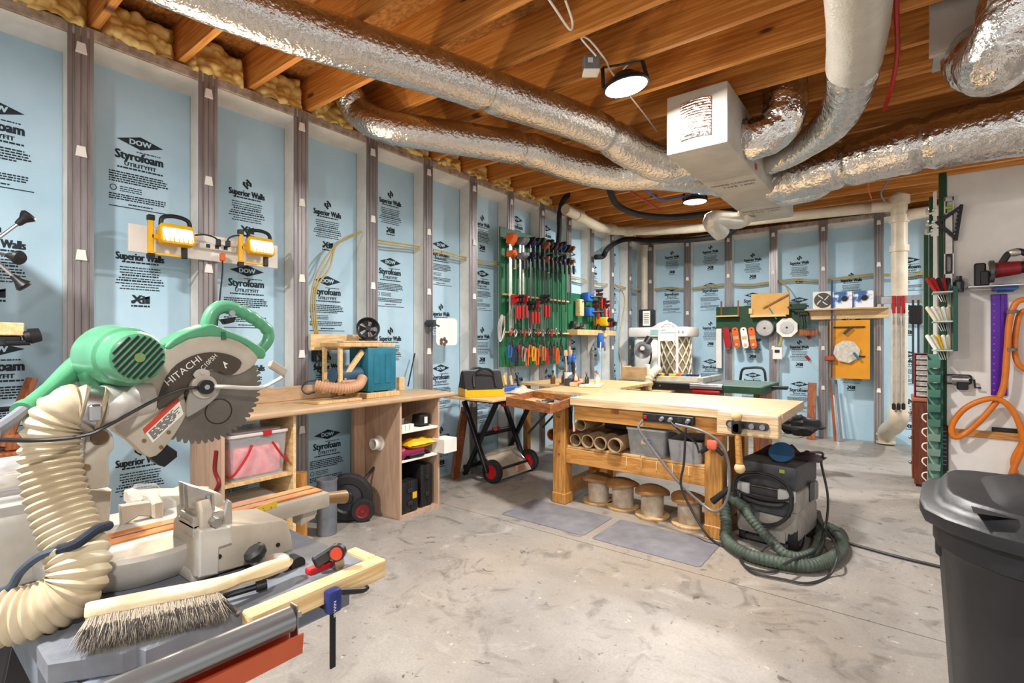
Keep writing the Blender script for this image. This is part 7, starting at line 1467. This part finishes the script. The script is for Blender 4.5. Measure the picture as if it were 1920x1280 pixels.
bb.ring(circ(.03, 24, 0, -.005), circ(.0275, 24, 0, -.005), .0004, Tb @ Matrix.Translation((.03, -.03, 0))); bb.build('blade_print', M_black, bl)
win = TR([(298, 768), (300, 736), (322, 692), (358, 668), (395, 660), (431, 665), (453, 680), (433, 703), (398, 692), (365, 704), (346, 732), (338, 742)], -1.25)
bb = B(); bb.prism(sm(win, 3), .003, FX(-1.2505)); pl = bb.build('name_plate', mk('dark_brown_plate', '#4a3f36', .45), t)
def along(p, q, X, txt, h, wfrac=1.):
    a, b = PX(*p, x=X), PX(*q, x=X); d = (b - a); T = frame(a, d, V(0, -d.z, d.y)); bb = B(); bb.text(txt, h, T, w=d.length*wfrac, align='LEFT'); return bb
along((316, 723), (379, 675), -1.2482, 'HITACHI', .015).build('lettering', M_paper, pl)
along((381, 694), (408, 668), -1.2482, 'C10FSH', .010).build('lettering', M_paper, pl)
aw = B(); aw.add([V(-1.248, *q) for q in TR([(418, 677), (428, 682), (422, 684), (426, 690), (422, 690)], -1.248)], [(0, 1, 2, 3, 4)]); aw.build('arrow', M_paper, pl)
lb_ = TR([(268, 804), (334, 743), (345, 776), (287, 830)], -1.249); bb = B(); bb.prism(lb_, .002, FX(-1.2515)); wl = bb.build('warning_label', M_paper, t)
st_ = TR([(268, 804), (334, 743), (337, 752), (272, 813)], -1.249); bb = B(); bb.prism(st_, .001, FX(-1.2502)); bb.build('red_strip', mk('warning_red', '#d0442c', .5), wl)
bb = B(); rn = random.Random(3)
for k in range(9):
    f0 = (k + 1.6)/11; p0 = (274 + 13*f0*1.1, 815 + 14*f0); 
    a, b = PX(274 + f0*13, 812 + f0*17, x=-1.2498), PX(336 + f0*8, 754 + f0*21, x=-1.2498); d = b - a
    T = frame(a, d, V(0, -d.z, d.y)); dash_line(bb, .004, d.length*rn.uniform(.75, .96), 0, .0013, T, rn)
bb.build('fine_print', M_black, wl, kind='stuff')
lk = sm(TR([(362, 722), (385, 706), (408, 722), (412, 735), (395, 755), (358, 779), (350, 777), (352, 745)], -1.24), 3)
bb = B(); bb.prism(lk, .006, FX(-1.243), bev=.001); bb.build('guard_link', mk('grey_link', '#a7a39b', .35, .5), t)
hc = PX(384, 725, x=-1.235)
bb = B(); bb.cyl(hc - V(.02, 0, 0), hc, .026, n=28); bb.build('hub_flange', M_castp, t); bb = B(); bb.cyl(hc, hc + V(.012, 0, 0), .016, n=24); hb_ = bb.build('arbor_cap', M_black, t)
bb = B(); bb.cyl(hc + V(.012, 0, 0), hc + V(.0135, 0, 0), .006, n=6); bb.build('hex_socket', M_steel, hb_)
c = PX(379, 698, x=-1.24); bb = B(); bb.prism(sm(TR([(362, 703), (372, 692), (390, 694), (392, 704), (375, 712)], -1.242), 3), .004, FX(-1.242)); bb.cyl(c, c + V(.003, 0, 0), .005, n=12); bb.build('link_plate', M_lcast, t)
ap = TR([(280, 858), (313, 833), (331, 846), (331, 856), (308, 875), (297, 872)], -1.26); bb = B(); bb.prism(ap, .03, FX(-1.27), bev=.002); bb.build('rubber_flap', M_bsteel, t)
for px, py in ((270, 826), (302, 838), (316, 810)): c = PX(px, py, x=-1.252); bb = B(); bb.cyl(c, c + V(.002, 0, 0), .004, n=10); bb.build('screw', mk('brass_screw', '#8f7440', .35, .8), t)
# guard lever of bent rod
rod = [hc + V(.004, .01, 0), PX(420, 725, x=-1.22), PX(485, 727, x=-1.21), PX(517, 714, x=-1.2), PX(533, 704, x=-1.195)]
bb = B(); bb.tube(spline(rod, 6), .0048, n=8); bb.build('guard_rod', M_lcast, t)
a, b = PX(505, 681, x=-1.19), PX(535, 699, x=-1.19); bb = B(); bb.beam(a, b, .02, .012, up=(1, 0, .3), bev=.003); bb.build('guard_lever', M_castp, t)
bb = B(); bb.tube(spline([hc + V(.004, -.01, 0), PX(340, 730, x=-1.22), PX(290, 750, x=-1.2), PX(205, 796, x=-1.18), PX(158, 816, x=-1.15), PX(80, 825, x=-1.1), PX(-20, 824, x=-1.08)], 8), .0035, n=8); bb.build('control_cable', M_dsteel, t)
# green motor, housing, handles
gp = sm(TR([(302, 650), (318, 634), (345, 620), (374, 611), (392, 608), (420, 620), (455, 634), (489, 656), (486, 672), (474, 668), (455, 648), (424, 635), (385, 631), (345, 637), (312, 655)], -1.275), 2)
bb = B(); bb.prism(gp, .07, FX(-1.285), bev=.012, seg=3); bb.build('blade_cover', M_hgreen, t)
mc = PX(261, 670, x=-1.15)
bb = B(); bb.lathe([(0, -.0), (.034, 0), (.045, -.006), (.05, -.02), (.052, -.06), (.058, -.065), (.062, -.12), (.066, -.17), (.06, -.21), (.04, -.235), (0, -.24)], Matrix.Translation(mc) @ Matrix.Rotation(R(90), 4, 'Y'), n=36, caps=False); bb.build('motor_housing', M_hgreen, t)
for k in range(9):
    o_ = -.036 + .009*k; hl = math.sqrt(max(0, .041**2 - o_**2)); d = V(0, .64, .77); nrm = V(0, .77, -.64); q = mc + V(.0006, 0, 0) + nrm*o_
    bb = B(); bb.beam(q - d*hl, q + d*hl, .0042, .004, up=(1, 0, 0)); bb.build('vent_slot', M_black, t)
bb = B(); bb.cyl(mc, mc + V(.0045, 0, 0), .009, n=16); bb.build('brush_cap', mk('olive_plastic', '#7d9a5a', .5), t)
gb = sm(TR([(152, 690), (200, 680), (255, 690), (300, 690), (290, 715), (262, 736), (215, 742), (165, 735)], -1.30), 3)
bb = B(); bb.prism(gb, .09, FX(-1.305), bev=.012, seg=3); bb.build('gear_housing', M_hgreend, t)  # the darker green puts the shade on the lower body into its colour
nk = sm(TR([(255, 655), (300, 645), (325, 640), (315, 670), (290, 705), (262, 715)], -1.28), 3); bb = B(); bb.prism(nk, .07, FX(-1.29), bev=.01, seg=2); bb.build('gear_housing', M_hgreen, t)
rh = [PX(185, 668, x=-1.36), PX(150, 685, x=-1.36), PX(115, 712, x=-1.33), PX(75, 745, x=-1.28), PX(42, 772, x=-1.24)]
bb = B(); bb.tube(resample(spline(rh, 8), .012), lambda i, k, a: .028 - .013*min(1, i/(k*.55)) + (.004 if i > k*.85 else 0), n=14); bb.build('rear_handle', M_hgreen, t)
bb = B(); bb.tube(spline([PX(46, 768, x=-1.245), PX(20, 788, x=-1.2), PX(-15, 812, x=-1.15)], 5), .011, n=10); bb.build('cord_sleeve', mk('grey_sleeve', '#8b8f9a', .5), t)
hp = [PX(388, 622, x=-1.285), PX(392, 600, x=-1.285), PX(402, 582, x=-1.285), PX(422, 575, x=-1.285), PX(450, 583, x=-1.285), PX(482, 601, x=-1.285), PX(502, 620, x=-1.285), PX(502, 638, x=-1.285), PX(486, 658, x=-1.285)]
PP = resample(spline(hp, 8), .006)
bb = B(); bb.tube(PP, lambda i, k, a: .0165 - .003*(i/k) + (.0012*math.sin(i*1.6) if .35*k < i < .8*k else 0), n=16); bb.build('d_handle', M_hgreen, t)
c = PX(433, 587, x=-1.268); bb = B(); bb.cyl(c, c + V(.008, 0, 0), .007, n=12); bb.build('lock_button', M_steel, t)
bb = B(); bb.prism(TR([(412, 598), (440, 594), (436, 604), (420, 608)], -1.285), .02, FX(-1.285), bev=.002); bb.build('trigger', M_black, t)
bb = B(); bb.prism(TR([(414, 622), (422, 622), (424, 636), (415, 636)], -1.25), .075, FX(-1.285)); bb.build('cover_band', M_hgreend, t)
# dust chute, collar
P0 = PX(168, 768, x=-1.20); d0 = (PX(130, 764, f=.925) - P0).normalized()
dp = [PX(268, 745, x=-1.285), PX(225, 752, x=-1.27), PX(195, 764, x=-1.22), P0]
bb = B(); bb.tube(spline(dp, 6), lambda i, k, a: .046 - .008*i/k, n=18); bb.build('dust_chute', M_lcast, t)
bb = B(); bb.cyl(P0 - d0*.012, P0 + d0*.008, .0455, n=28); bb.build('hose_clamp', M_steel, t); bb = B(); bb.box(P0 + V(.03, .0, -.0) + d0.cross(V(0, 0, 1))*(-.03), (.018, .018, .03), bev=.003); bb.build('clamp_screw', M_steel, t)
# ---- corrugated hose
HP = [P0 - d0*.02, P0 + d0*.02, PX(122, 772, f=.918), PX(101, 805, f=.908), PX(95, 860, f=.90), PX(107, 930, f=.89), PX(132, 1000, f=.88), PX(150, 1055, f=.865), PX(135, 1105, f=.85), PX(80, 1140, f=.83), PX(20, 1155, f=.815), PX(-40, 1165, f=.80)]
P_ = resample(spline(HP, 12), .0022)
bb = B(); bb.tube(P_, lambda i, k, a: .0385 + .0062*abs(math.sin(i*PI/6.0))**1.5, n=30); tag(bb.build('dust_hose', mk('cream_hose', '#d0c4a8', .5, col2='#a8977a', vs=6)), 'big cream corrugated dust hose curling from the miter saw', 'hose')
cp = [PX(203, 985, f=.90), PX(180, 993, f=.86), PX(145, 1018, f=.835), PX(112, 1030, f=.84)]
bb = B(); bb.tube(spline(cp, 5), .0085, n=10); tag(bb.build('strap', mk('navy_strap', '#1f2738', .8, bump=.3)), 'dark navy strap looped around the cream hose', 'strap')
cable('cord', 'dark blue grey cord hanging from the strap to table left', [PX(116, 1028, f=.84), PX(75, 1042, f=.83), PX(40, 1070, f=.82), PX(20, 1100, f=.82), PX(-10, 1112, f=.82)], .0065, mk('slate_cord', '#3c4a5a', .5), 'cord')
# ---- things on the stand
# bench brush lying along the front edge
bt = thing('bench_brush', 'long pale wood bench brush with grey bristles', 'brush', V(-.99, .38, ZST)); M_bh = wood('brush_wood', '#d3bd92', '#e9d9b4', st=(10, 1, 10), vs=2, rough=.4)
a = PX(172, 1143, z=.885); b = PX(402, 1098, z=.882); e = PX(536, 1054, z=.872); ax = (b - a).normalized(); nb_ = V(.75, -.1, -.55).normalized()
bb = B(); ptsb = [a - ax*.004, a, a.lerp(b, .5), b, b.lerp(e, .3), b.lerp(e, .62), e, e + ax*.008]; rad = [.006, .012, .0125, .0125, .010, .0125, .011, .004]; SPL = spline(ptsb, 6)
bb.tube(SPL, lambda i, k, an: (lambda u: rad[int(u)] + (rad[min(7, int(u)+1)] - rad[int(u)])*(u - int(u)))(7*i/(k - 1)*.999)*(1.35 if abs(math.cos(an)) > .5 else 1), n=12); bb.build('handle', M_bh, bt)
hh_ = e - ax*.03; bb = B(); bb.cyl(hh_ + V(.005, 0, .01), hh_ + V(.008, 0, .0135), .004, n=10); bb.build('hang_hole', M_brownwood, bt)
bb = B(); rn = random.Random(1)
for i in range(7500):
    u = rn.random(); row = rn.uniform(-1, 1); tuft = round(u*24)/24; uu = u*.25 + tuft*.75
    p = a.lerp(b, uu) + V(0, 0, row*.006) + nb_*.008; fan = V(rn.gauss(0, .10), rn.gauss(0, .16) - .35*(1 - u)**2, rn.gauss(0, .10))
    L_ = .058*rn.uniform(.82, 1.06); d = (nb_ + fan).normalized(); q = p + d*L_*.55; r_ = q + (d + V(.12, rn.gauss(0, .08), -.10)).normalized()*L_*.5
    if r_.z < ZST + .002: r_.z = ZST + .002 + rn.random()*.002
    if q.z < ZST + .002: q.z = ZST + .002
    sd = d.cross(V(0, 0, 1)).normalized()*.00055; bb.m(0).add([p - sd, p + sd, q + sd, q - sd], [(0, 1, 2, 3)]); bb.m(1 if rn.random() < .75 else 0).add([q - sd, q + sd, r_], [(0, 1, 2)])
bb.build('bristles', [mk('pale_bristle', '#a89c8a', .7), mk('dark_bristle', '#3f3a36', .7)], bt, smooth=0, kind='stuff')
# toggle clamp
c = PX(600, 1066, z=ZST); tg = thing('toggle_clamp', 'red based toggle clamp with dark lever on the stand', 'clamp', c)
a, b = PX(576, 1072, z=ZST + .006), PX(622, 1054, z=ZST + .006); bb = B(); bb.beam(a, b, .02, .012, bev=.002); bb.build('base', M_red, tg)
bb = B(); bb.beam(a.lerp(b, .55) + V(0, 0, .012), b + V(0, 0, .012), .016, .012, bev=.002); bb.build('base_step', M_red, tg)
a2, b2_ = PX(588, 1056, f=1.03), PX(634, 1026, f=1.06); bb = B(); bb.beam(a2, b2_, .014, .026, bev=.004); bb.build('lever', M_dsteel, tg)
c = PX(634, 1034, f=1.045); nr_ = V(ST, -CT, 0); bb = B(); bb.cyl(c, c + nr_*.012, .0125, n=20); bb.build('dial', mk('dial_red', '#c8452a', .45), tg); bb = B(); bb.cyl(c - nr_*.004, c + nr_*.008, .0165, n=20); bb.build('dial_ring', M_dsteel, tg)
p0, p1 = PX(632, 1045, f=1.06), PX(634, 1064, z=ZST); bb = B(); bb.beam(p1, p0, .022, .022, up=(0, 1, 0), bev=.003); bb.build('post', M_steel, tg)
# dark tools beside the brush
a, b = PX(418, 1118, z=ZST + .012), PX(480, 1100, z=ZST + .014); tk = thing('socket_wrench', 'dark steel socket wrench lying behind the brush tip', 'wrench', a)
bb = B(); bb.cyl(a, b, .0055, n=10); bb.build('shaft', M_bsteel, tk); bb = B(); bb.cyl(b, b + (b - a).normalized()*.018, .010, n=12); bb.build('socket', M_bsteel, tk)
a, b = PX(413, 1128, z=ZST + .006), PX(446, 1148, z=ZST + .006); tk = thing('steel_punch', 'short steel punch at the brush tip', 'punch', a); bb = B(); bb.cyl(a, a.lerp(b, .75), .005, n=10); bb.build('shaft', M_dsteel, tk); bb = B(); bb.cyl(a.lerp(b, .75), b, .006, .003, n=10); bb.build('tip', M_steel, tk)
# wood offcuts behind the fence
for j, (x_, y_, L_, rz, w_, h_) in enumerate(((-1.50, .485, .12, .15, .05, .03), (-1.415, .56, .10, -.5, .03, .02), (-1.55, .56, .09, .6, .04, .045))):
    c = V(x_, y_, .8625); tk = thing('wood_offcut', ('left', 'middle', 'rear')[j] + ' pine offcut lying on the saw base behind fence', 'offcut', c, rz); bb = B(); bb.box(V(0, 0, h_/2), (L_, w_, h_), W[tk], bev=.002); bb.build('block', M_brownwood if j == 0 else M_pinex, tk)
# ---- roller stand
t = thing('roller_stand', 'orange roller stand with steel roller in the foreground', 'roller stand', V(-.83, .30, 0))
bb = B(); bb.cyl(V(-.83, .02, .845), V(-.83, .455, .835), .0205, n=28); bb.build('roller', mk('brushed_roller', '#9ea3a8', .32, .85, var=.1, st=(1, .1, 1)), t)
M_rst = mk('orange_red_paint', '#b0502e', .45, var=.1)
bb = B(); prof = [(-.026, .0), (-.022, -.035), (.022, -.035), (.026, .0), (.022, .0), (.019, -.031), (-.019, -.031), (-.022, 0)]
bb.prism([(x, z + .815) for x, z in prof], .45, frame(V(-.83, .24, 0), (1, 0, 0), (0, 0, 1))); bb.build('cradle', M_rst, t)
for y_ in (.018, .462): bb = B(); bb.box2((-.842, y_ - .0015, .79), (-.818, y_ + .0015, .858), bev=.001); bb.cyl(V(-.83, y_ - .004, .836), V(-.83, y_ + .012, .836), .005, n=10); bb.build('end_bracket', M_steel, t)
bb = B(); bb.box2((-.845, .26, .05), (-.815, .29, .775), bev=.003); bb.build('post', M_grey, t)
bb = B(); bb.box2((-.852, .24, .02), (-.808, .31, .45), bev=.003); bb.build('sleeve', M_rst, t)
for a_ in (0, 120, 240): bb = B(); bb.beam(V(-.83, .275, .30), V(-.83 + .3*math.cos(R(a_ + 30)), .275 + .3*math.sin(R(a_ + 30)), .01), .022, .022); bb.build('foot', M_rst, t)
# ---- bar clamp hanging under the front rail
cx0 = PX(624, 1125, x=-.875); t = thing('quick_clamp', 'black quick clamp hanging below the pine front rail', 'clamp', V(cx0.x, cx0.y, .6))
z0 = PX(622, 1253, x=-.875).z; bb = B(); bb.box2((-.8775, cx0.y - .006, z0), (-.8735, cx0.y + .006, ZST - .036), bev=.0008); bb.build('bar', M_bsteel, t)
bb = B(); bb.box(cx0 + V(0, 0, -.0), (.022, .03, .045), bev=.006, seg=2); bb.build('grip_body', MATS['navy_plastic'], t)
bb = B(); bb.tube(spline([cx0 + V(0, .01, .012), PX(655, 1108, x=-.875), PX(680, 1106, x=-.875), PX(690, 1100, x=-.875)], 5), lambda i, k, a: .0075 - .003*i/k, n=10); bb.build('lever', M_black, t)
bb = B(); bb.box2((-.93, cx0.y - .008, ZST - .05), (-.873, cx0.y + .008, ZST - .0355), bev=.002); bb.build('top_jaw', M_bsteel, t)
bb = B(); Tq = frame(cx0 + V(.0118, 0, -.012), (0, 0, 1), (0, -1, 0)); bb.text('IRWIN', .006, Tq, w=.03); bb.build('lettering', M_paper, t)
# ---- yellow case at the left edge below the hose
c = PX(20, 1045, f=1.62); t = thing('yellow_case', 'yellow plastic case beneath the saw at left edge', 'case', V(c.x, c.y, 0)); 
zc1 = PX(30, 1000, f=1.62).z
bb = B(); bb.box2((c.x - .15, c.y - .2, .42), (c.x + .05, c.y + .02, zc1), bev=.015, seg=2); bb.build('shell', M_yellow, t); bb = B(); bb.box2((c.x - .17, c.y - .22, 0), (c.x + .07, c.y + .04, .42), bev=.01); bb.build('lower_shell', M_black, t)
